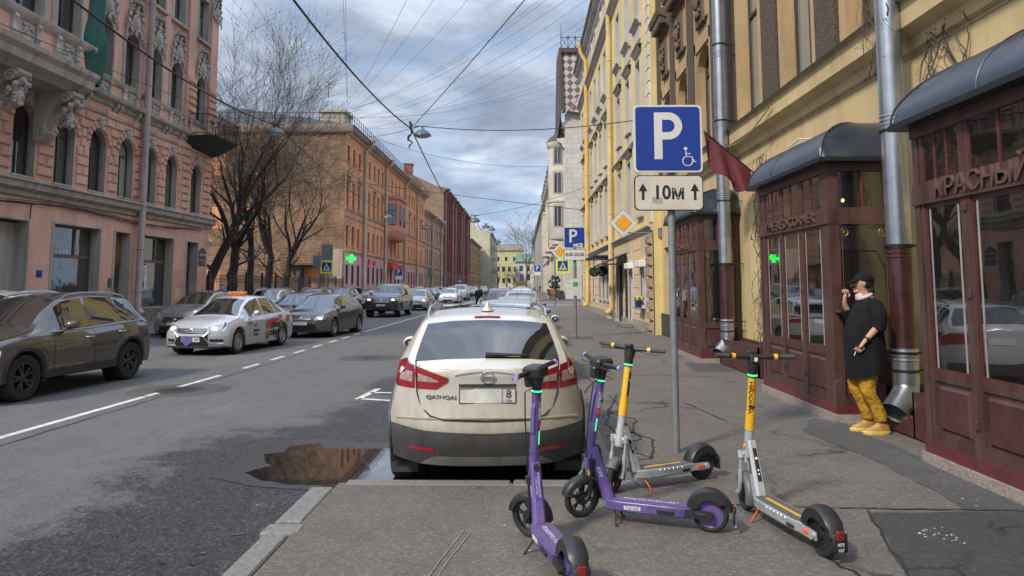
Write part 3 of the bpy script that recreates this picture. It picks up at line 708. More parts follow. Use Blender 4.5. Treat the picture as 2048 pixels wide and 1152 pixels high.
# windows
for (a, c, va, vb, r) in w2+w2b: window(pk, M, a, c, va, vb, r, .32, 'tee', FW_BROWN, GLASS)
for (a, c, va, vb, r) in w3: window(pk, M, a, c, va, vb, r, .32, 'tee', FW_BROWN, GLASS)
for (a, c, va, vb, r) in w4: window(pk, M, a, c, va, vb, r, .32, 'cross', FW_BROWN, GLASS)
for i in (1, 3, 5): window(pk, M, *gr[i], depth=.4, style='shop', fm=FW_WOOD, gm=glassmat('shop_glass', .02, .06, (.9, 1, 1)), nm='shop_window')
DOORW = mat('varnished_oak', (.20, .085, .03), .45, var=.35, scale=5, streak=.2, coat=.3); DOORD = mat('dark_green_door', (.055, .06, .045), .6, var=.3)
for (i, dm, gm) in ((2, DOORW, GLASSD), (4, mat('worn_brown_door', (.075, .055, .04), .6, var=.3, scale=6), GLASSD)):
    a, c, va, vb, r = gr[i]; b = MB(M); b.box(a, c, -.44, -.38, va, vb)
    for p in (a+.08, (a+c)/2+.03):
        b.cbox(p, p+(c-a)/2-.11, -.38, -.35, va+.15, va+.9, .012); b.cbox(p, p+(c-a)/2-.11, -.38, -.355, 2.75, vb-.12, .012)
    b.box(a, c, -.38, -.34, 2.55, 2.68); dr = part(b, 'door', dm, pk, 0)
    b = MB(M)
    for p in (a+.1, (a+c)/2+.05): b.box(p, p+(c-a)/2-.15, -.38, -.372, va+1.05, 2.45)
    part(b, 'door_glass', gm, pk, 0)
    b = MB(M); b.path([((a+c)/2+.08, -.3, 1.1), ((a+c)/2+.08, -.26, 1.15), ((a+c)/2+.08, -.26, 1.45), ((a+c)/2+.08, -.3, 1.5)], .012, 6); o = part(b, 'door_handle', CHROME, pk)
# passage at the left: recessed dark gateway with pilasters
b = MB(M); b.box(20.4, 24.95, -3.0, -2.9, 0, 3.92); b.box(22.9, 23.5, -1.2, -1.0, 0, 3.9); part(b, 'gateway_wall', mat('maroon_passage_wall', (.11, .05, .045), .8, var=.25), pk, 0)
b = MB(M); b.box(24.1, 24.95, -1.0, -.42, 0, 3.92); b.box(23.5, 23.75, -1.05, -.8, 0, 3.9); b.box(20.4, 24.95, -3, -.42, 3.86, 3.98); part(b, 'gateway_pilaster', GREYS, pk, 0)
# projecting oriel over the gateway
OX = 1.55
b = MB(M)
owin = [(21.3, 22.75, 10.47, 13.4, 0), (23.45, 24.75, 10.47, 13.4, 0), (18.5, 19.9, 10.47, 13.4, 0), (21.3, 22.75, 15.3, 18, 0), (23.45, 24.75, 15.3, 18, 0)]
wall(b, Y0, 25.55, 9.4, TOP, owin, OX, .3, 0, 1); b.mi = 0
wall_r = Matrix(M)
b.quad((25.55, 0, 9.4), (25.55, OX, 9.4), (25.55, OX, TOP), (25.55, 0, TOP)); part(b, 'oriel_wall', [PINK, GREYS], pk, 0)
b = MB(M); cornice(b, Y0, 25.75, [(0, 8.55), (OX-.35, 8.6), (OX-.2, 8.75), (OX+.05, 8.85), (OX+.1, 9.1), (OX+.25, 9.25), (OX+.28, 9.4), (OX, 9.48)])
cornice(b, Y0, 25.62, [(OX, 10.1), (OX+.12, 10.2), (OX+.2, 10.36), (OX+.2, 10.42), (OX, 10.46)]); part(b, 'oriel_cornice', GREYS, pk)
b = MB(M)
for o in owin[:3]: band(b, arc(o[1]-o[0], o[3]-o[2], 0, 10, o[0], o[2]), .22, OX, OX+.09)
part(b, 'oriel_surround', GREYS, pk)
for o in owin: window(pk, M, *o, depth=.28, style='tee', fm=FW_BROWN, gm=GLASS, d=OX)
for c in (22.0, 24.1, 19.2): place(pan, 'apron_panel', pk, M, c, OX, 9.85, 1.05)
def console_mesh():
    b = MB(M0); b.prism([(0, 0), (1.35, 0), (1.4, -.12), (1.25, -.3), (.95, -.42), (.6, -.62), (.42, -.95), (.38, -1.35), (.45, -1.5), (.25, -1.75), (0, -1.8)], 0, -.32, .32)
    for s in (-1, 1):
        b.path([(s*.34, 1.12+.2*math.cos(t*.6)*(1-t*.05), -.25+.2*math.sin(t*.6)*(1-t*.05)) for t in range(16)], .045, 6)
        b.path([(s*.34, .3+.16*math.cos(t*.6)*(1-t*.05), -1.45+.16*math.sin(t*.6)*(1-t*.05)) for t in range(16)], .04, 6)
    rr = random.Random(8)
    for k in range(40):
        t = rr.random(); b.ell((rr.uniform(-.3, .3), 1.3*(1-t)**.8+.1, -.35-1.1*t), (.1, .1, .11), 6, 4)
    return b.mesh('oriel_console', LITE, 50)
con = console_mesh()
for c in (25.2, 22.4, 19.4): place(con, 'oriel_console', pk, M, c, .02, 8.6)
for (u, d, v, s) in ((22.4, 1.1, 7.75, .8), (25.2, 1.05, 7.6, .7)): place(mask, 'console_mask', pk, M, u, d, v, s*1.6)
# cable bundle drooping along the ground floor
b = MB(M); rr = random.Random(6)
for k in range(5):
    ph = rr.random()*6; b.path([(u, .06+.01*k, 4.58-.10*math.sin((u-20)*.55+ph*.2)-.02*k+rr.uniform(-.02, .02)) for u in np.arange(15, 38.9, .5)], .012, 4)
b.path([(25.0, .05, 4.5), (24.98, .05, 4.0)], .02, 5)
part(b, 'cable_bundle', WIRE, pk)
# paler repaired paint
b = MB(M); random.seed(4)
def pblob(u0, u1, v0, v1, d=.004, n=14):
    return [((u0+u1)/2+(u1-u0)/2*math.cos(2*PI*k/n)*random.uniform(.75, 1.1), d, (v0+v1)/2+(v1-v0)/2*math.sin(2*PI*k/n)*random.uniform(.75, 1.1)) for k in range(n)]
b.poly([(35.7, .004, .62), (36.8, .004, .62), (36.8, .004, 2.35), (36.5, .004, 2.45), (36.1, .004, 2.35), (35.7, .004, 2.5)]); b.poly([(38.3, .004, .62), (39.4, .004, .62), (39.4, .004, 2.55), (38.8, .004, 2.4), (38.3, .004, 2.3)])
part(b, 'repaired_paint', stucco('salmon_touch_up_paint', (.60, .30, .235), (.45, .25, .2), .2), pk, 0)
b = MB(M); b.poly(pblob(35.9, 36.5, 1.0, 1.55, .008)); part(b, 'bare_patch', mat('bare_plaster', (.62, .42, .36), .9), pk, 0)
# ---- things on the pink house
t = tag(pipe_run(None, -17.2, 31.95, .35, 20.8, .15, 1, stucco('pale_pink_pipe_paint', (.44, .37, .345), (.26, .19, .17), .5), 'drainpipe'), 'tall pale pink drainpipe down the front of the ornate pink house', 'drainpipe')
b = MB(M); rr = random.Random(3)
NETM = mat('green_netting', (.008, .085, .06), .8, var=.35, scale=3, bump=.5, bscale=40)
rows = []
for v, r0, r1 in ((20.5, .62, .6), (17, .6, .58), (14, .6, .6), (12.4, .58, .58), (11.4, .62, .62), (10.9, .7, .7), (10.6, .78, .76), (10.3, .74, .72), (9.9, .66, .62), (9.5, .62, .58), (9.15, .56, .5)):
    rows.append([(25.6+a*r0*1.25+.25, OX-.35+c_*r1+rr.uniform(-.03, .03), v+rr.uniform(-.03, .03)) for a, c_ in ((-.9, .0), (-.95, .35), (-.8, .62), (-.45, .72), (-.1, .66), (.3, .75), (.62, .6), (.75, .3), (.72, -.1), (.7, -.5))])
b.grid(rows); tag(b.build('safety_netting', NETM, smooth=70), 'green safety netting wrapped round the corner of the projecting pink oriel', 'netting')
t = thing('balcony', 'wrought iron corner balcony with a dark underside wrapped in netting on the pink house', 'balcony', (-17.5, 37.8, 9.4))
b = MB(M); b.add([(36.3, 0, 9.35), (39.5, 0, 9.35), (39.5, 1.5, 9.5), (36.3, 1.3, 9.5), (36.6, 0, 8.95), (39.3, 0, 8.75), (39.2, .5, 8.8), (36.8, .4, 9.0)], [(0, 1, 2, 3), (4, 5, 6, 7), (0, 3, 7, 4), (2, 1, 5, 6), (3, 2, 6, 7)])
part(b, 'balcony_slab', mat('dark_netted_slab', (.03, .042, .04), .7, var=.3), t, 0)
b = MB(M)
for (p, q) in (((36.3, .02), (36.3, 1.3)), ((36.3, 1.3), (39.5, 1.5)), ((39.5, 1.5), (39.5, .02))):
    for z in (9.55, 10.55): b.path([(p[0], p[1], z), (q[0], q[1], z)], .025, 5)
    n = max(3, int(math.hypot(q[0]-p[0], q[1]-p[1])/.16))
    for k in range(n+1):
        u = p[0]+(q[0]-p[0])*k/n; d = p[1]+(q[1]-p[1])*k/n; s = .07*(1 if k % 2 else -1)
        b.path([(u+s*math.sin(tt*.9), d, 9.55+tt/10) for tt in range(11)], .011, 4)
        if k % 4 == 1: b.path([(u+.15*math.cos(tt*.55)*(1-tt*.04), d+.02, 10.05+.3*math.sin(tt*.55)*(1-tt*.04)) for tt in range(18)], .016, 4)
part(b, 'balcony_railing', DARKM, t)
b = MB(M); rr = random.Random(9)
for k in range(170):
    u = rr.uniform(36.9, 39.5); d = 1.35+.06*(u-36.3)/3+rr.uniform(0, .12); z = rr.uniform(9.7, 10.65); b.path([(u, d, z), (u+rr.uniform(-.15, .15), d+.08, z+rr.uniform(-.2, .12)), (u+rr.uniform(-.2, .2), d+.14, z+rr.uniform(-.4, -.05))], .012, 3)
part(b, 'dried_creeper', mat('dry_creeper_stems', (.12, .075, .06), .8, var=.4), t)
# small plates, poster, camera
NAVY = mat('navy_enamel', (.012, .02, .065), .4, var=.1); WHITE = mat('white_enamel', (.75, .75, .73), .45, var=.06); SIGNBLUE = mat('sign_blue', (.0, .032, .25), .65, var=.05)
t = thing('street_name_plate', 'dark blue arched street name plate above a number plate on the pink house corner', 'name plate', (-17.45, 38.75, 3.3))
b = MB(M); b.prism([(38.4, 3.05), (39.2, 3.05), (39.2, 3.5), (39.05, 3.62), (38.8, 3.72), (38.55, 3.62), (38.4, 3.5)], 1, .01, .04); b.box(38.4, 39.2, .01, .04, 2.72, 2.98); part(b, 'plate', NAVY, t, 0)
text('КИРОЧНАЯ', .13, TM((-17.45, 38.8, 3.3), (0, 1, 0), (0, 0, 1)), WHITE, t, 'lettering', world=True); text('1', .2, TM((-17.45, 38.8, 2.85), (0, 1, 0), (0, 0, 1)), WHITE, t, 'number', world=True)
t = thing('security_camera', 'small white dome security camera under the pink house cornice', 'camera', (-17.4, 39.2, 4.1)); b = MB(M); b.path([(39.2, 0, 4.3), (39.2, .25, 4.3), (39.2, .25, 4.15)], .03, 6); b.ell((39.2, .25, 4.08), (.12, .12, .12), 10, 6); part(b, 'housing', WHITE, t); b = MB(M); b.ell((39.2, .27, 4.02), (.07, .07, .08), 8, 5); part(b, 'lens', BLACK, t)
t = thing('poster', 'white paper poster with a tower picture stuck inside the pink house shop window', 'poster', (-17.85, 33.4, 2)); b = MB(M); b.box(33.1, 33.85, -.37, -.365, 1.5, 2.75); part(b, 'sheet', mat('poster_paper', (.62, .58, .66), .8, var=.1), t, 0)
b = MB(M); b.box(33.18, 33.77, -.365, -.362, 2.6, 2.68)
for k in range(5): b.box(33.22, 33.72-.05*(k % 2), -.365, -.362, 2.44-.09*k, 2.47-.09*k)
b.prism([(33.3, 1.55), (33.65, 1.55), (33.62, 1.8), (33.55, 1.92), (33.48, 2.05), (33.4, 1.92), (33.33, 1.8)], 1, -.365, -.362); part(b, 'print', mat('poster_ink', (.07, .05, .09), .8), t, 0)
b = MB(M); b.box(25.55, 25.85, .0, .02, 1.95, 2.2); tag(b.build('wall_plate', SIGNBLUE, smooth=0), 'tiny blue square plate on the pink wall beside the gateway', 'plate'); 
b = MB(M); b.box(30.05, 30.25, .0, .06, 1.6, 1.95); tag(b.build('intercom_box', mat('green_box', (.03, .12, .09), .5), smooth=0), 'small green intercom box beside the oak door of the pink house', 'intercom')

# ================================================================ generic street house
def house(name, label, X, s, y0, y1, H, wallm, rows, trimm=None, depth=12, loc=None, fm=FW_BROWN, gm=GLASS, style='cross', cornices=(), eave=None, roofh=.6, reveal=None, d=.24, surround=0, basem=None, baseh=0, group=None):
    t = thing(name, label, 'building', (X, (y0+y1)/2, 0), group=group); M = FX(X, s); trimm = trimm or wallm
    ops = [(u-w/2, u+w/2, va, vb, rs) for (va, vb, w, rs, us) in rows for u in us]
    b = MB(M)
    wall(b, y0, y1, baseh, H, [o for o in ops if o[2] >= baseh], 0, d, 0, 1); b.mi = 0
    b.box(y0, y1, -depth, -d-.04, 0, H); b.quad((y0, 0, 0), (y0, -d-.04, 0), (y0, -d-.04, H), (y0, 0, H)); b.quad((y1, 0, 0), (y1, -d-.04, 0), (y1, -d-.04, H), (y1, 0, H))
    part(b, 'wall', [wallm, reveal or wallm], t, 0)
    if baseh: b = MB(M); wall(b, y0, y1, 0, baseh, [o for o in ops if o[3] <= baseh], .03, d+.03, 0, 1); part(b, 'ground_floor_wall', [basem, reveal or basem], t, 0)
    b = MB(M)
    for (v, h, p) in cornices: cornice(b, y0, y1, [(0, v), (p*.4, v+h*.2), (p*.5, v+h*.6), (p, v+h*.8), (p, v+h), (0, v+h+.04)])
    e = eave or .6; cornice(b, y0, y1, [(0, H-.75), (e*.25, H-.7), (e*.3, H-.4), (e*.8, H-.3), (e, H-.05), (e, H), (0, H+.02)])
    if surround:
        for o in ops:
            if o[3]-o[2] > .8: band(b, arc(o[1]-o[0], o[3]-o[2], o[4], 8, o[0], o[2]), surround, 0, .06); b.box(o[0]-.12, o[1]+.12, 0, .14, o[2]-.12, o[2])
    else:
        for o in ops: b.box(o[0]-.08, o[1]+.08, 0, .1, o[2]-.1, o[2])
    part(b, 'mouldings', trimm, t, 30)
    b = MB(M); b.add([(y0, e+.05, H+.02), (y1, e+.05, H+.02), (y1, -depth/2, H+roofh+1.2), (y0, -depth/2, H+roofh+1.2), (y0, -depth, H), (y1, -depth, H)], [(0, 1, 2, 3), (3, 2, 5, 4), (0, 3, 4), (1, 5, 2)]); b.box(y0, y1, e+.02, e+.1, H-.06, H+.03)
    part(b, 'roof', ROOFM, t, 0)
    far = y0 > 115
    for (va, vb, w, rs, us) in rows:
        for u in us: window(t, M, u-w/2, u+w/2, va, vb, rs, d, 'far' if far else style, fm, gm)
    return t, M
def fr(a, b_, st): return list(np.arange(a, b_, st))

# ---- long orange house with the pharmacy
ORANGE = stucco('orange_stucco', (.72, .335, .17), (.33, .16, .10), .45)
ORANGE2 = stucco('salmon_stucco', (.64, .29, .19), (.3, .14, .10), .45)
PHARM = stucco('pale_pink_ground_floor', (.58, .34, .34), (.4, .24, .24), .3)
TRIMO = stucco('weathered_trim', (.42, .33, .26), (.18, .13, .1), .5)
us = []
y = 71.0
for grp in ((71.0, 73.4, 75.9), (80.95, 83.6, 86.0, 88.5), (92.2, 95.0), (107.3, 109.9, 112.5, 115.1), (119.5, 122, 124.6)): us += grp
# skip the bay window's stretch
rowsO = [(14.05, 15.7, .95, 0, us+[98.0, 100.6]), (9.6, 12.2, 1.0, 0, us), (5.55, 7.65, 1.0, 0, us+[98, 100.6]), (1.8, 3.7, .95, 0, us+[98, 100.6])]
og, Mo = house('street_house', 'long orange and salmon four storey house with a pink pharmacy ground floor and corner bay', -17.5, 1, 69.6, 127.2, 17.5, ORANGE, rowsO, TRIMO, 22, cornices=((9.0, .3, .15), (8.4, .14, .08), (4.85, .25, .15), (12.9, .12, .06)), eave=.75, basem=PHARM, baseh=4.75, d=.2)
b = MB(Mo); 
for u in us[::2]: b.box(u-.7, u+.7, 0, .22, 12.55, 12.75); b.box(u-.55, u-.4, 0, .14, 12.2, 12.55); b.box(u+.4, u+.55, 0, .14, 12.2, 12.55)
part(b, 'window_hoods', TRIMO, og, 0)
b = MB(Mo); b.box(69.62, 127.2, .005, .02, 4.75, 8.6); 
b = MB(Mo)
for u in us+[98, 100.6]:
    for k in range(5): b.box(u-.42+k*.2, u-.4+k*.2, .02, .05, 1.8, 3.7)
    for z in (2.1, 2.7, 3.3): b.box(u-.45, u+.45, .02, .05, z, z+.03)
part(b, 'window_bars', DARKM, og, 0)
# polygonal bay
b = MB(Mo); P = [(88.8, 0), (90.4, 1.35), (101.8, 1.35), (103.6, 0)]
P = [(90.4, 0), (91.6, 1.5), (97.6, 1.5), (98.9, 0)]
def ring(v, sc=1.0): return [(94.6+(u-94.6)*(1+(sc-1)*.5), d*sc, v) for u, d in P]
rows_ = [ring(7.5, .8), ring(7.9, 1.0), ring(8.6, 1.12), ring(8.75, 1.12), ring(8.8, 1.0), ring(12.7, 1.0), ring(12.75, 1.15), ring(13.1, 1.2), ring(13.12, 1.0), ring(13.3, .3)]
b.grid(rows_); b.poly(ring(7.5, .8)); by = part(b, 'bay', ORANGE2, og, 25)
for (a, c) in ((92.3, 93.8), (95.2, 96.7)): window(og, Mo, a, c, 9.4, 12.0, 0, -.02, 'cross', FW_BROWN, GLASSD, d=1.5)
Mside = Matrix.Translation(Mo @ Vector((90.5, .12, 0))) @ Matrix.Rotation(math.atan2(1.5, -1.2)-PI, 4, 'Z') 
g = MB(); fxy = lambda q: Mo @ Vector((90.4+1.2*q, 1.5*q, 0))
for (q0, q1, m_, off, z0, z1) in ((.2, .85, FW_BROWN, .02, 9.35, 12.05), ):
    a, c = fxy(q0), fxy(q1); nr = Vector((1.2, -1.5, 0)).normalized()*off
    g.add([a+nr+Vector((0, 0, z0)), c+nr+Vector((0, 0, z0)), c+nr+Vector((0, 0, z1)), a+nr+Vector((0, 0, z1))], [(0, 1, 2, 3)])
sf = part(g, 'bay_side_window', FW_BROWN, og, 0); g = MB()
for (q0, q1, z0, z1) in ((.25, .5, 9.45, 11.2), (.55, .8, 9.45, 11.2), (.25, .8, 11.3, 11.95)):
    a, c = fxy(q0), fxy(q1); nr = Vector((1.2, -1.5, 0)).normalized()*.035
    g.add([a+nr+Vector((0, 0, z0)), c+nr+Vector((0, 0, z0)), c+nr+Vector((0, 0, z1)), a+nr+Vector((0, 0, z1))], [(0, 1, 2, 3)])
part(g, 'bay_side_pane', GLASS, og, 0)
# brick side wall facing the yard
SIDEB = brick('old_brick_side', (.31, .17, .095), (.21, .115, .065), (.27, .19, .13), .9, .3, .035, .6, .55)
b = MB(FY(69.58)); opsS = [(-30.6, -29.4, 7.2, 9.4, 0), (-31, -29.6, .6, 3.2, 0), (-27.3, -26.2, 7.6, 9.3, 0), (-30.6, -29.4, 12.5, 14.5, 0), (-21.3, -19.8, .05, 3.4, 0)]
wall(b, -44, -17.5, 0, 17.2, opsS, 0, .3); part(b, 'side_wall', SIDEB, og, 0)
for o in opsS[:-1]: window(og, FY(69.58), *o, depth=.25, style='cross', fm=FW_WHITE, gm=GLASS)
b = MB(FY(69.58)); b.box(-21.3, -19.8, -.3, -.24, .05, 3.4); part(b, 'side_door', mat('dark_red_door', (.075, .02, .018), .6), og, 0)
b = MB(FY(69.58)); b.box(-23.0, -19.3, 0, 1.4, 3.6, 3.8); b.box(-21.8, -21.4, 0, .9, 0, 3.6); part(b, 'porch_canopy', mat('porch_concrete', (.1, .09, .08), .8, var=.3), og, 0)
b = MB(FY(69.58)); cornice(b, -44, -16.8, [(0, 16.7), (.3, 16.8), (.55, 17.2), (.6, 17.5), (0, 17.52)]); b.box(-19.2, -17.55, .01, .03, 0, 5.2); part(b, 'side_cornice', TRIMO, og)
b = MB(FY(69.58)); b.add([(-44, .6, 17.5), (-16.8, .6, 17.5), (-19, -8, 18.9), (-44, -8, 18.9)], [(0, 1, 2, 3)]); b.box(-20.6, -18.2, -5, -2, 17.6, 19.3); b.box(-20.8, -18.0, -5.2, -1.8, 19.3, 19.55); part(b, 'attic', mat('attic_render', (.36, .32, .22), .7), og, 0)
b = MB()
for k in range(60):          # roof railing
    b.path([(-16.85, 69.4+k, 17.5), (-16.85, 69.4+k, 18.6)], .03, 4)
for z in (18.0, 18.55): b.path([(-16.85, 69.4, z), (-16.85, 128, z)], .025, 4)
for k in range(27): b.path([(-43+k, 69.0, 17.5), (-43+k, 69.0, 18.7)], .03, 4)
for z in (18.1, 18.65): b.path([(-44, 69.0, z), (-16.85, 69.0, z)], .025, 4)
b.path([(-24, 72, 20.9), (-24, 72, 23.4)], .04, 4); b.path([(-20, 72, 20.9), (-20, 72, 22.6)], .03, 4)
part(b, 'roof_railing', DARKM, og, 0)
PIPEC = stucco('cream_pipe_paint', (.55, .43, .32), (.28, .2, .14), .4)
for i, yy in enumerate((77.9, 90.0, 105.0, 117.2)):
    tag(pipe_run(None, -17.25, yy, .4, 17.3, .19, 1, PIPEC, 'drainpipe', .7), ['cream drainpipe nearest the brick corner on the orange house', 'second cream drainpipe, just before the bay of the orange house', 'cream drainpipe just past the bay of the orange house', 'farthest cream drainpipe on the orange house'][i], 'drainpipe', 'cream drainpipes on the orange house')
b = MB(); c_ = Vector((-17.0, 70.9, 4.3)); a = .42; q = .14
b.prism([(c_.x-0+x, c_.z+z) for x, z in ((-q, -a), (q, -a), (q, -q), (a, -q), (a, q), (q, q), (q, a), (-q, a), (-q, q), (-a, q), (-a, -q), (-q, -q))], 1, 70.8, 71.0)
tag(b.build('pharmacy_sign', emis('green_led_cross', (.02, .8, .06), 2.2), smooth=0), 'glowing green pharmacy cross on the corner of the orange house', 'sign')
b = MB(Mo); b.box(91.5, 96, .05, .9, 3.75, 4.6); tag(b.build('shop_awning', mat('red_awning', (.55, .06, .03), .6), smooth=0), 'red shop sign box over a door under the orange bay', 'awning')
b = MB(Mo); b.box(80.5, 81.3, .05, .2, 4.0, 4.6); b.box(83.2, 84.4, .05, .2, 4.0, 4.5); tag(b.build('shop_sign', MATS['red_awning'], smooth=0), 'small red shop sign in two pieces on the pink ground floor', 'sign')
b = MB(Mo); b.box(100.6, 102.0, .05, .5, 3.8, 4.4); tag(b.build('shop_sign', MATS['red_awning'], smooth=0), 'small red shop sign past the bay of the orange house', 'sign')

# ---- further houses on the left
BEIGEP = stucco('dusty_pink_stucco', (.46, .30, .215), (.28, .18, .14), .4)
hs = fr(129, 158, 2.6)
h2, Mh = house('street_house', 'low dusty pink three storey house between the orange and the red brick house', -17.5, 1, 127.2, 158.0, 14.9, BEIGEP, [(10, 12.8, 1.1, 0, hs), (5.6, 8.2, 1.1, 0, hs), (1.6, 3.8, 1.1, 0, hs)], TRIMO, cornices=((9, .3, .2), (4.7, .3, .2)), eave=.8)
for i, yy in enumerate((137, 152)): tag(pipe_run(None, -17.25, yy, .4, 14.8, .2, 1, PIPEC, 'drainpipe', .7), ['cream drainpipe in the middle of the dusty pink house', 'cream drainpipe at the far end of the dusty pink house'][i], 'drainpipe', 'cream drainpipes on the orange house')
RED = brick('dark_red_brick', (.30, .10, .07), (.23, .075, .052), (.13, .06, .045), .6, .2, .02, .3, .25)
REDT = stucco('red_brick_trim', (.33, .13, .095), (.12, .04, .03), .4)
hs = fr(161, 235, 3.3)
h3, Mh = house('brick_house', 'tall dark red brick house with vertical piers and many narrow windows', -17.5, 1, 158.0, 236, 23.2, RED, [(18.6, 21.2, 1.3, 0, hs), (14.2, 17, 1.3, 0, hs), (9.8, 12.6, 1.3, .4, hs), (5.6, 8.2, 1.3, 0, hs), (1.6, 3.8, 1.3, 0, hs)], REDT, depth=16, cornices=((4.8, .3, .25), (8.9, .25, .15), (17.8, .2, .15)), eave=.9)
b = MB(Mh)
for u in fr(159.4, 236, 3.3): b.box(u-.35, u+.35, 0, .25, 5.2, 22.3)
part(b, 'brick_piers', RED, h3, 0)
b = MB(FY(157.95)); b.add([(-17.5, 0, 0), (-17.5, 0, 22.9), (-25, 0, 26.5), (-29, 0, 26.5), (-33, 0, 25), (-33, 0, 0)], [(0, 1, 2, 3, 4, 5)]); part(b, 'gable_wall', stucco('bare_gable_render', (.27, .18, .125), (.16, .11, .08), .6), h3, 0)
b = MB(FY(158)); b.box(-26.5, -24.8, -2, 0.0, 25.5, 28.6); b.box(-26.7, -24.6, -2.2, .1, 28.6, 28.9); part(b, 'chimney', RED, h3, 0)
for i, yy in enumerate((159.5, 176.5, 184.5, 201.8, 209, 226)): tag(pipe_run(None, -17.2, yy, .4, 23, .16, 1, mat('grey_pink_pipe', (.38, .3, .27), .6), 'drainpipe', .8), 'pale drainpipe on the tall dark red brick house, %s from the near end' % ['first', 'second', 'third', 'fourth', 'fifth', 'last'][i], 'drainpipe', 'pale drainpipes on the tall dark red brick house')
b = MB(); b.lathe([(0, .25), (.6, .15), (.95, 0)], 20, (-23.3, 157.6, 21.5), 'y'); tag(b.build('satellite_dish', WHITE), 'white satellite dish on the bare gable above the street', 'satellite dish')
hs = fr(238, 293, 3.2)
h4, Mh = house('street_house', 'ochre three storey house beyond the red brick house', -17.5, 1, 236, 295, 17.0, stucco('ochre_stucco', (.40, .25, .13), (.25, .16, .1), .4), [(12, 14.6, 1.3, 0, hs), (7.2, 10, 1.3, 0, hs), (2, 4.6, 1.3, 0, hs)], TRIMO, cornices=((11, .3, .2), (6, .3, .2)), eave=.9)
CREAM = stucco('cream_green_stucco', (.50, .47, .34), (.3, .28, .2), .3)
hs = fr(299, 380, 4)
h5, Mh = house('street_house', 'tall cream house with a blank side wall and chimneys near the end of the street', -13.5, 1, 296, 385, 23.5, CREAM, [(19, 21.6, 1.5, 0, hs), (14, 17, 1.5, 0, hs), (9, 12, 1.5, 0, hs), (3, 6, 1.5, 0, hs)], CREAM, depth=18, cornices=((7.5, .4, .3),), eave=.8)
b = MB(FY(296)); b.box(-31, -27.5, -3, 0.1, 22, 31.5); b.box(-24.5, -20, -3, .1, 22, 30.8); b.add([(-13.6, .02, 0), (-13.6, .02, 23), (-20, .02, 26.5), (-32, .02, 26.5), (-32, .02, 0)], [(0, 1, 2, 3, 4)]); part(b, 'side_wall', CREAM, h5, 0)
b = MB(Mh)
for u in (310, 325, 340):
    for z in (8.2, 13, 17.8): b.box(u-3, u+3, 0, 1.6, z, z+.25); b.box(u-3, u+3, 1.5, 1.6, z+.25, z+1.1)
part(b, 'balconies', CREAM, h5, 0)
# end of the street
def endhouse(lab, Y, x0, x1, H, m, rows, nm='street_house', roofc=ROOFM, rh=3):
    t = thing(nm, lab, 'building', ((x0+x1)/2, Y, 0)); M = FY(Y); ops = [(u-w/2, u+w/2, va, vb, 0) for va, vb, w, us in rows for u in us]
    b = MB(M); wall(b, x0, x1, 0, H, ops, 0, .3); b.box(x0, x1, -14, -.4, 0, H); part(b, 'wall', m, t, 0)
    b = MB(M); cornice(b, x0, x1, [(0, H-.8), (.4, H-.5), (.7, H), (0, H+.05)]); part(b, 'cornice', m, t)
    b = MB(M); b.add([(x0-.5, .8, H), (x1+.5, .8, H), (x1-1, -7, H+rh), (x0+1, -7, H+rh)], [(0, 1, 2, 3)]); part(b, 'roof', roofc, t, 0)
    for va, vb, w, us in rows:
        for u in us: window(t, M, u-w/2, u+w/2, va, vb, 0, .25, 'far', FW_BROWN, GLASSD)
    return t
endhouse('pale yellow house closing the end of the street', 440, -24, 1.0, 23, stucco('pale_yellow_far_stucco', (.5, .45, .25), (.4, .33, .15), .2), [(16.5, 19, 1.6, fr(-20, 0, 5)), (10, 13, 1.8, fr(-22, 0, 3.5)), (3, 6, 1.8, fr(-22, 0, 3.5))], rh=4.5, roofc=mat('grey_brown_roof', (.2, .165, .14), .7))
eh = endhouse('small white two storey house with a yellow ground floor at the end of the street', 345, -3.4, 7.5, 13.0, stucco('white_far_stucco', (.62, .60, .57), (.4, .38, .36), .2), [(8.4, 11.0, 1.8, (-.6, 2.6)), (5.4, 5.6, .5, ()), (3.9, 7.0, 1.8, (-.4, 2.8))], roofc=mat('green_far_roof', (.11, .19, .14), .6), rh=4)
b = MB(FY(344.9)); b.box(-3.3, 1.8, 0, .05, 0, 3.6); part(b, 'shop_front', mat('yellow_shop_paint', (.62, .42, .09), .7), eh, 0)
# ================================================================ restaurant house (right)
XW = 4.72; MR = FX(XW, -1)
OCHRE = stucco('ochre_yellow_stucco', (.60, .465, .25), (.27, .19, .10), .3)
OCHREF = stucco('ochre_pilaster_stucco', (.46, .33, .18), (.2, .13, .07), .45)
PEBBLE = mat('pebble_dash', (.095, .068, .046), .9, var=.55, scale=22, bump=1.0, bscale=38, dist=.02)
rh = thing('restaurant_house', 'ochre yellow house with dark pebble dash panels above the maroon restaurant bays', 'building', (XW, 14, 0))
uw = [(8.75, 10.1), (11.3, 12.62), (13.85, 15.2), (17.5, 18.87), (19.9, 21.26), (22.2, 23.5), (5.9, 7.4), (3.0, 4.6)]
ops = [(a, c, 5.2, 7.85 if a > 17 else 8.6, .5 if a > 17 else 0) for a, c in uw]+[(a, c, 10.8, 13.6, .5) for a, c in uw]
b = MB(MR); wall(b, -6, 24.3, 4.4, 17.5, ops, 0, .28, 0, 0); b.box(-6, 24.3, -9, -.3, 0, 17.5); part(b, 'upper_wall', OCHREF, rh, 0)
b = MB(MR); wall(b, -6, 24.3, 0, 4.6, [(22.5, 24.0, .0, 2.9, 0)], -.01, .3); b.box(-6, 24.3, -8, -.32, 0, .5); part(b, 'ground_floor_wall', OCHRE, rh, 0)
b = MB(MR); cornice(b, -6, 24.4, [(0, 4.45), (.05, 4.47), (.07, 4.6), (.24, 4.68), (.26, 4.98), (.3, 5.0)]); part(b, 'storey_cornice', OCHRE, rh)
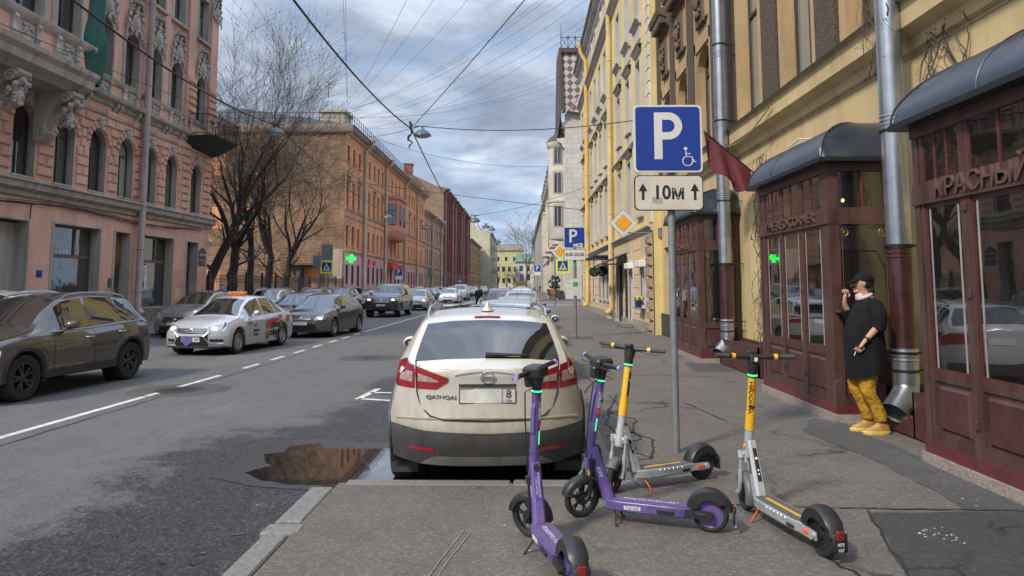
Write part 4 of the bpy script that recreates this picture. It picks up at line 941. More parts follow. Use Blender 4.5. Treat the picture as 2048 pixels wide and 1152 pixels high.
b = MB(MR); b.add([(-6, .33, 5.0), (24.4, .33, 5.0), (24.4, 0, 5.1), (-6, 0, 5.1), (-6, .33, 4.97), (24.4, .33, 4.97)], [(0, 1, 2, 3), (0, 1, 5, 4)]); part(b, 'cornice_flashing', DARKM, rh, 0)
b = MB(MR)
gaps = [(15.5, 17.3), (19.05, 19.75), (21.4, 22.05), (12.82, 13.62), (10.4, 11.12), (7.65, 8.5), (4.8, 5.7), (23.65, 24.25)]
for (a, c) in gaps: b.box(a, c, 0, .07, 5.12, 17.4)
part(b, 'pebble_dash_panel', PEBBLE, rh, 0)
b = MB(MR)
for (a, c) in uw:
    vt = 7.85 if a > 17 else 8.6
    for (p, q) in ((a-.16, a), (c, c+.12)): b.box(p, q, 0, .05, 5.12, 9.8)
    b.box(a-.16, c+.12, 0, .05, vt, vt+.3)
    if a > 12: b.box(a+.1, c-.1, 0, .06, 8.5 if a > 17 else 9, 9.6); 
part(b, 'window_frame_moulding', OCHREF, rh, 0)
b = MB(MR)
for (a, c) in uw[3:6]+[(15.6, 17.1)]:
    cornice(b, a-.15, c+.15, [(0, 9.85), (.12, 9.9), (.14, 10.15), (.4, 10.25), (.45, 10.42), (0, 10.5)])
    for k in range(9): u = a-.1+k*(c-a+.2)/9; b.box(u, u+.09, .1, .36, 9.98, 10.22)
part(b, 'window_hood', mat('dark_brown_cornice', (.13, .088, .058), .8, var=.3), rh, 0)
M0 = Matrix(MR); M0.translation = (0, 0, 0)
def relief_mesh():
    b = MB(M0); b.block(-.42, .42, -.6, .6, 0, .05, .03); b.block(-.33, .33, -.5, .5, .05, .03, .02)
    b.ell((0, .1, .0), (.15, .12, .22), 10, 7); b.ell((0, .2, -.02), (.03, .05, .05), 6, 4); b.ell((0, .1, .3), (.2, .08, .1), 8, 5); b.ell((0, .1, -.32), (.12, .07, .12), 8, 5)
    for s in (-1, 1):
        b.path([(s*(.2+.07*math.cos(t*.7)), .1, .1+.12*math.sin(t*.7)) for t in range(9)], .03, 5); b.path([(s*(.17+.06*math.cos(t*.7)), .09, -.3+.1*math.sin(t*.7)) for t in range(9)], .03, 5)
    return b.mesh('carved_panel', MATS['dark_brown_cornice'], 50)
rel = relief_mesh()
for (a, c) in uw[3:6]: place(rel, 'carved_panel', rh, MR, (a+c)/2, .06, 9.0)
for o in ops: window(rh, MR, *o, depth=.25, style='tee' if o[4] else 'cross', fm=FW_BROWN, gm=GLASS)
b = MB(MR); b.box(21.6, 24.3, 0, .06, 0, .72); b.box(12, 15.7, 0, .06, 0, .3); part(b, 'dark_plinth', mat('dark_plinth_paint', (.05, .048, .045), .8, var=.3), rh, 0)
b = MB(MR); b.box(22.5, 24.0, -.3, -.24, 0, 2.9); part(b, 'gate_door', mat('dark_gate', (.02, .02, .02), .6), rh, 0)
b = MB(MR); cornice(b, -6, 24.3, [(0, 16.8), (.3, 17), (.8, 17.5), (0, 17.6)]); part(b, 'roof_cornice', OCHREF, rh)
# thin sagging cable below the cornice
b = MB(); b.path([(XW-.3, 16.3-.17*k, 4.85-1.0*math.sin(PI*k/22)*.28-.0*k) for k in range(23)], .012, 5); tag(b.build('sagging_cable', mat('pale_cable', (.35, .3, .22), .6)), 'thin pale cable sagging below the cornice of the restaurant house', 'cable')

# ---- maroon bays
MAR = mat('maroon_woodwork', (.082, .041, .035), .42, var=.42, scale=6, bump=.12, bscale=70, coat=.15, streak=.35)
MARR = mat('maroon_trim_red', (.12, .026, .028), .4, var=.25, scale=7, coat=.15)
MARP = mat('maroon_panel', (.078, .03, .028), .5, var=.28, scale=5, bump=.15)
BAYSTONE = mat('pink_granite_base', (.30, .25, .22), .7, var=.45, scale=34, bump=.3, bscale=70)
BAYGL = glassmat('restaurant_glass', .010, .014, (1, .95, .85), .012, .006)
DOME = mat('blue_grey_sheet_metal', (.045, .056, .075), .34, .4, var=.3, scale=2.5, bump=.15, bscale=7, dist=.02)
XB = 3.82; DH = .62
def bay(label, y0, y1, leaves, word, wsz, muntin=2, near=True):
    t = thing('restaurant_bay', label, 'bay window', (XB, (y0+y1)/2, 0)); D = XW-XB
    Ms = FX(XB, -1); Mn = FY(y0)
    b = MB(); b.box(XB-.035, XW-.02, y0-.035, y1+.035, -.02, .1); part(b, 'granite_base', BAYSTONE, t, 0)
    b = MB(); b.box(XB-.012, XW-.01, y0-.012, y1+.012, .1, .21); part(b, 'bottom_rail', MARR, t, 0)
    b = MB(Ms); z = [.21, .8, .88, 2.42, 2.64, 3.09, 3.2]
    post = .09
    for yy in (y0, y1-post): b.box(yy, yy+post, -post, .0, .21, 3.2)
    cuts = [y0+post]; 
    for i, (a, c) in enumerate(leaves):
        b.box(a-.05, a, -.07, -.004, .21, 2.44); b.box(c, c+.05, -.07, -.004, .21, 2.44)
        b.box(a, c, -.06, -.012, .21, .3); b.box(a, c, -.06, -.012, .78, .88); b.box(a, c, -.055, -.014, 2.38, 2.44)
        b.box(a, c, -.06, -.03, .3, .78)
        n = muntin
        b.box(a-.05, a+.0, -.06, -.006, 2.63, 3.1); b.box(c, c+.05, -.06, -.006, 2.63, 3.1)
    b.box(y0-.006, y1+.006, -.08, .012, 2.452, 2.63); b.box(y0-.008, y1+.008, -.08, .015, 3.08, 3.188); b.box(y0-.01, y1+.01, -.08, .02, 2.425, 2.45)
    # gaps between leaves filled with posts
    L_ = sorted(leaves); prev = y0+post
    for (a, c) in L_+[(y1-post, 0)]:
        if a-.05-prev > .001: b.box(prev, a-.05, -.075, -.002, .21, 3.09)
        prev = c+.05
    part(b, 'timber_frame', MAR, t, 0)
    b = MB(Ms)
    for (a, c) in leaves: b.block(a+.05, c-.05, .34, .74, -.03, -.008, .025)
    part(b, 'raised_panels', MARP, t, 0)
    b = MB(Ms)
    for (a, c) in leaves:
        for k in range(1, muntin): u = a+(c-a)*k/muntin; b.box(u-.011, u+.011, -.022, -.01, 2.63, 3.09)
        for (p, q, r, s_) in ((a, a+.018, .88, 2.38), (c-.018, c, .88, 2.38), (a, a+.014, 2.63, 3.09), (c-.014, c, 2.63, 3.09)): b.box(p, q, -.022, -.014, r, s_)
        b.box(a, c, -.022, -.015, .88, .897); b.box(a, c, -.022, -.015, 2.63, 2.645); b.box(a, c, -.022, -.015, 3.075, 3.09)
    part(b, 'glazing_bars', MARR, t, 0)
    for (a, c) in leaves:
        g = MB(Ms); g.quad((a, -.022, .88), (c, -.022, .88), (c, -.022, 2.4), (a, -.022, 2.4)); o = part(g, 'door_glass', BAYGL, t, 0)
        g = MB(Ms); g.quad((a, -.022, 2.63), (c, -.022, 2.63), (c, -.022, 3.09), (a, -.022, 3.09)); part(g, 'fanlight', BAYGL, t, 0)
    g = MB(Ms)
    for (a, c) in leaves:
        for u in (a+.05, c-.075): g.box(u, u+.025, -.0215, -.02, .9, 2.38)
    part(g, 'curtain_edges', mat('pale_curtain_edge', (.30, .29, .27), .6, var=.3), t, 0)
    # near return
    if near:
        b = MB(Mn); b.box(XB+.088, XB+.12, -.08, -.002, .21, 3.2); b.box(XW-.1, XW-.01, -.08, -.002, .21, 3.2)
        for (v0, v1, d) in ((.212, .3, -.004), (.74, .86, -.004), (2.42, 2.63, .001), (3.09, 3.188, .001)): b.box(XB+.1, XW-.02, -.08, d, v0, v1)
        b.box(XB+.1, XW-.02, -.08, -.04, .3, .75); part(b, 'return_frame', MAR, t, 0)
        b = MB(Mn); b.block(XB+.16, XW-.14, .33, .71, -.04, -.015, .025); part(b, 'return_panel', MARP, t, 0)
        b = MB(Mn); um = (XB+XW)/2-.02; b.box(um-.012, um+.012, -.06, -.01, 2.63, 3.09)
        for (p, q) in ((XB+.12, XB+.135), (XW-.115, XW-.1)): b.box(p, q, -.06, -.012, .86, 3.09)
        part(b, 'return_bars', MARR, t, 0)
        g = MB(Mn); g.quad((XB+.1, -.05, .86), (XW-.1, -.05, .86), (XW-.1, -.05, 2.42), (XB+.1, -.05, 2.42)); part(g, 'return_glass', BAYGL, t, 0)
        g = MB(Mn); g.quad((XB+.1, -.05, 2.63), (XW-.1, -.05, 2.63), (XW-.1, -.05, 3.09), (XB+.1, -.05, 3.09)); part(g, 'return_fanlight', BAYGL, t, 0)
        GOLD = mat('gold_window_transfer', (.42, .30, .12), .4, .5)
        g = MB(Mn)
        for (cx_, s) in ((XB+.2, 1), (XW-.22, -1)):
            g.path([(cx_+.05*math.cos(k*PI/8), -.045, 2.32+.05*math.sin(k*PI/8)) for k in range(16)], .005, 4, close=True)
            g.path([(cx_-s*.05, -.045, 2.39), (cx_+s*.12, -.045, 2.39), (cx_+s*.16, -.045, 2.37)], .006, 4); g.path([(cx_-s*.06, -.045, 2.39), (cx_-s*.06, -.045, 2.18), (cx_-s*.03, -.045, 2.15)], .006, 4)
            g.path([(cx_-s*.03, -.045, 2.2), (cx_-s*.03, -.045, 1.0)], .0025, 3)
        part(g, 'gold_corner_ornament', GOLD, t, 0)
        for (cx_, ch) in ((XB+.2, 'R'), (XW-.22, 'C')): text(ch, .07, TM((cx_, y0+.044, 2.32), (1, 0, 0), (0, 0, 1)), GOLD, t, 'monogram', world=True)
    # letters carved on the belt
    if word: text(word, wsz*.92, TM((XB-.022, (y0+y1)/2+(word[0] == 'К')*.0, 2.535), (0, -1, 0), (0, 0, 1)), mat('maroon_letter', (.115, .065, .054), .5, var=.2), t, 'carved_lettering', .014, world=True, sx=1.22) if not isinstance(word, tuple) else None
    # quarter-round metal roof
    ea = .13; half = (y1-y0)/2+ea; cy_ = (y0+y1)/2; dep = D+ea; b = MB(); rows = []
    for i in range(41):
        a = -half+2*half*i/40; row = []
        for j in range(13):
            bb = dep*math.sin(PI/2*j/12); m_ = max(bb/dep, max(0, (abs(a)-(half-dep))/dep)); m_ = min(1, m_)
            row.append((XW-bb, cy_+a, 3.24+DH*math.sqrt(max(0, 1-m_**2))))
        rows.append(row)
    b.grid(rows); o = part(b, 'metal_roof', DOME, t, 28)
    b = MB(); b.box(XB-ea-.02, XW, y0-ea-.02, y1+ea+.02, 3.19, 3.245); part(b, 'eave', DARKM, t, 0)
    b = MB()
    for s in (-1, 1):
        P_ = []
        for j in range(13):
            m_ = math.sin(PI/2*j/12); P_.append((XW-dep*m_, cy_+s*(half-dep+dep*m_), 3.245+DH*math.cos(PI/2*j/12)))
        b.path(P_, .012, 5)
    for k in range(1, int((2*half-2*dep)/.75)+1):
        yy = cy_-half+dep+k*.75; b.path([(XW-dep*math.sin(PI/2*j/12), yy, 3.245+DH*math.cos(PI/2*j/12)) for j in range(13)], .007, 4)
    part(b, 'roof_seams', DOME, t)
    return t
t1 = bay('maroon restaurant bay with THE RED CORNER carved over its glass doors', 8.93, 11.55, [(9.2, 9.8), (9.93, 10.56), (10.69, 11.29)], 'THE RED CORNER', .2)
bay('far maroon restaurant bay beyond the middle drainpipe, partly behind the big parking sign pole', 15.6, 18.5, [(15.85, 16.55), (16.72, 17.4), (17.57, 18.25)], 'BEACON HOUSE', .2)
t2 = bay('nearest maroon restaurant bay with large Cyrillic letters, cut off by the frame', 2.6, 6.98, [(6.26, 6.82), (4.95, 6.12), (3.7, 4.8), (2.8, 3.55)], None, .2, 3)
text('КРАСНЫЙ УГОЛ', .235, TM((XB-.022, 5.60, 2.535), (0, -1, 0), (0, 0, 1)), MATS['maroon_letter'], t2, 'carved_lettering', .012, world=True, sx=1.06)
b = MB(FX(XB, -1)); [b.cbox(u-.02, u+.02, -.01, .02, z0, z0+.07, .004) for u in (9.87, 10.62, 6.19) for z0 in (.45, 1.55, 2.3)]; part(b, 'door_hinges', MAR, t1, 0)
# reflections are real; a lit candle lamp inside the upper glass
tag(MB().ell((4.02, 8.98-.01, 2.72), (.016, .008, .02), 8, 6).build('wall_lamp', emis('warm_bulb', (1, .5, .15), 6)), 'tiny warm bulb glowing in the upper window of the middle bay', 'lamp')
# ledge shelf by the man + brackets
t = thing('bar_shelf', 'narrow red shelf under the side window of the middle bay', 'shelf', (4.25, 8.85, 1.33)); b = MB(); b.cbox(3.84, 4.72, 8.77, 8.92, 1.325, 1.35, .005); part(b, 'board', MARR, t, 0)
b = MB(); [b.prism([(8.92, 1.325), (8.8, 1.325), (8.92, 1.22)], 0, x, x+.02) for x in (3.93, 4.4)]; part(b, 'bracket', DARKM, t, 0)
b = MB(); b.cbox(4.4, 4.72, 7.0, 7.12, 1.25, 1.275, .005); tag(b.build('shelf_end', MARR, smooth=0), 'short red shelf end beside the nearest bay and the right drainpipe', 'shelf')
t = thing('beer_glass', 'half full beer glass standing on the red shelf', 'glass', (3.93, 8.84, 1.35)); b = MB(); b.lathe([(.0, 0), (.028, .0), (.035, .13), (.033, .13), (.026, .008)], 14); 
gm = bpy.data.materials.new('clear_glass'); gm.use_nodes = True; q = gm.node_tree.nodes['Principled BSDF']; q.inputs['Transmission Weight'].default_value = 1; q.inputs['Roughness'].default_value = .02; q.inputs['IOR'].default_value = 1.2
b.build('tumbler', gm, t); b = MB(); b.lathe([(0, .008), (.025, .008), (.029, .05), (0, .05)], 14); b.build('beer', mat('beer_liquid', (.45, .2, .03), .1), t)
# side door and wall between the far and middle bays
b = MB(MR); 
t = thing('maroon_door', 'narrow maroon side door with a glass pane just beyond the middle bay', 'door', (XW, 12.1, 0)); b.box(11.62, 12.55, 0, .22, .0, 3.0); part(b, 'door_leaf', MARR, t, 0)
b = MB(MR); b.box(11.8, 12.4, .22, .228, .95, 2.1); b.box(11.8, 12.4, .22, .228, 2.35, 2.85); part(b, 'door_pane', BAYGL, t, 0); b = MB(MR); b.path([(12.48, .22, 1.0), (12.48, .28, 1.03), (12.48, .28, 1.6), (12.48, .22, 1.63)], .014, 6); b.ell((12.5, .26, 1.95), (.03, .03, .03), 8, 5); part(b, 'door_handle', DARKM, t)
# planters
def planter(lab, y0, y1, h, x0=4.23, notch=None):
    t = thing('planter_box', lab, 'planter', (x0, (y0+y1)/2, 0)); b = MB(); q = MB()
    segs = [(y0, y1, h)] if not notch else [(y0, notch[0], h), (notch[0], notch[1], notch[2]), (notch[1], y1, h)]
    for (a, c, hh) in segs:
        b.box(x0, x0+.03, a, c, .02, hh); b.box(4.66, 4.7, a, c, .02, hh); q.box(x0+.03, 4.66, a+.02, c-.02, .02, hh-.06)
    b.box(x0, 4.7, y0, y0+.03, .02, h); b.box(x0, 4.7, y1-.03, y1, .02, h)
    if notch: b.box(x0, 4.7, notch[0]-.03, notch[0], .02, h); b.box(x0, 4.7, notch[1], notch[1]+.03, .02, h)
    b.build('casing', MARP, t, world=True, smooth=0); q.build('soil', mat('dark_soil', (.03, .022, .017), .9, var=.4, scale=12, bump=.8, bscale=30), t, world=True, smooth=0)
planter('maroon planter box on the pavement with a notch for the drainpipe elbow', 7.02, 8.78, .5, notch=(7.98, 8.5, .24))
planter('maroon planter box at the foot of the middle drainpipe between two bays', 13.0, 15.5, .55, 4.2)
# silver and maroon drainpipes
MPIPE = mat('maroon_pipe_paint', (.052, .018, .018), .3, var=.3, scale=5, coat=.4)
def bigpipe(lab, x, y, elbow=True, ztop=17):
    t = thing('drainpipe', lab, 'drainpipe', (x, y, 0)); r = .135
    def seg(nm, z0, z1, m, rr=r):
        b = MB(); b.lathe([(rr, z0), (rr, z1)], 24, (x, y, 0)); z = z1
        for k in range(3): b.lathe([(rr, z1-.05-.05*k), (rr+.009, z1-.04-.05*k), (rr+.009, z1-.03-.05*k), (rr, z1-.02-.05*k)], 24, (x, y, 0))
        return part(b, nm, m, t, 40)
    z = 2.12; k = 0
    while z < ztop: seg('steel_section', z, z+1.55, STEEL, r+.002*(k % 2)); z += 1.55; k += 1
    seg('maroon_section', .95, 2.12, MPIPE, r-.004); seg('lower_steel_section', .55, .95, STEEL, r+.008)
    b = MB(); b.path([(x, y, .62), (x, y, .52), (x-.03, y-.03, .44), (x-.12, y-.08, .34), (x-.22, y-.14, .24)], [r+.004, r+.004, r+.004, r+.004, r+.012], 24, cap=False); part(b, 'elbow', STEEL, t, 60)
    b = MB(); b.path([(x-.2, y-.13, .262), (x-.12, y-.08, .34)], r-.004, 24, cap=True); part(b, 'elbow_inside', mat('pipe_inside', (.05, .055, .06), .6), t)
    b = MB()
    for z in (.68, .88, 2.1, 3.45, 5.2, 6.9, 9): b.lathe([(r+.004, z), (r+.016, z), (r+.016, z+.03), (r+.004, z+.03)], 24, (x, y, 0)); b.box(x, XW, y-.012, y+.012, z+.005, z+.025)
    part(b, 'clamps', DARKM, t, 0)
bigpipe('large silver and maroon drainpipe between the nearest and middle bays', 4.36, 8.34)
bigpipe('large silver and maroon drainpipe between the middle and far bays', 4.33, 15.35)
# creepers on the wall
VINE = mat('dry_vine_wood', (.085, .06, .05), .8, var=.4)
def vine(lab, y0, y1, z0, z1, n, seed, X=XW-.03):
    rr = random.Random(seed); b = MB(); br = (y0+y1)/2
    for k in range(n):
        y = rr.uniform(y0, y1); z = z0 if rr.random() < .6 else rr.uniform(z0, z1); P_ = []; dy_ = rr.uniform(-.05, .05); x = X
        while z < z1 and len(P_) < 60:
            P_.append((x, y, z)); dy_ += rr.uniform(-.035, .035)+(br-y)*.03; dy_ *= .9; y += dy_; z += rr.uniform(.03, .1)*(1 if rr.random() > .12 else -.6); x = X-rr.uniform(0, .04)
        if len(P_) > 3: b.path(P_, rr.uniform(.003, .009), 4)
        for q in range(6):
            if len(P_) < 4: break
            p = rr.choice(P_); e = [p]; v = [rr.uniform(-.12, .12), rr.uniform(-.06, .1)]
            for _ in range(rr.randint(2, 5)): e.append((X-rr.uniform(0, .1), e[-1][1]+v[0]*.6+rr.uniform(-.04, .04), e[-1][2]+v[1]*.6+rr.uniform(-.05, .05)))
            b.path(e, .0028, 3)
    tag(b.build('climbing_vine', VINE, smooth=0), lab, 'vine')
vine('bare climbing vine on the cream wall between the middle drainpipe and the maroon side door', 12.9, 14.9, .5, 4.2, 26, 3)
vine('bare vine tangle on the wall behind the right drainpipe above the nearest bay', 7.55, 8.2, 2.8, 5.3, 16, 5)
vine('thin bare vine twigs round the top of the right drainpipe by the cornice', 8.3, 8.75, 4.2, 5.4, 8, 9, XW-.4)
# flag
t = thing('flag', 'dark crimson flag hanging from a slanting pole over the middle bay', 'flag', (4.7, 14.0, 3.7))
b = MB(); b.path([(4.72, 14.0, 3.72), (3.62, 14.1, 4.72)], .016, 8); part(b, 'pole', DARKM, t)
b = MB(); A_ = Vector((4.5, 14.02, 3.92)); B_ = Vector((3.65, 14.1, 4.69)); rows = []
for i in range(15):
    q = i/14; top = A_.lerp(B_, q); drop = float(np.interp(q, [0, .2, .5, .8, .93, 1], [.42, .6, .72, .60, .42, .1])); row = []
    for j in range(11):
        r_ = j/10; row.append((top.x-.01+.05*math.sin(q*11+r_*2)*r_+.12*r_*(1-q), top.y+.10*math.sin(q*15+r_*1.5)*r_, top.z-drop*r_+.04*math.sin(q*13)*r_))
    rows.append(row)
b.grid(rows); part(b, 'cloth', mat('crimson_cloth', (.11, .012, .02), .65, var=.15, scale=5), t, 70)
t = thing('outdoor_light', 'small angled wall light fixed above the middle bay roof', 'light', (4.6, 11.6, 3.9)); b = MB(); b.path([(4.72, 11.1, 3.95), (4.45, 11.4, 4.0), (4.35, 11.6, 3.9)], .015, 6); part(b, 'arm', mat('white_arm', (.5, .5, .48), .5), t); b = MB(); b.box(4.69, 4.72, 11.05, 11.15, 3.9, 4.0); part(b, 'mount', BLACK, t, 0)

# ================================================================ yellow house (right)
XY = 4.45; MY = FX(XY, -1)
YEL = stucco('yellow_stucco', (.70, .56, .245), (.42, .32, .17), .3, patch=None)
YELG = stucco('peach_ground_stucco', (.64, .50, .32), (.34, .25, .17), .35)
WTRIM = stucco('grey_white_trim', (.50, .48, .46), (.3, .27, .25), .35)
YC = [26.75, 29.35, 32.2, 37.4, 39.9, 42.5, 45.2, 48.9, 51.3]
yr = [(3.95+.35, 6.7, 1.0, 0, YC), (7.98, 10.15, 1.0, 0, YC), (11.75, 14.1, 1.0, 0, YC), (15.75, 17.0, .95, 0, YC)]
yh, _ = house('yellow_house', 'five storey yellow house with grey window surrounds and pale quoins', XY, -1, 24.3, 54.0, 17.9, YEL, yr+[(.95, 2.45, .85, .35, [26.4, 37.2, 38.9, 40.8, 44.6, 48.4, 52.8]), (.12, 2.55, .95, .35, [29.2]), (.1, 2.9, 1.3, .35, [33.0, 36.2])], WTRIM, 12, cornices=((3.5, .22, .2), (14.85, .35, .3), (7.2, .14, .1)), eave=.45, basem=YELG, baseh=3.5, reveal=WTRIM, surround=.16, d=.26, style='cross', fm=FW_WHITE, gm=GLASS)
b = MB(MY)
for u in YC:
    for z in (6.95, 10.45): b.grid([[(uu, d, v) for d, v in ((0, z), (.1, z+.02), (.12, z+.12), (.22, z+.18), (0, z+.24))] for uu in (u-.75, u+.75)])
    b.box(u-.62, u+.62, 0, .06, 10.9, 11.45); cornice(b, u-.78, u+.78, [(0, 11.42), (.1, 11.46), (.12, 11.55), (.24, 11.62), (.24, 11.68), (0, 11.72)]); b.box(u-.5, u+.5, 0, .05, 7.4, 7.8)
part(b, 'window_hoods', WTRIM, yh, 0)
b = MB(MY); z = 3.8; k = 0
while z < 17.2: b.block(24.32, 24.95 if k % 2 == 0 else 24.85, z, z+.42, 0, .07, .02); z += .45; k += 1
part(b, 'quoins', stucco('pale_quoin_paint', (.60, .56, .50), (.4, .36, .3), .3), yh, 0)
b = MB(MY); z = .1; k = 0
while z < 3.4: b.block(24.35, 25.1, z, z+.33, .03, .16, .05); z += .37
part(b, 'rusticated_pilaster', mat('rough_stone_blocks', (.36, .27, .19), .9, var=.4, scale=10, bump=1.0, bscale=22, dist=.03), yh, 0)
b = MB(MY); 
for z in (.55, 1.05, 1.55, 2.05, 2.55, 3.0):
    for (a, c) in ((25.2, 25.85), (27.0, 28.6), (29.8, 32.2), (33.8, 35.4), (37.8, 38.4), (39.5, 40.3), (41.4, 44.0), (45.2, 47.8), (49, 52)): b.box(a, c, .028, .033, z, z+.025)
part(b, 'joint_lines', mat('dark_joint', (.17, .11, .075), .9), yh, 0)
b = MB(MY); b.box(24.35, 28.7, .03, .09, 0, .35); b.box(30, 32.3, .03, .09, 0, .3); b.box(33.7, 54, .03, .09, 0, .35); part(b, 'plinth', mat('worn_lime_plinth', (.3, .26, .21), .9, var=.4, scale=4, bump=.8), yh, 0)
b = MB(MY); b.box(28.72, 29.68, -.2, -.14, .12, 2.2); part(b, 'white_door', mat('white_door_paint', (.62, .62, .62), .4), yh, 0)
YPIPE = stucco('yellow_pipe_paint', (.62, .49, .24), (.35, .25, .12), .35)
tag(pipe_run(None, XY-.18, 34.6, .3, 17.6, .12, -1, YPIPE, 'drainpipe', .35), 'nearer yellow drainpipe on the yellow house, by the slanted canopy', 'drainpipe')
tag(pipe_run(None, XY-.18, 47.1, .3, 17.6, .13, -1, stucco('bright_yellow_pipe', (.68, .49, .17), (.4, .3, .1), .2), 'drainpipe', .35), 'farther bright yellow drainpipe with a hopper at the roof edge of the yellow house', 'drainpipe')
t = thing('door_step', 'low grey stone step below the white door in the yellow house', 'step', (4.2, 29.3, 0)); b = MB(); b.cbox(3.95, 4.42, 28.3, 30.4, 0, .16, .02); b.build('step', GRANITE, t, world=True, smooth=0)
t = thing('door_canopy', 'slanting dark canopy on a bracket beside the white door', 'canopy', (4.4, 31, 2.8)); b = MB(); b.add([(3.45, 30.4, 2.55), (3.45, 33.6, 2.55), (4.42, 33.6, 2.98), (4.42, 30.4, 2.98), (3.45, 30.4, 2.6), (3.45, 33.6, 2.6), (4.42, 33.6, 3.04), (4.42, 30.4, 3.04)], [(0, 1, 2, 3), (4, 5, 6, 7), (0, 3, 7, 4), (1, 2, 6, 5), (0, 1, 5, 4)]); part(b, 'roof_panel', DARKM, t, 0)
b = MB(); b.box(3.6, 4.42, 30.42, 30.46, 2.52, 2.58); b.box(4.36, 4.42, 30.3, 30.6, .05, 2.9); b.box(4.3, 4.42, 31.8, 32.2, .05, 2.6); part(b, 'bracket_frame', DARKM, t, 0)
t = thing('flower_box', 'dark blue flower box of yellow flowers on the yellow house window sill', 'flower box', (4.3, 26.4, .85)); b = MB(); b.cbox(4.16, 4.36, 26.1, 26.75, .86, 1.12, .01); b.build('box', mat('navy_planter', (.01, .015, .11), .4), t, world=True, smooth=0)
b = MB(); rr = random.Random(1); [b.ell((rr.uniform(4.15, 4.37), rr.uniform(26.1, 26.75), 1.13+rr.uniform(0, .1)), (.05, .06, .04), 7, 5) for k in range(22)]; b.build('flowers', mat('yellow_petals', (.75, .5, .02), .6), t, world=True)
b = MB(); [b.ell((rr.uniform(4.15, 4.37), rr.uniform(26.1, 26.75), 1.1+rr.uniform(0, .1)), (.05, .05, .05), 6, 4) for k in range(26)]; b.build('leaves', mat('leaf_green', (.04, .09, .02), .7), t, world=True)
b = MB(); b.cbox(4.12, 4.44, 25.9, 26.95, .8, .86, .01); tag(b.build('window_ledge', GRANITE, smooth=0), 'projecting stone ledge under the blue flower box', 'ledge')
for (yy, lab) in ((26.4, 'white rolled shutter box over the window with the flower box'), (29.2, 'white rolled shutter box over the white door')):
    b = MB(); b.cbox(4.2, 4.44, yy-.55, yy+.55, 2.32, 2.56, .02); tag(b.build('shutter_box', WHITE, smooth=0), lab, 'shutter box')
t = thing('shop_sign', 'projecting dark shop canopy sign with hanging lettering on the yellow house', 'sign', (4.2, 38, 3)); b = MB(); b.cbox(3.5, 4.42, 35.3, 39.6, 3.0, 3.14, .03); b.box(4.3, 4.42, 35.2, 35.6, .2, 3.0); part(b, 'board', DARKM, t, 0)
b = MB(); b.path([(3.5, 35.3, 2.98), (3.5, 35.3, 2.6), (4.3, 35.3, 2.6)], .015, 5); rr = random.Random(5); [b.path([(rr.uniform(3.5, 4.3), 35.3, 2.6), (rr.uniform(3.5, 4.3), 35.3, 2.4), (rr.uniform(3.6, 4.2), 35.25, 2.2)], .012, 4) for k in range(12)]; part(b, 'frame', DARKM, t)
text('ЦВЕТЫ', .2, TM((3.9, 35.27, 2.8), (1, 0, 0), (0, 0, 1)), WHITE, t, 'lettering', world=True)
for i, (x, y) in enumerate(((3.4, 33.9), (3.68, 33.3))):
    t = thing('hanging_topiary', ['dark green hanging topiary ball, the left one of two', 'dark green hanging topiary ball, the right one of two'][i], 'plant', (x, y, 2.3), group='hanging topiary balls'); rr = random.Random(i); b = MB()
    for k in range(160):
        a = rr.uniform(0, 2*PI); c_ = rr.uniform(-1, 1); s_ = math.sqrt(1-c_*c_); p = Vector((x+.24*s_*math.cos(a), y+.24*s_*math.sin(a), 2.3+.2*c_)); b.ell(p, (.045, .045, .045), 5, 3)
    part(b, 'foliage', mat('topiary_leaf', (.02, .045, .016), .8, var=.5, scale=30), t, 0); b = MB(); b.path([(x, y, 2.45), (x, y, 2.95)], .008, 4); part(b, 'hanger', DARKM, t)

# ================================================================ white stone house beyond the side street
STONE = brick('pale_stone_cladding', (.56, .53, .46), (.48, .46, .40), (.36, .34, .31), 1.3, .62, .025, .2, .2)
STONES = stucco('pale_stone_plain', (.60, .56, .47), (.3, .28, .25), .25)
XS = 5.3; MS = FX(XS, -1)
yy_ = fr(95.5, 178, 4.2)
wh = thing('stone_house', 'pale stone house with a round corner turret and chequered steep roof', 'building', (XS, 130, 0))
opsW = [(y-.75, y+.75, va, vb, 0) for y in yy_ for (va, vb) in ((1.2, 4.0), (8.2, 11.2), (12.8, 15.8), (17, 18.6))]
b = MB(MS); wall(b, 88, 180, 0, 19.6, opsW, 0, .35); b.box(88, 180, -14, -.4, 0, 19.6); part(b, 'wall', STONES, wh, 0)
b = MB(FY(88)); b.poly([(XS, .02, 0), (19, .02, 0), (19, .02, 30), (8.5, .02, 28.2), (5.35, .02, 22.9), (XS, .02, 22.9)]); part(b, 'end_wall', STONE, wh, 0)
b = MB(FY(88)); 
b.prism([(4.95, 23.2), (5.35, 23.2), (8.9, 29.0), (8.9, 29.6)], 1, -.3, .5); part(b, 'gable_coping', STONES, wh, 0)
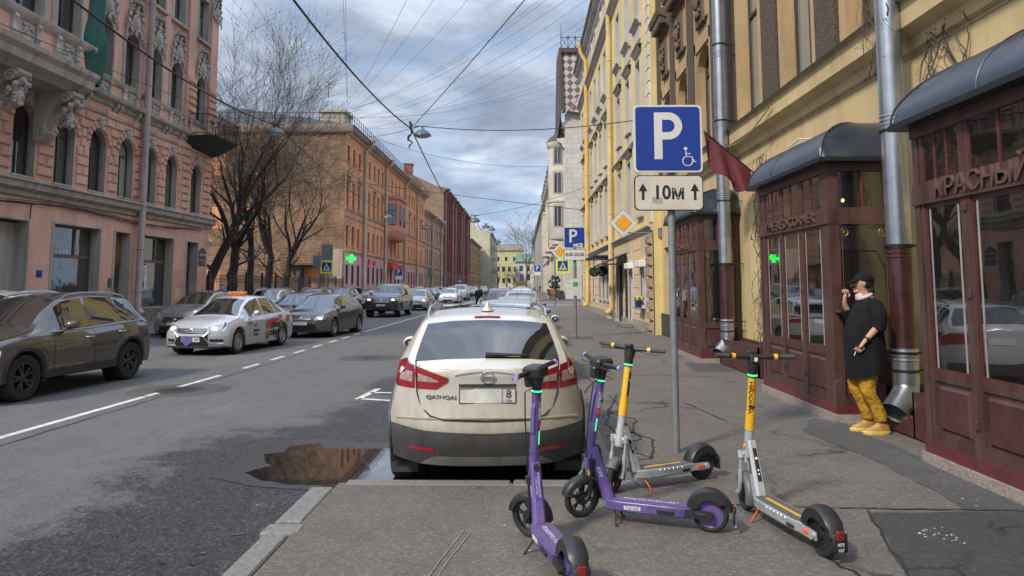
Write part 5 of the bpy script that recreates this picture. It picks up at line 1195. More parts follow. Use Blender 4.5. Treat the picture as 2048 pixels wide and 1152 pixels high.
# chequered roof: real tiles colours by checker on the roof slope
ck = bpy.data.materials.new('chequered_roof_tiles'); ck.use_nodes = True; n_ = ck.node_tree; q = n_.nodes['Principled BSDF']; q.inputs['Roughness'].default_value = .5
tc_ = N(n_, 'ShaderNodeTexCoord'); mp = N(n_, 'ShaderNodeMapping'); mp.inputs['Rotation'].default_value = (PI/2, 0, 0); mp2 = N(n_, 'ShaderNodeMapping'); mp2.inputs['Rotation'].default_value = (0, 0, PI/4); mp2.inputs['Location'].default_value = (.37, .21, .5)
chk = N(n_, 'ShaderNodeTexChecker', i_Scale=1.55); chk.inputs[1].default_value = (.12, .08, .075, 1); chk.inputs[2].default_value = (.42, .37, .33, 1)
n_.links.new(tc_.outputs['Object'], mp.inputs[0]); n_.links.new(mp.outputs[0], mp2.inputs[0]); n_.links.new(mp2.outputs[0], chk.inputs[0]); n_.links.new(chk.outputs[0], q.inputs['Base Color'])
b = MB(); b.add([(4.75, 87.6, 30.9), (9.5, 87.6, 30.9), (9.5, 87.0, 22.5), (5.0, 87.3, 23.4)], [(0, 1, 2, 3)]); b.add([(4.75, 87.6, 30.9), (9.5, 87.6, 30.9), (9.5, 96, 30.9), (4.75, 96, 30.9)], [(0, 1, 2, 3)]); o = part(b, 'chequered_roof', ck, wh, 0)
b = MB(); RB = mat('dark_brown_roof_trim', (.07, .045, .042), .6); b.box(4.6, 9.6, 87.3, 87.7, 30.7, 31.3); b.add([(4.55, 87.25, 31.0), (4.85, 87.2, 31.0), (5.25, 87.0, 23.3), (4.9, 87.0, 23.3)], [(0, 1, 2, 3)]); b.add([(4.55, 87.25, 31.0), (4.9, 87.0, 23.3), (4.3, 88.5, 19.5), (4.25, 92, 19.5), (4.5, 92, 31.0)], [(0, 1, 2, 3, 4)]); part(b, 'roof_edge', RB, wh, 0)
b = MB(); [b.path([(x, 88, 31.2), (x, 88, 33.2)], .05, 4) for x in np.arange(4.9, 9.6, .9)]; [b.path([(4.9, 88, z), (9.5, 88, z)], .05, 4) for z in (31.5, 32.9)]
for x in np.arange(4.9, 9.0, .9): b.path([(x, 88, 31.5), (x+.9, 88, 32.9)], .035, 4); b.path([(x+.9, 88, 31.5), (x, 88, 32.9)], .035, 4)
b.path([(4.9, 88, 31.2), (4.9, 88, 34.8)], [.07, .02], 5); part(b, 'roof_crest', mat('blue_iron', (.04, .06, .1), .5, .4), wh, 0)
# turret
b = MB(); cx_, cy_ = 4.85, 90.2; R_ = 1.55
prof = [(.2, 7.2), (R_*.9, 7.4), (R_, 7.7), (R_, 12), (R_+.12, 12.05), (R_+.12, 12.3), (R_, 12.35), (R_, 18.9), (R_+.1, 19), (R_+.3, 19.5), (R_+.3, 19.7)]
b.lathe(prof, 28, (cx_, cy_, 0)); part(b, 'turret', STONES, wh, 40)
b = MB(); b.lathe([(R_+.35, 19.7), (R_*.8, 20.5), (.3, 21.2), (.05, 24.3), (0, 24.3)], 20, (cx_, cy_, 0)); b.ell((cx_, cy_, 21.9), (.2, .2, .25), 8, 6); part(b, 'turret_roof', RB, wh, 50)
for z in (9.0, 13.2, 16.9):
    g = MB(); f = MB(); h = 2.5
    for (a0, a1) in ((-2.15, -1.55), ):
        A_ = [(cx_+(R_+.03)*math.cos(a), cy_+(R_+.03)*math.sin(a)) for a in np.linspace(a0, a1, 5)]
        g.grid([[(x, y, z), (x, y, z+h)] for x, y in A_])
        A2 = [(cx_+(R_+.012)*math.cos(a), cy_+(R_+.012)*math.sin(a)) for a in np.linspace(a0-.14, a1+.14, 5)]; f.grid([[(x, y, z-.25), (x, y, z+h+.25)] for x, y in A2])
        for a in (a0, (a0+a1)/2, a1): x, y = cx_+(R_+.04)*math.cos(a), cy_+(R_+.04)*math.sin(a); f.box(x-.04, x+.04, y-.04, y+.04, z, z+h)
    o = part(f, 'turret_window', mat('pale_window_margin', (.36, .345, .31), .8), wh, 0); part(g, 'turret_pane', GLASS, wh, 0)
# protruding bays and cornices
b = MB(MS)
for (a, c, v0, v1, p) in ((95, 99, 7.4, 16.0, 1.1), (104, 110, 7.5, 15.6, 1.1), (120, 128, 7.6, 15.6, 1.1), (140, 150, 7.6, 15.6, 1.1)):
    b.box(a, c, 0, p, v0, v1); b.box(a-.2, c+.2, 0, p+.15, v0-.3, v0+.15); b.box(a-.2, c+.2, 0, p+.15, v1, v1+.4)
    for z in (11.4, 12): b.box(a-.08, c+.08, 0, p+.08, z, z+.3)
    for u in np.linspace(a+.2, c-.2, 4): b.box(u-.18, u+.18, p, p+.12, v0+.3, v1)
cornice(b, 88, 180, [(0, 18.6), (.3, 18.9), (.4, 19.3), (.9, 19.5), (1.0, 19.9), (0, 20)]); cornice(b, 88, 180, [(0, 6.2), (.2, 6.3), (.3, 6.6), (0, 6.7)])
for u in fr(91, 180, 4.2): b.box(u-.3, u+.3, 0, .12, .4, 6.2)
for k in range(9): b.box(89, 180, .02, .05, .5+k*.62, .54+k*.62)
part(b, 'bays_and_cornices', STONES, wh, 0)
b = MB(MS); b.add([(92, .9, 19.95), (180, .9, 19.95), (180, -2.5, 24.5), (92, -2.5, 24.5), (92, -6, 24.5), (180, -6, 24.5)], [(0, 1, 2, 3), (3, 2, 5, 4)])
for u in fr(96, 178, 6): b.box(u-1, u+1, -1.5, .55, 20.3, 22.6); b.prism([(u-1.2, 22.6), (u+1.2, 22.6), (u, 23.8)], 1, -1.5, .7)
part(b, 'mansard_roof', mat('dark_slate_roof', (.12, .11, .11), .6), wh, 0)
for (y0_, w_) in ((95, 4), (104, 6), (120, 8)):
    for (za, zb) in ((8, 11), (12.6, 15.4)):
        b = MB(FY(y0_)); b.box(XS-.95, XS-.2, 0, .03, za, zb); o = part(b, 'bay_window', FW_BROWN, wh, 0); b = MB(FY(y0_)); b.box(XS-.88, XS-.62, .03, .035, za+.1, zb-.1); b.box(XS-.54, XS-.27, .03, .035, za+.1, zb-.1); part(b, 'bay_pane', GLASS, wh, 0)
for o in opsW: window(wh, MS, *o, depth=.3, style='far', fm=FW_BROWN, gm=GLASSD) if o[0] < 150 else None
hs = fr(183, 330, 5)
house('stone_house', 'far pale grey house past the white stone one on the right side', 5.2, -1, 180, 335, 20.5, stucco('grey_far_stucco', (.40, .38, .35), (.3, .28, .25), .3), [(15, 17.5, 1.5, 0, hs), (10.5, 13.2, 1.5, 0, hs), (6, 8.6, 1.5, 0, hs), (1.5, 4, 1.5, 0, hs[:10])], STONES, fm=FW_BROWN, gm=GLASSD, eave=.7)
# row of granite bollards / dark planters along the white house
for k in range(12):
    y = 86+k*3.4
    t = thing('pavement_planter', 'dark square planter by the white stone house, %s along the row' % 'first second third fourth fifth sixth seventh eighth ninth tenth eleventh last'.split()[k], 'planter', (4.6, y, 0), group='dark planters along the white stone house'); b = MB(); b.cbox(-.4, .4, -.6, .6, 0, .75, .03); b.build('box', mat('dark_planter_box', (.035, .037, .04), .6), t, smooth=0)
    b = MB(); rr = random.Random(k); [b.ell((rr.uniform(-.35, .35), rr.uniform(-.5, .5), .8+rr.uniform(0, .15)), (.12, .12, .1), 5, 4) for q in range(20)]; b.build('greenery', MATS['topiary_leaf'], t, smooth=0)
# ================================================================ cars
def paintmat():
    m = bpy.data.materials.new('car_paint'); MATS['car_paint'] = m; m.use_nodes = True; nt = m.node_tree; L = nt.links; b = nt.nodes['Principled BSDF']
    oi = N(nt, 'ShaderNodeObjectInfo'); tc = N(nt, 'ShaderNodeTexCoord'); sp = N(nt, 'ShaderNodeSeparateXYZ'); L.new(tc.outputs['Object'], sp.inputs[0])
    n = N(nt, 'ShaderNodeTexNoise', i_Scale=7.0, i_Detail=10.0, i_Roughness=.75); mp = N(nt, 'ShaderNodeMapping'); mp.inputs['Scale'].default_value = (1.6, 1.6, .5); L.new(tc.outputs['Object'], mp.inputs[0]); L.new(mp.outputs[0], n.inputs['Vector'])
    mr = N(nt, 'ShaderNodeMapRange'); mr.inputs[1].default_value = 1.15; mr.inputs[2].default_value = .2; mr.inputs[3].default_value = -.08; mr.inputs[4].default_value = 1.0; L.new(sp.outputs[2], mr.inputs[0])
    ad = N(nt, 'ShaderNodeMath', operation='ADD'); al = N(nt, 'ShaderNodeMath', operation='MULTIPLY'); L.new(mr.outputs[0], al.inputs[0]); L.new(oi.outputs['Alpha'], al.inputs[1]); L.new(al.outputs[0], ad.inputs[0])
    s = N(nt, 'ShaderNodeMath', operation='MULTIPLY_ADD'); L.new(n.outputs['Fac'], s.inputs[0]); s.inputs[1].default_value = 1.0; s.inputs[2].default_value = -.52; L.new(s.outputs[0], ad.inputs[1])
    cl = N(nt, 'ShaderNodeClamp'); L.new(ad.outputs[0], cl.inputs[0]); cl.inputs[2].default_value = .72
    mx = N(nt, 'ShaderNodeMix', data_type='RGBA'); L.new(cl.outputs[0], mx.inputs[0]); L.new(oi.outputs['Color'], mx.inputs[6]); mx.inputs[7].default_value = (.23, .18, .12, 1)
    L.new(mx.outputs[2], b.inputs['Base Color'])
    r = N(nt, 'ShaderNodeMapRange'); L.new(cl.outputs[0], r.inputs[0]); r.inputs[3].default_value = .22; r.inputs[4].default_value = .75; L.new(r.outputs[0], b.inputs['Roughness'])
    c = N(nt, 'ShaderNodeMapRange'); L.new(cl.outputs[0], c.inputs[0]); c.inputs[3].default_value = 1.0; c.inputs[4].default_value = .1; L.new(c.outputs[0], b.inputs['Coat Weight'])
    b.inputs['Coat Roughness'].default_value = .05; b.inputs['Metallic'].default_value = .25
    return m
PAINTM = paintmat()
SEAM = mat('panel_gap', (.008, .008, .008), .8)
TRIMB = mat('dusty_black_cladding', (.045, .043, .042), .6, var=.35, scale=5, bump=.15, bscale=150)
HEADL = mat('headlamp_lens', (.42, .44, .46), .12, .5, var=.35, scale=9, coat=1)
LAMPON = emis('lit_headlamp', (1.0, .66, .28), 3.5)
DRL = emis('lit_daytime_lamp', (1.0, .95, .85), 2.5)
TAILL = mat('red_tail_lens', (.27, .005, .01), .12, var=.25, scale=14, coat=1.0)
TAILW = mat('clear_tail_lens', (.5, .36, .34), .15, .3, var=.3, scale=30, coat=1.0)
ORL = mat('amber_lens', (.7, .2, .02), .2, coat=1)
PLATEM = mat('number_plate_white', (.62, .62, .6), .45, var=.15, scale=20)
RIMS = mat('alloy_rim', (.40, .41, .42), .35, .8, var=.25, scale=9)
RIMD = mat('dark_alloy_rim', (.07, .068, .065), .4, .6, var=.3, scale=9)
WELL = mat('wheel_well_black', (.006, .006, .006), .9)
INK = mat('black_ink', (.01, .01, .012), .6, var=0)
def wheel_parts(R, wd, rimm, spokes=7, style='spoke'):
    r = R*.66
    t = MB(); h = wd/2
    t.lathe([(r, -h*.9), (r+.03, -h), (R-.03, -h), (R-.008, -h*.8), (R, -h*.4), (R, h*.4), (R-.008, h*.8), (R-.03, h), (r+.03, h), (r, h*.9)], 30, ax='y')
    for k in range(30):
        a = 2*PI*k/30
    tm = t.mesh('wheel', RUBBER, 40)
    m = MB(); m.lathe([(r, -h*.9), (r+.004, h*.85), (r-.02, h*.92), (r-.03, h*.7), (r-.035, -h*.6)], 30, ax='y'); m.lathe([(0, h*.72), (.035, h*.72), (.06, h*.62), (.06, .0)], 14, ax='y')
    if style == 'spoke':
        for k in range(spokes):
            a = 2*PI*k/spokes
            for da in (-.14, .14) if spokes < 8 else (0,):
                w_ = .016 if spokes < 8 else .02
                c1, s1 = math.cos(a+da*.6), math.sin(a+da*.6); c2, s2 = math.cos(a+da*1.5), math.sin(a+da*1.5)
                p0 = Vector((.04*c1, h*.66, .04*s1)); p1 = Vector(((r-.01)*c2, h*.8, (r-.01)*s2)); d = (p1-p0).normalized(); n = d.cross(Vector((0, 1, 0)))*w_
                m.add([p0+n, p0-n, p1-n*1.5, p1+n*1.5, p0+n*.6-Vector((0, .04, 0)), p0-n*.6-Vector((0, .04, 0)), p1-n-Vector((0, .04, 0)), p1+n-Vector((0, .04, 0))], [(0, 1, 2, 3), (0, 4, 7, 3), (1, 5, 6, 2)])
    else:
        m.lathe([(.05, h*.6), (r*.5, h*.75), (r*.75, h*.62), (r-.01, h*.72)], 30, ax='y')
    rm = m.mesh('rim', rimm, 30)
    d = MB(); d.lathe([(0, 0), (r-.01, 0)], 24, ax='y'); dm = d.mesh('hub_backing', WELL, 0)
    return tm, rm, dm
WM = {}
def build_car(name, label, S, loc=(0, 0, 0), rz=0, col=(.5, .5, .5), group=None, detail=2):
    L_, W, R = S['L'], S['W'], S.get('R', .33); xf = L_/2-S['wf']; xr = -L_/2+S['wr']
    top = [(L_/2-f, z) for f, z in S['top']][::-1]; belt = [(L_/2-f, z) for f, z in S['belt']][::-1]
    sill = S.get('sill', .24); rh = S.get('rw', .58); zm = S.get('zm', .62); cr = S.get('crown', .035); rf = S.get('rf', .32); rr_ = S.get('rr', .28)
    lf = S.get('lf', [(0, .10), (.35, .02), (.5, 0), (.62, .02), (.8, .14), (1.2, .3)]); lr = S.get('lr', [(0, .12), (.35, .02), (.5, 0), (.62, .02), (.9, .06), (1.2, .12)])
    def itp(t, x, sm=.05):
        xs = [p[0] for p in t]; ys = [p[1] for p in t]
        return float(np.mean(np.interp([x-sm, x, x+sm], xs, ys)))
    Ra = R+.055
    def zb(x):
        v = sill+.05*max(0, (abs(x)-L_/2+.5)/.5)
        for xw in (xf, xr):
            if abs(x-xw) < Ra: v = max(v, R+math.sqrt(Ra**2-(x-xw)**2))
        return v
    def ringp(x):
        z0 = zb(x); tp = itp(top, x); be = min(itp(belt, x), tp-.05); z0 = min(z0, be-.06); t = min(1, max(0, (tp-be)/.38)); t = t*t*(3-2*t)
        yM = W/2; yS = yM-.03; yB = yM-S.get('tuck', .07); 
        rwx = rh+(S.get('rwr', rh)-rh)*min(1, max(0, (-x)/(L_/2)))
        yR = (yB-.05)*(1-t)+rwx*t; zm_ = max(min(zm, be-.1), z0+.03); zs = max(be-.09, zm_+.02)
        P = [(yS-.07, z0-.005), (yS, z0), (yM-.012, z0*.55+zm_*.45), (yM, zm_), (yM-.012-S.get('ts', .0), zs), (yB, be), (yB-.012, be+.018)]
        hgt = tp-.045-be
        P += [(yB-.012+(yR-yB+.012)*.5+.012*t, be+.018+(hgt-.018)*.52), (yR+.018*t, be+hgt), (yR-.012*t, tp-.02), (yR*.9, tp-.004), (yR*.5, tp+cr*.75), (0, tp+cr)]
        return P
    def D(p):
        x, y, z = p
        if x > L_/2-.8: k = min(1.05, (x-(L_/2-.8))/.8); x -= k*k*(rf*(abs(y)/(W/2))**3+np.interp(z, [q[0] for q in lf], [q[1] for q in lf]))
        if x < -L_/2+.8: k = min(1.05, (-x-(L_/2-.8))/.8); x += k*k*(rr_*(abs(y)/(W/2))**3+np.interp(z, [q[0] for q in lr], [q[1] for q in lr]))
        if x < -L_/2+.8: y *= 1-S.get('tr', .05)*min(1.1, (-x-(L_/2-.8))/.8)**2
        elif x > L_/2-.8: y *= 1-S.get('tf', .06)*min(1.1, (x-(L_/2-.8))/.8)**2
        return (float(x), y, z)
    def sy(x, z):
        P = ringp(x)[1:9]; return float(np.interp(z, [p[1] for p in P], [p[0] for p in P]))
    xs = set(np.linspace(-L_/2, L_/2, 44 if detail > 1 else 26))
    for xw in (xf, xr): xs |= {xw+Ra*math.cos(PI*k/10)*.999 for k in range(11)}
    for a, c in S['side']: xs |= {L_/2-a, L_/2-c}
    ws = S['ws']; rw = S['rwin']; xs |= {L_/2-ws[0], L_/2-ws[1], L_/2-rw[0], L_/2-rw[1]}
    for f, z in S['top']: xs.add(L_/2-f)
    xs = sorted(xs); q = [xs[0]]
    for x in xs[1:]:
        if x-q[-1] > .012: q.append(x)
    xs = q; xs[-1] = L_/2
    root = thing(name, label, 'car', loc, rz, group)
    body = MB(); gl = {}
    rings = [ringp(x) for x in xs]; K = 13
    def cls(xm, i):
        f = L_/2-xm; g_ = itp(top, xm)-itp(belt, xm)
        if i in (6, 7) and g_ > .13:
            for k, (a, c) in enumerate(S['side']):
                if a < f < c: return 's%d' % k
        if i >= 10:
            if ws[0] < f < ws[1]: return 'ws'
            if rw[0] < f < rw[1]: return 'rw'
        return None
    for s in (1, -1):
        for a in range(len(xs)-1):
            xm = (xs[a]+xs[a+1])/2
            for i in range(K-1):
                c = cls(xm, i); p = [(xs[a], s*rings[a][i][0], rings[a][i][1]), (xs[a+1], s*rings[a+1][i][0], rings[a+1][i][1]), (xs[a+1], s*rings[a+1][i+1][0], rings[a+1][i+1][1]), (xs[a], s*rings[a][i+1][0], rings[a][i+1][1])]
                p = [D(v) for v in p]
                if s < 0: p = p[::-1]
                if c is None: body.quad(*p)
                else: gl.setdefault((c, s if c[0] == 's' else 0), MB()).quad(*p)
    for (xe, rg, s) in ((L_/2, rings[-1], 1), (-L_/2, rings[0], -1)):
        rows = [[D((xe, y_*c, z_)) for c in np.linspace(-1, 1, 13)] for y_, z_ in rg[1:]]
        body.grid(rows)
    def weld(mb, nm, m, smooth=45):
        me = mb.mesh(nm, m, 0); bm = bmesh.new(); bm.from_mesh(me); bmesh.ops.remove_doubles(bm, verts=bm.verts, dist=.002); bmesh.ops.recalc_face_normals(bm, faces=bm.faces)
        for e in bm.edges:
            if len(e.link_faces) == 2: e.smooth = e.calc_face_angle(0) < math.radians(smooth)
        for f_ in bm.faces: f_.smooth = True
        bm.to_mesh(me); bm.free(); o = bpy.data.objects.new(nm, me); link(o, root); return o
    bo = weld(body, 'body', PAINTM, 38); bo.color = (*col, S.get('dirt', .35))
    nms = {'ws': 'windscreen', 'rw': 'rear_window'}
    for (c, s), mb in gl.items(): weld(mb, nms.get(c, 'side_window'), CARGLASS, 60)
    # patches -----------------------------------------------------
    def cap(nm, end, ys, zl, zh, m, eps=.008, both=False, nc=12, nr=4, par=None):
        out_ = []
        for s in ((1, -1) if both else (1,)):
            yy = np.linspace(ys[0], ys[-1], nc); rows = []
            for k in range(nr+1):
                rw_ = []
                for y in yy:
                    z_ = float(np.interp(y, ys, zl)*(1-k/nr)+np.interp(y, ys, zh)*k/nr); rw_.append(D((end*(L_/2+eps), s*min(y, sy(end*L_/2, z_)+.002), z_)))
                rows.append(rw_)
            mb = MB(); mb.grid(rows)
            o = mb.build(nm, m, par or root, smooth=60); out_.append(o)
        return out_
    def side(nm, xs_, zl, zh, m, eps=.006, both=True, nc=10, nr=3, par=None):
        out_ = []
        for s in ((1, -1) if both is True else (both,)):
            xx = np.linspace(xs_[0], xs_[-1], nc); rows = []
            for k in range(nr+1):
                row = []
                for x in xx:
                    z = float(np.interp(x, xs_, zl)*(1-k/nr)+np.interp(x, xs_, zh)*k/nr); p = D((x, s*sy(x, z), z)); row.append((p[0], p[1]+s*eps, p[2]))
                rows.append(row)
            mb = MB(); mb.grid(rows); out_.append(mb.build(nm, m, par or root, smooth=60))
        return out_
    def topstrip(x, y, dz=.006):
        P = ringp(x)[8:][::-1]; z = float(np.interp(abs(y), [p[0] for p in P], [p[1] for p in P])); p = D((x, y, z)); return (p[0], p[1], p[2]+dz)
    fx = lambda f: L_/2-f
    S['_'] = (cap, side, D, root, fx, topstrip, sy)
    # wheels
    key = (round(R, 3), S.get('rim', 'a'), S.get('sp', 5))
    if key not in WM: WM[key] = wheel_parts(R, .215 if W > 1.75 else .2, {'a': RIMS, 'd': RIMD, 'c': RIMS}[S.get('rim', 'a')], S.get('sp', 5), 'cover' if S.get('rim') == 'c' and S.get('sp', 5) == 0 else 'spoke')
    tm, rm, dm = WM[key]
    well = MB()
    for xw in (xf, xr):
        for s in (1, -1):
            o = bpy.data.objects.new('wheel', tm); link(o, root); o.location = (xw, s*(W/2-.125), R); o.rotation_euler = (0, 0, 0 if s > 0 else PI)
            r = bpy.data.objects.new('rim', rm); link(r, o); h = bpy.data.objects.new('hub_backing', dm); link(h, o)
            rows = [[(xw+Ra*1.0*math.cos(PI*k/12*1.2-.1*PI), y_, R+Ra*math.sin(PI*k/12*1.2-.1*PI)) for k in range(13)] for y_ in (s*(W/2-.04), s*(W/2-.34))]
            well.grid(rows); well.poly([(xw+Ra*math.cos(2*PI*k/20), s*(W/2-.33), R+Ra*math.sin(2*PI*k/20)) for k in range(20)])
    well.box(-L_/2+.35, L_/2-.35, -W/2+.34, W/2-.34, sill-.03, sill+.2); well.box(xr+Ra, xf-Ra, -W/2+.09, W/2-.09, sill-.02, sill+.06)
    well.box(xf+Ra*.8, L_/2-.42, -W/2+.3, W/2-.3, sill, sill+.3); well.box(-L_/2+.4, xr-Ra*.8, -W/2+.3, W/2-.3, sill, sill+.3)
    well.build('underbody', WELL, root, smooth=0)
    if S.get('clad'):
        for xw in (xf, xr):
            for s in (1, -1):
                mb = MB(); rows = []
                for k in range(17):
                    a = PI*k/16*1.06-.03*PI; row = []
                    for (rr2, e) in ((Ra-.01, -.03), (Ra, .014), (Ra+.055, .012), (Ra+.065, -.01)):
                        x = xw+rr2*math.cos(a); z = max(.2, R+rr2*math.sin(a)); p = D((x, 0, z)); yy = sy(x, max(z, zb(x)+.01)); p = D((x, yy*s, z)); row.append((p[0], s*(yy+e), z))
                    rows.append(row)
                mb.grid(rows); mb.build('arch_cladding', TRIMB, root, smooth=50)
        side('sill_cladding', [xr+Ra, xf-Ra], [sill, sill], [sill+.13, sill+.13], TRIMB, .012)
    if detail > 0:
        # door gaps, handles, mirrors
        for f in S.get('doors', ()):
            x = fx(f); side('door_gap', [x-.004, x+.004], [sill+.1]*2, [itp(belt, x)-.005]*2, SEAM, .004, nc=2, nr=10)
        if detail > 1:
            for f in S.get('handles', ()):
                for s in (1, -1):
                    x = fx(f); z = itp(belt, x)-.13; y = sy(x, z); mb = MB(); mb.path([(x-.09, s*(y-.005), z), (x-.075, s*(y+.032), z), (x+.075, s*(y+.032), z), (x+.09, s*(y-.005), z)], .012, 6); mb.build('door_handle', CHROME if S.get('chr') else PAINTM, root).color = (*col, 1)
        fm_ = S.get('mir', ws[0]+.62)
        for s in (1, -1):
            x = fx(fm_); z = itp(belt, x)+.05; y = sy(x, itp(belt, x)); mb = MB(); mb.path([(x, s*(y-.03), z-.02), (x, s*(y+.08), z+.01)], .025, 6)
            mb.ell((x+.02, s*(y+.105), z+.055), (.07, .095, .075), 12, 8); o = mb.build('door_mirror', PAINTM, root, smooth=60); o.color = (*(S.get('mircol', col)), 1)
            mb = MB(); mb.poly([(x-.045, s*(y+.105)+.07*math.cos(2*PI*k/14), z+.055+.05*math.sin(2*PI*k/14)) for k in range(14)]); mb.build('mirror_glass', CARGLASS, o, smooth=0)
        if S.get('rails'):
            a, c = S['rails']; 
            for s in (1, -1):
                P = []
                for k in range(15):
                    x = fx(a+(c-a)*k/14); y = (ringp(x)[9][0]-.02); z = ringp(x)[9][1]; P.append((x, s*y, z+.0+.055*min(1, math.sin(PI*k/14)*4)))
                mb = MB(); mb.path(P, .019, 6); mb.build('roof_rail', STEEL if S.get('railm') != 'b' else BLACK, root)
    S.get('extra', lambda *a: None)(S, cap, side, D, root, fx, topstrip, sy, W, L_, col)
    return root
def front(S, cap, side, D, root, W, L_, hz=.72, hy=.5, hh=.13, grille=(.45, .50, .72), lower=(.6, .24, .42), lamp=HEADL, lit=None, plate=.5, slats=3, sh=.25, chrome=True, sweep=.05):
    o = cap('headlight', 1, [hy, W/2-.03], [hz-hh/2-.01, hz-hh/2+sweep], [hz+hh/2-.02, hz+hh/2+sweep+.01], lamp, .007, True)
    side('headlight_side', [L_/2-sh, L_/2-.01], [hz+sweep+.02, hz-hh/2+sweep], [hz+hh/2+sweep+.03, hz+hh/2+sweep+.01], lamp, .005)
    if lit:
        for s, q in zip((1, -1), o):
            mb = MB(); y = s*(hy+.15); p = D((L_/2+.02, y, hz+.005)); mb.ell(p, (.02, .09, .045), 12, 8); mb.build('lamp_glow', lit, q)
    cap('grille', 1, [-grille[0], 0, grille[0]], [grille[1]+.02, grille[1], grille[1]+.02], [grille[2]]*3, BLACK, .006)
    mb = MB()
    for k in range(slats):
        z = grille[1]+.03+(grille[2]-grille[1]-.05)*k/max(1, slats-1); y = grille[0]*.94; mb.path([D((L_/2+.014, y*c, z)) for c in np.linspace(-1, 1, 9)], .008, 5)
    mb.build('grille_slats', CHROME if chrome else DARKM, root)
    mb = MB(); p = D((L_/2+.02, 0, (grille[1]+grille[2])/2+.02)); mb.ell(p, (.012, .075, .045), 14, 8); mb.build('badge', CHROME, root)
    cap('lower_intake', 1, [-lower[0], lower[0]], [lower[1]]*2, [lower[2]]*2, BLACK, .006)
    cap('front_bumper_lip', 1, [-W/2+.05, W/2-.05], [.2]*2, [.25]*2, TRIMB, .012)
    if plate:
        cap('number_plate', 1, [-.26, .26], [plate-.056]*2, [plate+.056]*2, PLATEM, .022, nc=3, nr=1)
def rear(S, cap, side, D, root, W, L_, tz=.9, th=.2, ty=.5, plate=.85, bump=(.3, .5), glassy=True):
    cap('tail_light', -1, [ty, W/2-.02], [tz-th/2+.02, tz-th/2], [tz+th/2-.02, tz+th/2], TAILL, .008, True)
    side('tail_light_side', [-L_/2+.01, -L_/2+.25], [tz-th/2, tz], [tz+th/2, tz+th/2], TAILL, .006)
    if plate: cap('number_plate', -1, [-.26, .26], [plate-.056]*2, [plate+.056]*2, PLATEM, .012, nc=3, nr=1)
    cap('rear_bumper', -1, [-W/2+.06, W/2-.06], [bump[0]]*2, [bump[1]]*2, TRIMB, .01)
    cap('reflector', -1, [.5, .72], [bump[1]-.07]*2, [bump[1]-.04]*2, TAILL, .016, True, nc=3, nr=1)
def ex_both(**k):
    def f(S, cap, side, D, root, fx, ts, sy, W, L_, col):
        front(S, cap, side, D, root, W, L_, **k.get('f', {})); rear(S, cap, side, D, root, W, L_, **k.get('r', {}))
        if k.get('ant'): p = ts(fx(k['ant']), 0); mb = MB(); mb.path([p, (p[0]-.02, 0, p[2]+.03), (p[0]-.2, 0, p[2]+.22)], [.012, .006, .003], 5); mb.build('antenna', BLACK, root)
        if k.get('more'): k['more'](S, cap, side, D, root, fx, ts, sy, W, L_, col)
    return f
SUV = dict(L=4.44, W=1.85, R=.355, wf=.9, wr=.9, sill=.3, rw=.56, zm=.7, top=[(0, .72), (.04, .86), (.4, .97), (1.0, 1.06), (1.2, 1.1), (2.0, 1.56), (2.5, 1.62), (3.2, 1.62), (3.85, 1.55), (4.05, 1.45), (4.3, 1.12), (4.4, 1.02), (4.44, .98)],
    belt=[(0, .8), (1.1, 1.0), (2.5, 1.03), (3.4, 1.08), (4.44, 1.12)], ws=(1.2, 2.0), rwin=(4.02, 4.3), side=[(1.62, 2.45), (2.53, 3.32), (3.36, 3.6), (3.66, 3.98)], doors=(1.5, 2.49, 3.4), handles=(2.33, 3.22), clad=True, rails=(2.05, 3.8), chr=True, tuck=.09)
HATCH = dict(L=4.36, W=1.82, R=.32, wf=.9, wr=.8, sill=.2, rw=.55, zm=.58, top=[(0, .62), (.05, .72), (.4, .83), (1.0, .93), (1.1, .96), (1.95, 1.40), (2.4, 1.47), (3.0, 1.46), (3.7, 1.36), (3.95, 1.25), (4.2, 1.0), (4.36, .92)],
    belt=[(0, .7), (1.0, .9), (2.5, .94), (3.4, 1.0), (4.36, 1.04)], ws=(1.05, 1.95), rwin=(3.8, 4.2), side=[(1.5, 2.4), (2.47, 3.2), (3.25, 3.7)], doors=(1.4, 2.44, 3.3), handles=(2.3, 3.15), tuck=.1)
SEDAN = dict(L=4.45, W=1.77, R=.31, wf=.85, wr=.97, sill=.2, rw=.54, zm=.58, top=[(0, .62), (.05, .72), (.4, .84), (1.0, .94), (1.12, .98), (1.85, 1.40), (2.3, 1.48), (2.9, 1.47), (3.3, 1.38), (3.85, 1.06), (4.2, 1.03), (4.4, .99), (4.45, .93)],
    belt=[(0, .7), (1.0, .9), (2.5, .95), (3.6, .99), (4.45, 1.0)], ws=(1.1, 1.85), rwin=(3.25, 3.85), side=[(1.5, 2.28), (2.35, 3.02), (3.07, 3.5)], doors=(1.4, 2.31, 3.12), handles=(2.2, 3.0), tuck=.09)
BIG = dict(L=4.95, W=1.98, R=.39, wf=.92, wr=1.1, sill=.36, rw=.66, zm=.8, top=[(0, .95), (.05, 1.12), (.4, 1.2), (1.2, 1.26), (1.4, 1.28), (2.0, 1.76), (2.4, 1.86), (3.4, 1.88), (4.5, 1.84), (4.75, 1.7), (4.9, 1.25), (4.95, 1.15)],
    belt=[(0, 1.0), (1.2, 1.18), (4.95, 1.25)], ws=(1.38, 2.0), rwin=(4.6, 4.88), side=[(1.85, 2.7), (2.78, 3.6), (3.68, 4.5)], doors=(1.6, 2.74, 3.64), handles=(2.6, 3.5), rails=(2.3, 4.5), chr=True, tuck=.06, lf=[(0, .05), (.5, 0), (.9, 0), (1.1, .06), (1.3, .2)], rf=.22, crown=.02)
def sp(base, **k): d = dict(base); d.update(k); return d

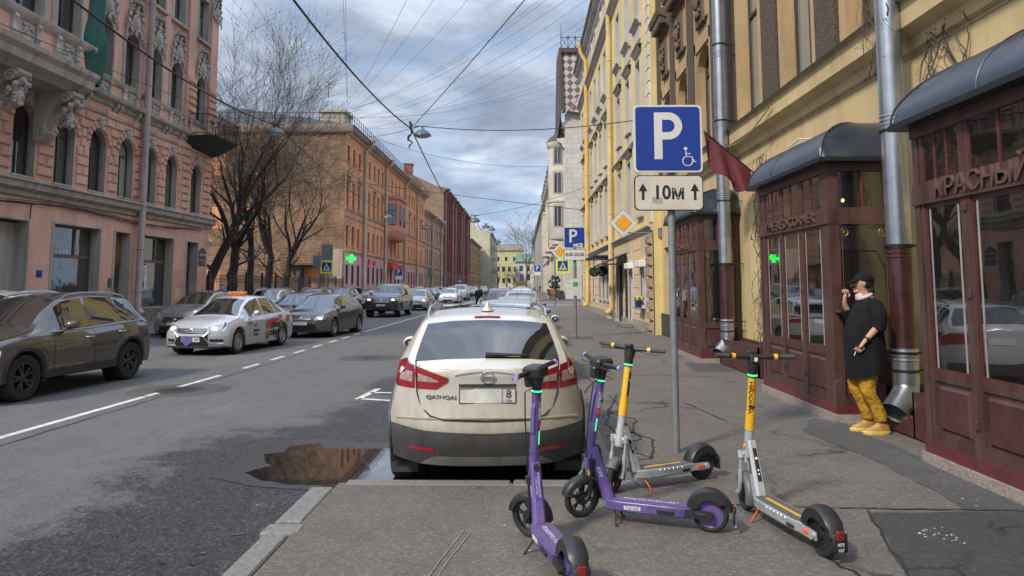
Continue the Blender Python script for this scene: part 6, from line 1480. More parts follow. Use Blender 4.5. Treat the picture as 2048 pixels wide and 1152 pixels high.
# ---- the white crossover parked in front of the camera
def hero_more(S, cap, side, D, root, fx, ts, sy, W, L_, col):
    front(S, cap, side, D, root, W, L_)
    lean = lambda z: z
    # tail lights: outer on the body, inner on the tailgate, each with a clear insert
    cap('tail_light', -1, [.68, .76, .905], [.885, .89, .90], [1.085, 1.11, 1.15], TAILL, .012, True)
    side('tail_light_side', [-L_/2+.0, -L_/2+.2, -L_/2+.36], [.90, .93, 1.03], [1.14, 1.15, 1.10], TAILL, .008)
    cap('tail_light_inner', -1, [.37, .48, .665], [.955, .885, .885], [.985, 1.02, 1.08], TAILL, .012, True)
    cap('clear_insert', -1, [.70, .77, .87], [.94, .95, .97], [1.03, 1.045, 1.06], TAILW, .017, True); cap('clear_insert', -1, [.46, .53, .65], [.945, .945, .95], [.955, .985, 1.02], TAILW, .017, True)
    # lower bumper cladding, ledge, reflectors
    cap('bumper_cladding', -1, [-.89, -.6, 0, .6, .89], [.30, .255, .255, .255, .30], [.585, .55, .535, .55, .585], TRIMB, .022, nc=25, nr=6)
    side('bumper_cladding_side', [-L_/2+.01, -L_/2+.28], [.30, .32], [.60, .62], TRIMB, .02)
    cap('skid_panel', -1, [-.62, -.5, .5, .62], [.265, .26, .26, .265], [.27, .34, .34, .27], mat('grey_skid_panel', (.12, .115, .105), .6, var=.3, scale=6), .03, nc=25)
    cap('reflector', -1, [.5, .72], [.375, .385], [.405, .415], TAILL, .03, True, nc=4, nr=1)
    # bumper shoulder
    mb = MB(); mb.path([D((-L_/2-.004, y, .655-.02*(y/.8)**2)) for y in np.linspace(-.84, .84, 25)], .010, 5); o = mb.build('bumper', PAINTM, root); o.color = (*col, 1)
    # tailgate gap
    P = [(y*1.16, z) for y, z in [(-.575, 1.13), (-.575, 1.0), (-.565, .85), (-.53, .73), (-.46, .665), (-.36, .64), (0, .632), (.36, .64), (.46, .665), (.53, .73), (.565, .85), (.575, 1.0), (.575, 1.13)]]
    P = [(np.interp(t, range(13), [p[0] for p in P]), np.interp(t, range(13), [p[1] for p in P])) for t in np.linspace(0, 12, 49)]
    mb = MB(); mb.path([D((-L_/2-.010, y, z)) for y, z in P], .0065, 5); mb.build('tailgate_gap', SEAM, root)
    # crease; a flat dark strip paints in the handle recess's shade above the plate
    mb = MB(); mb.path([D((-L_/2-.006, y, 1.045-.03*(abs(y)/.3)**2)) for y in np.linspace(-.31, .31, 13)], .01, 5); mb.build('tailgate', PAINTM, root).color = (*col, 1)
    cap('handle_recess', -1, [-.27, .27], [.905]*2, [.935]*2, mat('painted_recess_shade', (.05, .045, .04), .7), .006, nc=6, nr=1)
    cap('number_plate', -1, [-.265, .265], [.775]*2, [.895]*2, mat('glare_coloured_plate', (.72, .68, .55), .28, .55, var=.3, scale=6), .02, nc=3, nr=1)  # the sun's glare on the plate is put into its pale yellow colour
    mb = MB()
    for (y0, y1, z0, z1) in ((-.268, .268, .772, .779), (-.268, .268, .891, .898), (-.268, -.26, .779, .891), (.26, .268, .779, .891), (-.14, -.135, .779, .891)):
        mb.box(-L_/2+.0, -L_/2+.0, 0, 0, 0, 0) if 0 else mb.add([D((-L_/2-.026, y, z)) for y, z in ((y0, z0), (y1, z0), (y1, z1), (y0, z1))], [(0, 1, 2, 3)])
    mb.build('plate_frame', INK, root, smooth=0)
    def rt(body, size, y, z, m, ext=.001, sx=1, e=.03): p = D((-L_/2-e, y, z)); return text(body, size, TM(p, (0, -1, 0), (0, 0, 1)), m, root, 'lettering', ext, sx=sx)
    rt('8', .1, -.2, .85, INK); rt('199', .035, -.2, .793, INK)
    p = Vector(D((-L_/2-.012, .435, .82))); xd = Vector(D((-L_/2-.012, .36, .82)))-Vector(D((-L_/2-.012, .51, .82))); text('QASHQAI', .048, TM(p, tuple(xd), (0, 0, 1)), mat('dusty_chrome', (.12, .11, .1), .4, .6), root, 'lettering', .004, sx=1.3)
    # round badge with a name bar
    p = Vector(D((-L_/2-.012, 0, .99))); mb = MB(); mb.path([(p.x, .052*math.cos(2*PI*k/24), p.z+.05*math.sin(2*PI*k/24)) for k in range(24)], .0065, 6, close=True); mb.box(p.x-.006, p.x+.004, -.068, .068, p.z-.011, p.z+.011); mb.build('badge', CHROME, root)
    text('NISSAN', .022, TM((p.x-.008, 0, p.z), (0, -1, 0), (0, 0, 1)), INK, root, 'badge_lettering', .0005)
    # rear glass: dark seal band, brake light in the spoiler, wiper
    mb = MB(); mb.path([ts(fx(3.83), y, .004) for y in np.linspace(-.12, .12, 7)], .013, 5); mb.build('brake_light', TAILL, root)
    mb = MB(); mb.path([ts(fx(4.235), y, .03) for y in np.linspace(.02, -.4, 9)], [.022, .02, .018, .016, .014, .012, .01, .01, .008], 6); mb.build('wiper', BLACK, root)
    mb = MB(); c = ts(fx(3.55), 0, 0); mb.lathe([(.065, 0), (.05, .02), (.022, .05), (.012, .085), (0, .09)], 14, c); o = mb.build('roof_antenna', PAINTM, root); o.color = (*col, 1)
    # glass roof panel
    mb = MB(); rows = [[ts(x, y, .004) for y in np.linspace(-.5, .5, 15)] for x in np.linspace(fx(2.15), fx(3.2), 10)]; mb.grid(rows); mb.build('glass_roof', CARGLASS, root, smooth=60)
    # mud flaps
    mb = MB(); [mb.box(-L_/2+.42, -L_/2+.44, s*.86 if s < 0 else .62, s*.62 if s < 0 else .86, .12, .36) for s in (1, -1)]; mb.build('mud_flap', TRIMB, root, smooth=0)
    for x0 in (2.4,): pass
HERO = sp(SUV, L=4.38, W=1.79, dirt=1.0, ts=.05, R=.345, sill=.28, wr=.76, zm=.66, rw=.55, rwr=.63, tuck=.085, tr=.10, crown=.03,
    top=[(0, .72), (.04, .86), (.4, .96), (1.0, 1.05), (1.2, 1.09), (2.0, 1.49), (2.4, 1.545), (2.9, 1.555), (3.4, 1.535), (3.8, 1.475), (3.86, 1.455), (4.02, 1.31), (4.24, 1.11), (4.30, 1.07), (4.34, 1.05), (4.38, 1.03)],
    belt=[(0, .8), (1.1, .98), (2.5, 1.01), (3.4, 1.07), (3.9, 1.13), (4.38, 1.02)], rwin=(3.87, 4.24), side=[(1.62, 2.45), (2.53, 3.3), (3.36, 3.6)], rails=(2.2, 3.6),
    lr=[(0, .16), (.3, .04), (.45, 0), (.56, .0), (.6, .03), (.68, .05), (.72, .075), (.9, .10), (1.0, .09), (1.1, .10), (1.3, .12)], rr=.30, extra=hero_more, chr=False)
WHITEC = (.60, .565, .48)
build_car('parked_car', 'dusty white crossover parked at the kerb right behind the scooters, seen from behind', HERO, (-.42, 8.41, ROADZ), PI/2+.055, WHITEC)

HD = lambda dx, dy: math.atan2(dy, dx)
# ---- traffic coming towards the camera
def kia_more(S, cap, side, D, root, fx, ts, sy, W, L_, col):
    side('tail_light_wrap', [-L_/2+.0, -L_/2+.5], [1.0, 1.1], [1.14, 1.13], TAILL, .012)
    mb = MB(); [mb.box(fx(1.36), fx(1.26), s*(sy(fx(1.3), .92)+.004) if s > 0 else s*(sy(fx(1.3), .92)+.012), s*(sy(fx(1.3), .92)+.012) if s > 0 else s*(sy(fx(1.3), .92)+.004), .915, .94) for s in (1, -1)]; mb.build('side_trim', CHROME, root)
    for s in (1, -1):
        mb = MB(); xs_ = np.linspace(fx(3.98), fx(1.5), 16); mb.path([(x, s*(sy(x, np.interp(x, [-L_/2, L_/2], [1.1, .95]))), float(np.interp(L_/2-x, [1.1, 2.5, 3.4, 4.44], [1.02, 1.045, 1.095, 1.13]))) for x in xs_], .009, 5); mb.build('window_chrome', CHROME, root)
BR = (.068, .056, .046)
build_car('parked_suv', 'dark brown mud-spattered SUV with dark rims at the left edge, heading out of the frame', sp(SUV, rim='d', sp=5, dirt=.2, R=.36, mircol=BR, extra=ex_both(f={}, r={'tz': 1.05}, more=kia_more, ant=3.9)), (-8.52, 12.55, ROADZ), HD(-.2, -2.55), BR)
def taxi_more(S, cap, side, D, root, fx, ts, sy, W, L_, col):
    MB_ = MB(); c = ts(fx(2.3), 0, 0); MB_.cbox(c[0]-.09, c[0]+.09, -.26, .26, c[2], c[2]+.1, .03); o = MB_.build('taxi_sign', mat('orange_taxi_sign', (.75, .2, .02), .4), root)
    q = MB(); [q.box(c[0]+.091, c[0]+.094, -.22+.06*k, -.19+.06*k, c[2]+.03+.03*(k % 2), c[2]+.06+.03*(k % 2)) for k in range(8)]; q.build('taxi_checks', INK, o, smooth=0)
    R1 = mat('advert_red', (.55, .035, .05), .4); G1 = mat('salad_green', (.13, .25, .03), .6, var=.5, scale=18); B1 = mat('bread_brown', (.30, .12, .04), .6, var=.5, scale=20); T1 = mat('tomato_orange', (.55, .13, .04), .6, var=.5, scale=16)
    # the red shape on the doors and the food pictures are foil on the car's side
    for s in (1, -1):
        side('advert_red_shape', [fx(3.35), fx(2.95), fx(2.35)], [.86, .72, .52], [.93, .9, .88], R1, .006, both=s, nc=10)
        def disc(nm, f, z, r, m, e=.008):
            mb = MB(); rr = random.Random(int(f*100)); P = []
            for k in range(16):
                a = 2*PI*k/16; x = fx(f)+r*math.cos(a)*rr.uniform(.8, 1.1); zz_ = z+r*math.sin(a)*rr.uniform(.8, 1.1); zz_ = max(.26, zz_); p = D((x, s*sy(x, zz_), zz_)); P.append((p[0], p[1]+s*e, p[2]))
            mb.poly(P); mb.build(nm, m, root, smooth=0)
        disc('advert_salad', 3.3, .62, .17, G1, .0095); disc('advert_tomato', 3.72, .80, .12, T1, .011); disc('advert_bread', 2.45, .38, .12, B1); disc('advert_bread', 3.02, .33, .10, B1, .011)
        def tx(bd, f, z, sz, m=INK): x = fx(f); text(bd, sz, TM((x, s*(sy(x, z)+.012), z), (-s, 0, 0), (0, 0, 1)), m, root, 'lettering', .0015, bold=.004*sz/.2)
        tx('даже', 2.92, .66, .24); tx('офис', 2.86, .44, .25); tx('Яндекс', 1.75, .56, .10); tx('Лавка', 1.73, .45, .10)
        tx('00', 1.7, .7, .12, R1)
        mb = MB(); 
        for k in range(5):
            for j in range(2):
                if (k+j) % 2 == 0: x = fx(1.28+.05*k); z = .72+.045*j; y = s*(sy(x, z)+.007); mb.quad((x, y, z), (x-.045, y, z), (x-.045, y, z+.04), (x, y, z+.04))
        mb.build('taxi_checks', INK, root, smooth=0)
    # x shaped front: silver bars beside the dark intake, purple note hanging on the plate
    for s in (1, -1):
        mb = MB(); P = [D((L_/2+.02, s*y, z)) for y, z in ((.48, .60), (.36, .50), (.48, .33), (.78, .31))]; mb.path(P, .016, 6); mb.build('chrome_bar', CHROME, root)
        cap('fog_recess', 1, [.5, .78], [.36, .36], [.43, .42], BLACK, .01, both=True) if s > 0 else None
    cap('dark_intake', 1, [-.46, -.34, .34, .46], [.26, .26, .26, .26], [.6, .5, .5, .6], BLACK, .009, nc=16)
    cap('front_plate', 1, [-.26, .26], [.36]*2, [.475]*2, PLATEM, .024, nc=3, nr=1); p = D((L_/2+.03, .17, .42)); text('797', .07, TM(p, (0, 1, 0), (0, 0, 1)), INK, root, 'plate_number', .0005)
    mb = MB(); mb.add([D((L_/2+.03, y, z)) for y, z in ((.05, .5), (-.3, .45), (-.14, .24), (.06, .37))], [(0, 1, 2, 3)]); mb.build('purple_note', mat('purple_foil', (.16, .12, .33), .4), root, smooth=0)
build_car('taxi', 'white taxi sedan with a red food advert, orange roof sign and lit headlamps', sp(SEDAN, L=4.41, W=1.76, R=.32, wf=.83, wr=.95, rim='c', sp=9, extra=ex_both(f=dict(hz=.68, hy=.42, hh=.15, grille=(.5, .56, .70), lit=LAMPON, plate=0, lower=(.3, .28, .4), sweep=.07), r={}, more=taxi_more, ant=1.9)), (-8.16, 20.36, ROADZ), HD(-.28, -2.56), (.55, .57, .62))
build_car('hatchback', 'dark grey hatchback with a bent front plate following close behind the white taxi', sp(HATCH, extra=ex_both(f=dict(hz=.66, hy=.5, hh=.13, grille=(.4, .6, .68), lower=(.55, .26, .46), lit=DRL, sweep=.09, sh=.45), r={})), (-7.32, 26.5, ROADZ), HD(-.24, -2.43), (.055, .052, .052))
build_car('large_suv', 'large black off-road SUV with chrome grille and lit headlamps in the oncoming lane', sp(BIG, extra=ex_both(f=dict(hz=.98, hy=.55, hh=.13, grille=(.52, .82, 1.06), lower=(.6, .42, .62), lit=DRL, plate=.68, slats=4, sweep=.02), r={'tz': 1.1})), (-7.82, 42.4, ROADZ), HD(-.1, -3.4), (.03, .028, .026))
SIL = (.42, .40, .35)
build_car('sedan', 'small silver sedan just behind the large black off-road SUV', sp(SEDAN, L=4.3, W=1.7, extra=ex_both(f=dict(lit=DRL), r={})), (-7.55, 52.6, ROADZ), HD(-.1, -3), SIL)
build_car('sedan', 'white sporty sedan with a black grille driving down the middle of the street', sp(SEDAN, L=4.8, W=1.86, R=.34, wf=.95, wr=1.0, extra=ex_both(f=dict(grille=(.45, .55, .68), lower=(.5, .25, .38), lit=DRL, sweep=.06), r={})), (-7.3, 73.2, ROADZ), HD(-.15, -3), (.62, .64, .68))
build_car('suv', 'white SUV driving close behind the white sporty sedan', sp(BIG, L=4.8, W=1.9, extra=ex_both(f=dict(hz=.98, hy=.55, grille=(.5, .82, 1.06), plate=.68), r={'tz': 1.1})), (-7.3, 84.5, ROADZ), HD(-.1, -3), (.55, .53, .49))
build_car('hatchback', 'dark car with bare branches reflected in its windscreen between the taxi and the parked row', sp(HATCH, L=4.5, W=1.84, extra=ex_both(f={}, r={})), (-9.75, 31.2, ROADZ), HD(-.3, -3), (.03, .03, .032))
# ---- parked row by the left kerb
build_car('parked_car', 'white estate car with silver roof rails parked behind the dark brown SUV', sp(SUV, L=4.5, extra=ex_both(f={}, r={})), (-11.85, 16.0, ROADZ), -PI/2, (.62, .62, .62))
build_car('parked_car', 'dark car whose roof just shows at the left edge in front of the pink gateway', sp(SEDAN, extra=ex_both(f={}, r={})), (-14.7, 18.6, 0), -PI/2, (.06, .035, .03))
build_car('parked_car', 'grey hatchback parked by the kerb, seen over the bonnet of the white taxi', sp(HATCH, L=4.25, W=1.75, top=[(0, .75), (.05, .84), (.5, .98), (1.0, 1.08), (1.9, 1.5), (2.4, 1.56), (3.4, 1.55), (3.9, 1.45), (4.1, 1.1), (4.25, 1.0)], extra=ex_both(f={}, r={}, ant=2.0)), (-11.75, 26.3, ROADZ), -PI/2, (.22, .21, .21))
build_car('parked_suv', 'white SUV with pale roof rails parked by the iron fence, nearest the leaning tree', sp(SUV, L=4.6, rw=.6, extra=ex_both(f={}, r={})), (-11.9, 33.8, ROADZ), -PI/2, (.60, .58, .54))
build_car('parked_suv', 'dark roofed SUV with bright roof rails parked by the iron fence, second in the row', sp(SUV, extra=ex_both(f={}, r={})), (-11.9, 40.5, ROADZ), -PI/2, (.10, .09, .09))
build_car('parked_suv', 'black crossover parked by the iron fence in front of the pharmacy corner', sp(SUV, extra=ex_both(f={}, r={})), (-11.9, 47.2, ROADZ), -PI/2, (.04, .04, .042))
# templates for the far rows
far_cols = [(.05, .05, .055), (.3, .31, .32), (.12, .03, .03), (.5, .5, .5), (.03, .045, .07), (.2, .2, .19), (.62, .62, .62), (.08, .08, .08)]
GL_ = 'cars parked in the far row along the left kerb'; GR_ = 'cars parked nose to tail along the right kerb'
tA = build_car('parked_car', 'dark car parked far along the left kerb', sp(HATCH, extra=ex_both(f={}, r={})), (-11.9, 56, ROADZ), -PI/2, far_cols[0], GL_, 1)
tB = build_car('parked_car', 'far parked SUV', sp(SUV, extra=ex_both(f={}, r={})), (-11.9, 63, ROADZ), -PI/2, far_cols[4], GL_, 1)
tC = build_car('parked_car', 'far parked sedan', sp(SEDAN, extra=ex_both(f={}, r={})), (-11.9, 70, ROADZ), -PI/2, far_cols[1], GL_, 1)
cn = {'hatchback': tA, 'SUV': tB, 'sedan': tC}; cname = ['near-black', 'mid grey', 'dark red', 'silver', 'dark blue', 'stone grey', 'white', 'charcoal']
ordn = 'first second third fourth fifth sixth seventh eighth ninth tenth eleventh twelfth thirteenth fourteenth fifteenth sixteenth seventeenth eighteenth nineteenth twentieth twenty-first twenty-second twenty-third'.split()
rr = random.Random(12); y = 56; k = 0
while y < 205 and k < 22:
    kd = ['hatchback', 'SUV', 'sedan'][k % 3]; ci = [0, 4, 1, 7, 3, 0, 5, 0, 4, 7, 1, 2, 0, 3, 7, 4, 0, 1, 6, 0, 5, 7][k]
    c = cn[kd] if k < 3 else copy_tree(cn[kd]); c.location = (-11.9+rr.uniform(-.1, .1), y, ROADZ); c.rotation_euler = (0, 0, -PI/2); recolor(c, far_cols[ci]); c['label'] = '%s %s at the left kerb, %s in line beyond the black crossover' % (cname[ci], kd, ordn[k]); c['group'] = GL_
    y += 6.4 if k < 14 else 8; k += 1
# ---- parked row at the right kerb, ahead of the white crossover
build_car('parked_car', 'white hatchback with silver roof rails parked ahead of the dusty white crossover', sp(SUV, L=4.3, W=1.78, top=[(0, .7), (.05, .84), (.5, .95), (1.1, 1.04), (2.0, 1.44), (2.5, 1.5), (3.2, 1.5), (3.8, 1.44), (3.95, 1.4), (4.2, 1.1), (4.3, 1.0)], rwin=(3.93, 4.2), extra=ex_both(f={}, r={})), (-.25, 14.2, ROADZ), PI/2, (.52, .53, .55))
def spoiler(S, cap, side, D, root, fx, ts, sy, W, L_, col):
    c = ts(fx(3.95), 0, 0); mb = MB(); mb.cbox(c[0]-.22, c[0]+.02, -.6, .6, c[2]+.02, c[2]+.06, .015); mb.build('spoiler', PAINTM, root).color = (*col, 1)
build_car('parked_car', 'silver hatchback with a roof spoiler, third in the row at the right kerb', sp(HATCH, L=4.3, extra=ex_both(f={}, r={}, more=spoiler, ant=3.2)), (-.15, 21.0, ROADZ), PI/2, (.4, .41, .42))
build_car('parked_car', 'beige hatchback with a high brake lamp parked fourth at the right kerb', sp(HATCH, L=4.3, top=[(0, .7), (.05, .84), (.5, .95), (1.1, 1.04), (2.0, 1.5), (2.5, 1.58), (3.2, 1.58), (3.8, 1.5), (3.95, 1.4), (4.2, 1.05), (4.3, 1.0)], extra=ex_both(f={}, r={}, ant=3.2)), (-.05, 28.4, ROADZ), PI/2, (.45, .43, .4))
build_car('parked_suv', 'dark brown car with a red tail band parked further out at the right kerb', sp(SUV, extra=ex_both(f={}, r={})), (-1.15, 37.0, ROADZ), PI/2+.05, (.12, .07, .045))
y = 44; k = 0
while y < 200 and k < 20:
    kd = ['SUV', 'sedan', 'hatchback'][k % 3]; ci = [6, 1, 2, 5, 3, 6, 7, 4, 0, 3, 1, 6, 2, 0, 3, 5, 6, 4, 7, 0][k]
    c = copy_tree(cn[kd]); c.location = (-.1+rr.uniform(-.15, .1), y, ROADZ); c.rotation_euler = (0, 0, PI/2); recolor(c, far_cols[ci]); c['label'] = '%s %s at the right kerb, %s in line beyond the dark brown car' % (cname[ci], kd, ordn[k]); c['group'] = GR_
    y += 6.5 if k < 12 else 8; k += 1
# moving cars far down the street
for i, (x, y, ci, rz_, lab) in enumerate(((-3.3, 118, 6, PI/2, 'white car driving away with red tail lamps far down the street'), (-3.2, 160, 2, PI/2, 'dark red car driving away far down the street'), (-7.4, 112, 0, -PI/2, 'dark car coming on far behind the white SUV'), (-7.4, 136, 5, -PI/2, 'stone grey car coming on farthest in the oncoming lane'))):
    c = copy_tree([tC, tA, tA, tB][i]); c.location = (x, y, ROADZ); c.rotation_euler = (0, 0, rz_); recolor(c, far_cols[ci]); c['label'] = lab
    if 'group' in c: del c['group']
# ================================================================ kick scooters
def Z3(a): return Matrix.Rotation(a, 4, 'Z')
PURP = mat('purple_scooter_paint', (.14, .095, .29), .42, .2, var=.35, scale=7, coat=.5)
PURPD = mat('purple_deck_rubber', (.12, .095, .19), .8, var=.3, scale=60, bump=.8, bscale=220)
LILAC = mat('lilac_rubber', (.28, .27, .62), .5)
YELS = mat('yellow_scooter_paint', (.80, .44, .012), .35, var=.06, coat=.4)
SILS = mat('silver_scooter_alloy', (.46, .475, .485), .38, .35, var=.15, scale=10)
SBLK = mat('scooter_black_plastic', (.022, .022, .024), .42, var=.25, scale=14, bump=.08, bscale=200)
DECKG = mat('grey_deck_rubber', (.10, .10, .098), .85, var=.3, scale=70, bump=.9, bscale=240)
GREENL = emis('green_status_light', (.04, .75, .22), 1.3)
REDL = mat('red_reflector', (.24, .01, .012), .2, coat=1); REDLIT = mat('orange_red_reflector', (.85, .10, .02), .3, coat=1)
REDP = mat('red_painted_steel', (.55, .05, .02), .4)
MTSRED = mat('red_sticker', (.62, .01, .03), .4)
def scooter(label, rear, front_, steer, kind='p', face='back', plate=('148', '241'), slogan=None):
    dx, dy = front_[0]-rear[0], front_[1]-rear[1]; wb = max(.9, math.hypot(dx, dy)); P = kind == 'p'
    t = thing('kick_scooter', label, 'scooter', (rear[0], rear[1], .0), math.atan2(dy, dx), 'rental scooters')
    A = lambda z: Vector((wb-.035-.165*(z-.3), 0, z)); ax = (A(1)-A(0)).normalized()
    St = Matrix.Translation(A(.3)) @ Matrix.Rotation(steer, 4, ax) @ Matrix.Translation(-A(.3))
    FR = PURP if P else SILS; rf_, rr_ = (.142, .125) if P else (.128, .128)
    def tyre(nm, c, r, M, hub, disc):
        b = MB(M); w = .026; b.lathe([(r-.035, -w*.8), (r-.02, -w), (r-.008, -w*.85), (r, -w*.4), (r, w*.4), (r-.008, w*.85), (r-.02, w), (r-.035, w*.8)], 32, c, 'y')
        for k in range(44):
            a = 2*PI*k/44; b.box(0, 0, 0, 0, 0, 0) if 0 else None
        o = b.build(nm, RUBBER, t)
        h = MB(M); h.lathe([(r-.033, -w*.75), (r-.042, -w*.6), (r-.042, w*.6), (r-.033, w*.75)], 28, c, 'y'); h.cyl((c[0], -.04, c[2]), (c[0], .04, c[2]), .03, 16); h.cyl((c[0], -.02, c[2]), (c[0], .02, c[2]), .05, 18)
        if disc: h.lathe([(0, -.018), (r-.045, -.016), (r-.045, .016), (0, .018)], 26, c, 'y')
        else:
            for k in range(6):
                a = 2*PI*k/6+.3; 
                for da in (-.13, .13): h.path([(c[0]+.04*math.cos(a), 0, c[2]+.04*math.sin(a)), (c[0]+(r-.04)*math.cos(a+da), 0, c[2]+(r-.04)*math.sin(a+da))], .007, 5)
        h.build('hub', hub, o); return o
    tyre('front_wheel', (wb, 0, rf_), rf_, St, SBLK, False); tyre('rear_wheel', (0, 0, rr_), rr_, None, PURP if P else SBLK, True)
    def fender(nm, c, r, w, a0, a1, M, m, th=.006, taper=0):
        b = MB(M); rows = []
        for k in range(17):
            a = a0+(a1-a0)*k/16; ww = w*(1-taper*abs(k-8)/8)
            rows.append([(c[0]+q*math.cos(a), y, c[2]+q*math.sin(a)) for q, y in ((r-.045, -ww), (r-.012, -ww), (r, -ww*.7), (r+.004, 0), (r, ww*.7), (r-.012, ww), (r-.045, ww), (r-.045, ww-th), (r-.012-th, ww-th), (r-th, 0), (r-.012-th, -ww+th), (r-.045, -ww+th))])
        b.grid(rows, True); b.poly(rows[0]); b.poly(rows[-1]); return b.build(nm, m, t, smooth=50)
    if P: fender('front_mudguard', (wb, 0, rf_), rf_+.022, .042, math.radians(15), math.radians(185), St, SBLK)
    else: fender('front_mudguard', (wb, 0, rf_), rf_+.02, .04, math.radians(40), math.radians(205), St, mat('grey_mudguard', (.10, .105, .11), .45))
    # rear mudguard: a deep hood over the wheel
    b = MB(); rows = []
    for k in range(19):
        a = math.radians(168-172*k/18); r1 = rr_+.048-.012*abs(k-9)/9; w = .058-.008*(k < 3); lo = .062 if 3 < k < 16 else .03
        rows.append([(q*math.cos(a), y, rr_+q*math.sin(a)) for q, y in ((r1-lo-.01, -w), (r1-.014, -w), (r1-.002, -w*.68), (r1+.004, 0), (r1-.002, w*.68), (r1-.014, w), (r1-lo-.01, w), (r1-.02, w-.01), (r1-.014, 0), (r1-.02, -w+.01))])
    b.grid(rows, True); b.poly(rows[0]); b.poly(rows[-1]); b.cbox(-rr_-.045, -rr_-.028, -.05, .05, rr_-.05, rr_+.06, .006); fo = b.build('rear_mudguard', SBLK, t, smooth=50)
    xb = -rr_-.046; b = MB(); b.cbox(xb-.003, xb+.014, -.024, .024, rr_+.02, rr_+.075, .005); b.build('tail_light', REDL, fo)
    if P:
        b = MB(); b.cbox(xb-.004, xb+.006, -.034, .034, rr_-.07, rr_+.012, .003); b.build('number_plate', PLATEM, fo)
        text(plate[0], .032, TM((xb-.0055, 0, rr_-.012), (0, -1, 0), (0, 0, 1)), INK, fo, 'plate_lettering', .0004, bold=.0006); text(plate[1], .032, TM((xb-.0055, 0, rr_-.05), (0, -1, 0), (0, 0, 1)), INK, fo, 'plate_lettering', .0004, bold=.0006)
    else:
        text(plate[0], .028, TM((xb-.0015, 0, rr_-.002), (0, -1, 0), (0, 0, 1)), WHITE, fo, 'plate_lettering', .0006); text(plate[1], .028, TM((xb-.0015, 0, rr_-.034), (0, -1, 0), (0, 0, 1)), WHITE, fo, 'plate_lettering', .0006)
    # swing arm plates and rear reflectors
    b = MB()
    for s in (1, -1):
        b.prism([(.20, .155), (.20, .105), (.05, rr_-.03), (-.025, rr_-.025), (-.025, rr_+.025), (.05, rr_+.03)], 1, s*.062-.005, s*.062+.005); b.cyl((0, s*.055, rr_), (0, s*.085, rr_), .022, 14)
    b.build('rear_fork', SILS if not P else SBLK, t)
    b = MB(); [b.cbox(.02, .10, min(s*.066, s*.074), max(s*.066, s*.074), rr_-.012, rr_+.014, .004) for s in (1, -1)]; b.build('side_reflector', REDLIT if not P else SBLK, t)
    # deck
    x0, x1, hw = .14, wb-.20, .083
    def outline(z, k=1.0, e=0.0):
        pts = [(x0-.02, .055), (x0+.06, hw*.97), (x0+.14, hw), (x1-.10, hw), (x1-.03, hw*.8), (x1+.01, hw*.55)]
        return [(x+e*(1 if x > .5 else -1)*0, y*k, z) for x, y in pts]+[(x, -y*k, z) for x, y in pts[::-1]]
    b = MB(); R_ = [outline(.088, .75), outline(.10, .92), outline(.135, .96), outline(.15, 1.0), outline(.158, 1.0), outline(.163, .96)]
    b.grid(R_, True); b.poly(R_[-1]); b.poly(R_[0]); dk = b.build('deck', FR, t, smooth=30)
    b = MB(); b.poly(outline(.1655, .84)); b.build('tread_mat', PURPD if P else DECKG, dk, smooth=0)
    if P:
        b = MB(); b.quad((x0+.07, -.03, .167), (x1-.08, -.03, .167), (x1-.08, .03, .167), (x0+.07, .03, .167)); b.build('deck_stripe', PURP, dk, smooth=0)
        if slogan: text(slogan, .042 if len(slogan) < 14 else .038, TM(((x0+x1)/2-.02, 0, .169), (-1, 0, 0) if face == 'side' else (-1, 0, 0), (0, -1, 0)), mat('white_vinyl', (.7, .68, .72), .5), dk, 'deck_lettering', .0004, sx=1.05)
        for s in (1, -1): text('Т43-232' if face == 'side' else '', .028, TM((x1-.19, s*(hw*.97+.001), .125), (-s, 0, 0), (0, 0, 1)), INK, dk, 'side_lettering', .0005) if face == 'side' else None
        b = MB(); [b.quad((x1-.25, s*(hw*.965), .112), (x1-.13, s*(hw*.965), .112), (x1-.13, s*(hw*.975), .14), (x1-.25, s*(hw*.975), .14)) for s in (1, -1)]; b.build('side_sticker', PLATEM, dk, smooth=0)
        b = MB(); [b.cbox(x0+.10, x0+.22, min(s*hw*.9, s*(hw+.008)), max(s*hw*.9, s*(hw+.008)), .112, .14, .004) for s in (1, -1)]; b.build('side_lock', SBLK, dk)
    else:
        b = MB(); b.quad((x0+.09, -.014, .167), (x1-.09, -.014, .167), (x1-.09, .014, .167), (x0+.09, .014, .167)); b.build('deck_stripe', YELS, dk, smooth=0)
        b = MB(); [b.cbox(x0+.05, x0+.13, min(s*hw*.9, s*(hw+.003)), max(s*hw*.9, s*(hw+.003)), .108, .13, .004) for s in (1, -1)]; b.build('side_badge', SBLK, dk)
        b = MB(); [[b.ell((x0+.14+.045*k, s*(hw+.0), .152), (.004, .003, .004), 6, 4) for k in range(6)] for s in (1, -1)]; b.build('marker_lights', emis('small_white_led', (.8, 1, .9), 1.5), dk)
    # down tube (neck)
    b = MB(); top = A(.52)+Vector((-.02, 0, 0)); bot = Vector((x1-.005, 0, .155)); rows = []
    for k in range(7):
        q = k/6; c = bot.lerp(top, q); w = .042-.007*q; d = .042-.004*q; tg = (top-bot).normalized(); nn = Vector((-tg.z, 0, tg.x))
        rows.append([c+nn*a+Vector((0, y, 0)) for a, y in ((-d, -w*.6), (-d*.6, -w), (d*.6, -w), (d, -w*.6), (d, w*.6), (d*.6, w), (-d*.6, w), (-d, w*.6))])
    b.grid(rows, True); nk = b.build('neck', FR, t, smooth=40)
    tg = (top-bot).normalized(); nn = Vector((-tg.z, 0, tg.x))
